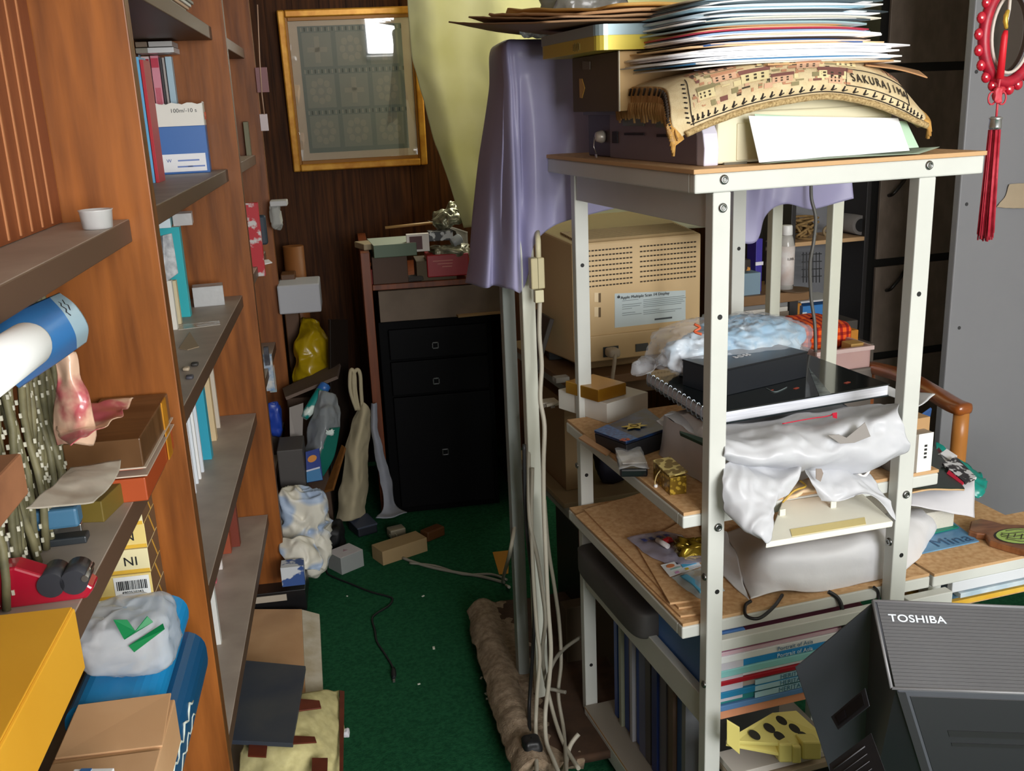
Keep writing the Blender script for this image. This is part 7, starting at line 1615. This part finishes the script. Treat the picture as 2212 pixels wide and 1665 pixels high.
# open black shelving left of it
sh = thing('shelving_unit', 'black framed open shelving at the back right, left of the wardrobe', 'shelf', R(1.2, 1.9, 0))
s0 = (at(1718, 520, U=UW)-RO).dot(RV); s1 = xv0-.005; M_dk = C('2d2a2a', .5)
m_ = MB(); rbox(m_, s0-.02, s1, UW+.20, UW+.22, .0, 1.72); m_.build('back_panel', mat('shelving_back', '77777a', .7), sh)
for v_ in (s0-.02, s1-.02):
    m_ = MB(); rbox(m_, v_, v_+.02, UW+.0, UW+.42, 0, 1.72); m_.build('upright', M_dk, sh, bevel=.002)
zsh = at(1800, 515, U=UW+.02).z
for z_, c_ in ((zsh, M_rim), (at(1800, 765, U=UW).z, M_bf)):
    m_ = MB(); rbox(m_, s0, s1-.02, UW-.0, UW+.42, z_-.016, z_); m_.build('shelf', [c_], sh, bevel=.002)
gr = MB()
for k in range(6): gr.tube([at(1735+7*k, 545, U=UW+.1), at(1735+7*k, 610, U=UW+.1)], .0018, 5)
for k in range(4): gr.tube([at(1732, 550+16*k, U=UW+.1), at(1775, 548+16*k, U=UW+.1)], .0018, 5)
gr.build('wire_grid', C('3b3b3b', .5), sh)
# rolled paper, bundle, on shelf
a, b = at(1860, 500, U=UW+.02), at(1780, 465, U=UW+.3); d_ = b-a; d_.z = 0
a.z = zsh+.042
tb_ = thing('paper_roll', 'grey rolled paper tube on the open shelving', 'roll', a)
x = d_.normalized().cross(UP); 
MB().tube([a, a+d_], .038, 20).build('outer_roll', C('6f6a66', .6), tb_)
MB().lathe(a-d_.normalized()*.0005, [(.026, -.001), (.026, .0)], axis=d_, n=20).build('hollow', C('0d0c0c', .8), tb_)
rp_ = MB(); random.seed(5)
c_ = at(1740, 502, U=UW+.05); c_.z = zsh
for k in range(9):
    pts = [c_+Vector((random.uniform(-.05, .05), random.uniform(-.03, .05), random.uniform(.004, .09))) for _ in range(6)]; rp_.tube(spline(pts, 5), .005, 6)
rp_.build('rope_bundle', mat('jute', '9a7b4d', .9, col2='7d6138', scale=60)); tag(COL.objects[-1], 'tangled tan rope bundle on the open shelving', 'rope')
c_ = at(1790, 490, U=UW+.1); c_.z = zsh+.018; MB().tube([c_+RV*.022*math.cos(k*.5)+UP*.018*math.sin(k*.5) for k in range(12)], .006, 8, closed=True).build('ring', C('8d7a5a', .6)); tag(COL.objects[-1], 'small tan ring standing before the grey rolled paper tube', 'ring')
# table with bottles (behind the second rack)
tb2 = thing('side_table', 'brown topped table with white drawers behind the second rack', 'table', R(1.0, 1.5, 0))
UTb = 1.42
zt_ = at(1700, 632, U=UTb).z
v0_, v1_ = .93, (at(1750, 610, U=UTb)-RO).dot(RV)
m_ = MB(); rbox(m_, v0_, v1_, UTb, UTb+.24, zt_-.034, zt_); m_.build('table_top', mat('table_top', '8d6c4a', .5, col2='7d5d3c', scale=6), tb2, bevel=.003)
v2_ = (at(1712, 650, U=UTb)-RO).dot(RV)
m_ = MB(); rbox(m_, v0_, v2_, UTb+.03, UTb+.22, 0, zt_-.035); m_.build('drawer_body', C('7d7d7c', .5), tb2)
for i, (y0, y1) in enumerate(((634, 650), (664, 692), (698, 730))):
    z0_, z1_ = at(1680, y1, U=UTb+.02).z, at(1680, y0, U=UTb+.02).z
    m_ = MB(); rbox(m_, v0_+.004, v2_-.006, UTb+.018, UTb+.0305, z0_, z1_); d_ = m_.build('drawer', C('d3cfc6', .5), tb2, bevel=.002)
    p = at(1692, (y0+y1)/2, U=UTb+.015); MB().box(p, (.04, .006, .018), rotz(ANG)).build('label_holder', C('8d7f70', .5), d_)
m_ = MB(); rbox(m_, v2_+.002, v2_+.035, UTb+.02, UTb+.05, 0, zt_-.035); m_.build('leg', M_dk, tb2)
bt = thing('bottle', 'clear plastic bottle with a white label on the brown topped table', 'bottle', at(1690, 594, U=UTb+.04))
bb_ = at(1697, 596, U=UTb+.05); bb_.z = zt_; hb2 = at(1697, 515, U=UTb+.05).z-zt_
MB().lathe(bb_, [(.016, 0), (.027, .004), (.028, hb2*.85), (.022, hb2), (.018, hb2+.012)], n=24).build('body', clear('bottle_plastic', opac=.55, body='d9d6d0'), bt)
MB().lathe(bb_+zv(.02), [(.0286, 0), (.0286, hb2*.75)], n=24).build('label', mat('bottle_label', 'e3dfdc', .5, col2='d3c3bb', scale=20), bt)
MB().lathe(bb_+zv(hb2+.012), [(.018, 0), (.019, .002), (.018, .03), (.016, .034)], n=20).build('cap', C('e9e9e6', .4), bt)
text('label_text', '1,00L', bb_+zv(hb2*.62)-RU*.0292, RV, UP, .012, C('2b2b33', .5), bt)
def tbox(name, label, cat, m, x0, x1, y0, y1, U_, d=.08, zbase=None):
    a_, b_ = at(x0, y1, U=U_), at(x1, y0, U=U_); m_ = MB(); rbox(m_, (a_-RO).dot(RV), (b_-RO).dot(RV), U_, U_+d, zbase if zbase is not None else a_.z, b_.z)
    return tag(m_.build(name, m, bevel=.002), label, cat)
o = tbox('purple_carton', 'purple and white carton on the brown topped table', 'carton', C('3b2f9a', .4), 1632, 1648, 515, 588, UTb+.06, .06, zt_)
MB().box(o.location+zv(.10)-RU*.032, (.03, .003, .012), rotz(ANG)).build('white_band', C('e6e4ee', .5), o)
tbox('packed_bottles', 'dark printed packets on the brown topped table beside the bottle', 'packet', mat('dark_packets', '3a3446', .4, col2='b5a9a8', scale=26, mixlo=.5, mixhi=.6), 1668, 1686, 522, 594, UTb+.12, .05, zt_)
MB().lathe(Vector((bb_.x, bb_.y, zt_))+RV*.02-RU*.03+zv(.0005), [(.05, 0), (.058, .004), (.054, .004)], n=28).build('saucer', C('6b543c', .5)); tag(COL.objects[-1], 'brown saucer under the bottle on the table', 'saucer') if False else tag(COL.objects[-1], 'brown saucer in front of the bottle on the brown topped table', 'saucer')
tbox('blue_book', 'pale blue book lying on the brown topped table', 'book', C('7d97a8', .5), 1606, 1644, 588, 608, UTb+.02, .12, zt_)
tbox('small_jar', 'small dark jar with an orange top on the pale blue book', 'jar', mat('jar_mix', '332a26', .4, col2='c98a3c', scale=30, mixlo=.56, mixhi=.6), 1609, 1622, 560, 586, UTb+.04, .03, at(1610, 588, U=UTb+.02).z)
# blue box, orange jar, chair seat with plaid cloth, tray
UQ = 1.55
zq = .86
tbox('white_lid_box', 'blue box with a white lid behind the plaid cloth', 'box', [C('3f7fc0', .4)], 1733, 1797, 655, 700, UQ, .12, None)
o = COL.objects[-1]; bbz = o.location.z
m_ = MB(); a_, b_ = at(1728, 655, U=UQ), at(1812, 642, U=UQ); rbox(m_, (a_-RO).dot(RV), (b_-RO).dot(RV), UQ-.006, UQ+.13, a_.z, b_.z); m_.build('lid', C('c9cbd0', .4), o, bevel=.002)
for k in range(3): MB().box(at(1738, 676+7*k, U=UQ-.001), (.018, .0015, .005), rotz(ANG)).build('white_print', C('dfe8ee', .5), o)
tbox('red_pouch', 'dark red pouch lying on the white lidded blue box', 'pouch', C('5d0f18', .5), 1724, 1750, 626, 644, UQ+.02, .08)
tbox('orange_jar', 'orange jar beside the blue box behind the plaid cloth', 'jar', C('c98530', .4), 1720, 1732, 650, 700, UQ+.02, .06, bbz)
m_ = MB(); rbox(m_, 1.215, 1.47, UQ-.03, UQ+.2, 0, bbz-.001); m_.build('storage_chest', C('4b4540', .6), bevel=.004); tag(COL.objects[-1], 'grey brown chest under the blue box behind the rack', 'chest')
M_plaid = bpy.data.materials.new('orange_plaid'); M_plaid.use_nodes = True
nt = M_plaid.node_tree; bs_ = nt.nodes['Principled BSDF']; bs_.inputs['Roughness'].default_value = .9
tc = nt.nodes.new('ShaderNodeTexCoord'); col = None
w1 = nt.nodes.new('ShaderNodeTexWave'); w1.bands_direction = 'X'; w1.inputs['Scale'].default_value = 14; w2 = nt.nodes.new('ShaderNodeTexWave'); w2.bands_direction = 'Z'; w2.inputs['Scale'].default_value = 14
for w_n in (w1, w2): nt.links.new(tc.outputs['Object'], w_n.inputs[0])
r1 = nt.nodes.new('ShaderNodeValToRGB'); r1.color_ramp.interpolation = 'CONSTANT'; r1.color_ramp.elements[0].color = lin('ee5f16'); r1.color_ramp.elements[1].position = .62; r1.color_ramp.elements[1].color = lin('a81a14')
r2_ = nt.nodes.new('ShaderNodeValToRGB'); r2_.color_ramp.interpolation = 'CONSTANT'; r2_.color_ramp.elements[0].color = (1, 1, 1, 1); r2_.color_ramp.elements[1].position = .62; r2_.color_ramp.elements[1].color = (.55, .25, .2, 1)
mm = nt.nodes.new('ShaderNodeMix'); mm.data_type = 'RGBA'; mm.blend_type = 'MULTIPLY'; mm.inputs[0].default_value = 1
nt.links.new(w1.outputs['Fac'], r1.inputs[0]); nt.links.new(w2.outputs['Fac'], r2_.inputs[0]); nt.links.new(r1.outputs[0], mm.inputs[6]); nt.links.new(r2_.outputs[0], mm.inputs[7]); nt.links.new(mm.outputs[2], bs_.inputs['Base Color'])
UPl = 1.12
a_, b_ = at(1712, 760, U=UPl), at(1832, 690, U=UPl)
MB().blob(((a_.x+b_.x)/2, (a_.y+b_.y)/2+.06, (a_.z+b_.z)/2), ((b_.x-a_.x)*1.02, .2, (b_.z-a_.z)*1.05), rotz(ANG), e=.45, nu=50, nv=30, amp=.006, fr=14).build('plaid_blanket', M_plaid); tag(COL.objects[-1], 'folded orange and red plaid blanket behind the rack', 'blanket')
zpl = a_.z-.004
zdr = at(1830, 798, U=.96).z
m_ = MB(); rbox(m_, 1.115, 1.24, 1.12, 1.30, 0, zpl-.0005); m_.build('carton', C('4d443c', .7), bevel=.004); tag(COL.objects[-1], 'brown carton under the orange box behind the rack', 'carton')
m_ = MB(); rbox(m_, .91, 1.11, .95, 1.30, 0, zdr-.001); m_.build('storage_unit', C('6d655f', .5), bevel=.006); tag(COL.objects[-1], 'grey plastic storage unit under the plaid blanket', 'storage unit')
tbox('orange_box', 'orange box at the right end of the plaid blanket', 'box', C('c07d28', .5), 1835, 1855, 712, 740, UPl+.05, .08, zpl)
ty = thing('storage_tray', 'clear pinkish plastic tray in front of the plaid blanket', 'tray', at(1825, 795, U=1.0))
UY = .96
a_, b_ = at(1765, 800, U=UY), at(1878, 792, U=UY); vt0, vt1 = (a_-RO).dot(RV), (b_-RO).dot(RV); z0_, z1_ = at(1830, 798, U=UY).z, at(1830, 752, U=UY).z
M_tr = clear('pink_tray', opac=.6, body='d9b5b0', rough=.2)
m_ = MB()
rbox(m_, vt0, vt1, UY, UY+.004, z0_, z1_); rbox(m_, vt0, vt1, UY+.14, UY+.144, z0_, z1_); rbox(m_, vt0, vt0+.004, UY, UY+.14, z0_, z1_); rbox(m_, vt1-.004, vt1, UY, UY+.14, z0_, z1_); rbox(m_, vt0, vt1, UY, UY+.14, z0_, z0_+.004)
m_.build('walls', M_tr, ty)
m_ = MB(); rbox(m_, vt0-.008, vt1+.008, UY-.008, UY+.0, z1_-.012, z1_); rbox(m_, vt1, vt1+.008, UY, UY+.15, z1_-.012, z1_); m_.build('rim', clear('pink_rim', opac=.75, body='e3c9c4', rough=.2), ty)
tbox('tan_cartons', 'tan carton in the clear pinkish tray', 'carton', C('b58f50', .6), 1838, 1868, 740, 760, UY+.03, .05, z0_+.005)
cable('hanging_cable', 'grey double cable hanging inside the right of the rack', [at(1752, 395, U=.70), at(1753, 430, U=.70), at(1762, 470, U=.69), at(1758, 520, U=.68), at(1750, 570, U=.68), at(1752, 640, U=.68), at(1760, 700, U=.67), at(1762, 760, U=.66)], .0045, C('5d5c58', .4))

# ------------------------------------------------------------------ black appliance at lower right
tsb = thing('appliance', 'black tilted appliance with a ribbed grey panel lettered TOSHIBA at lower right', 'appliance', at(1950, 1500, U=-.3))
YT = 1.28
A = at(1885, 1298, Y=YT)
ex = at(2212, 1312, Y=YT-.03)-A; ex = (ex/ex.length)
B = at(1935, 1487, Y=YT-.105)
ey = B-A; ey = ey - ex*ey.dot(ex); hp_ = ey.length; ey.normalize(); nrm3 = ex.cross(ey); nrm3 = nrm3 if nrm3.y < 0 else -nrm3
# front face falls below the ribbed panel; the body goes back and down to the left
Cb = at(1715, 1440, Y=YT+.10)
dvec = Cb - A
wv = ex*.42
dn = (at(1990, 1665, Y=YT-.12)-B).normalized()
B2 = B + dn*.30; C2 = Cb + dn*.40
M_ap = mat('appliance_black', '44464d', .42, col2='404248', scale=3); M_apd = C('15161a', .5); M_rib = mat('ribbed_grey', '545457', .45, col2='4e4e51', scale=6)
prof = [A, B, B2, C2, Cb]
ap_ = MB(); ap_.prism(prof, wv, 0); ap_.build('body', M_ap, tsb, bevel=.003)
off = nrm3*.0012
rb = MB(); nr = 24
for k in range(nr):
    t0, t1 = .015+.97*k/nr, .015+.97*(k+.92)/nr
    o0 = A+ey*hp_*t0+ex*.006; o1 = A+ey*hp_*t1+ex*.006
    q = [o0+off, o1+off, o1+off+ex*.405, o0+off+ex*.405]
    rb.slab(q, .0016, n=nrm3)
rb.build('ribbed_panel', M_rib, tsb)
eb_ = MB(); eb_.tube([A+off, A+ey*hp_+off], .0025, 8); eb_.tube([A+ey*hp_+off, A+ey*hp_+off+ex*.42], .0025, 8); eb_.tube([A+off, A+off+ex*.42], .0025, 8); eb_.build('edge_trim', C('77777a', .35), tsb)
tp_ = at(1972, 1346, Y=YT-.02); tp_ = A + ex*((tp_-A).dot(ex)) + ey*((tp_-A).dot(ey))
text('brand_lettering', 'TOSHIBA', tp_, ex, -ey, .0165, C('cfd6de', .35), tsb, lift=.002, squeeze=1.3, bold=.00025)
fdn = dn.copy(); fn_ = ex.cross(fdn); fn_ = fn_ if fn_.y < 0 else -fn_
fq = lambda a_, b_, l=.001: B + ex*a_ + fdn*b_ + fn_*l
MB().slab([fq(.018, .012), fq(.018, .28), fq(.40, .28), fq(.40, .012)], .001, n=fn_).build('front_panel', M_apd, tsb, bevel=.001)
MB().slab([fq(.0, .006, .0012), fq(.0, .28, .0012), fq(.013, .28, .0012), fq(.013, .006, .0012)], .001, n=fn_).build('side_groove', C('17171a', .5), tsb)
for b_ in (.070, .092):
    MB().slab([fq(.06, b_, .002), fq(.06, b_+(.011 if b_ < .08 else .006), .002), fq(.40, b_+(.011 if b_ < .08 else .006), .002), fq(.40, b_, .002)], .001, n=fn_).build('slot', C('0b0b0d', .5), tsb)
# left side: recessed handle and rating plate
sn = (B-A).cross(Cb-A).normalized(); sn = sn if sn.dot(ex) < 0 else -sn
def sp_(x, y, l=.0008):
    r_ = RM @ _ray(x, y); t_ = (A+sn*l-CAM).dot(sn)/r_.dot(sn); return CAM+r_*t_
MB().prism([sp_(x, y, .001) for x, y in ((1796, 1548), (1870, 1485), (1880, 1525), (1812, 1577))], sn*.002).build('handle_frame', C('212227', .5), tsb, bevel=.001)
MB().prism([sp_(x, y, .0032) for x, y in ((1803, 1548), (1862, 1497), (1868, 1522), (1812, 1567))], sn*.0008).build('handle_recess', C('08080a', .5), tsb)
MB().prism([sp_(x, y, .0042) for x, y in ((1806, 1546), (1824, 1533), (1828, 1548), (1812, 1560))], sn*.0006).build('latch', C('17171b', .3), tsb)
MB().prism([sp_(x, y, .001) for x, y in ((1792, 1650), (1882, 1583), (1925, 1700), (1800, 1720))], sn*.0006).build('rating_plate', C('2a2b2f', .45), tsb)
pt_ = MB()
for k in range(4):
    p0, p1 = sp_(1800+4*k, 1662+16*k, .0022), sp_(1868+5*k, 1612+16*k, .0022); pt_.tube([p0.lerp(p1, .02+.1*(k % 2)), p1], .0005 if k else .0009, 5)
pt_.build('plate_print', C('66666b', .5), tsb)
m_ = MB(); bz = min(p.z for p in (B2, C2)); 
st0 = Vector(((B2.x+C2.x)/2+.2, (B2.y+C2.y)/2, 0))
MB().box((st0.x, st0.y, (bz)/2-.002), (.46, .3, bz-.004)).build('support_crate', C('2b2622', .7), bevel=.004); tag(COL.objects[-1], 'dark crate carrying the black appliance', 'crate')
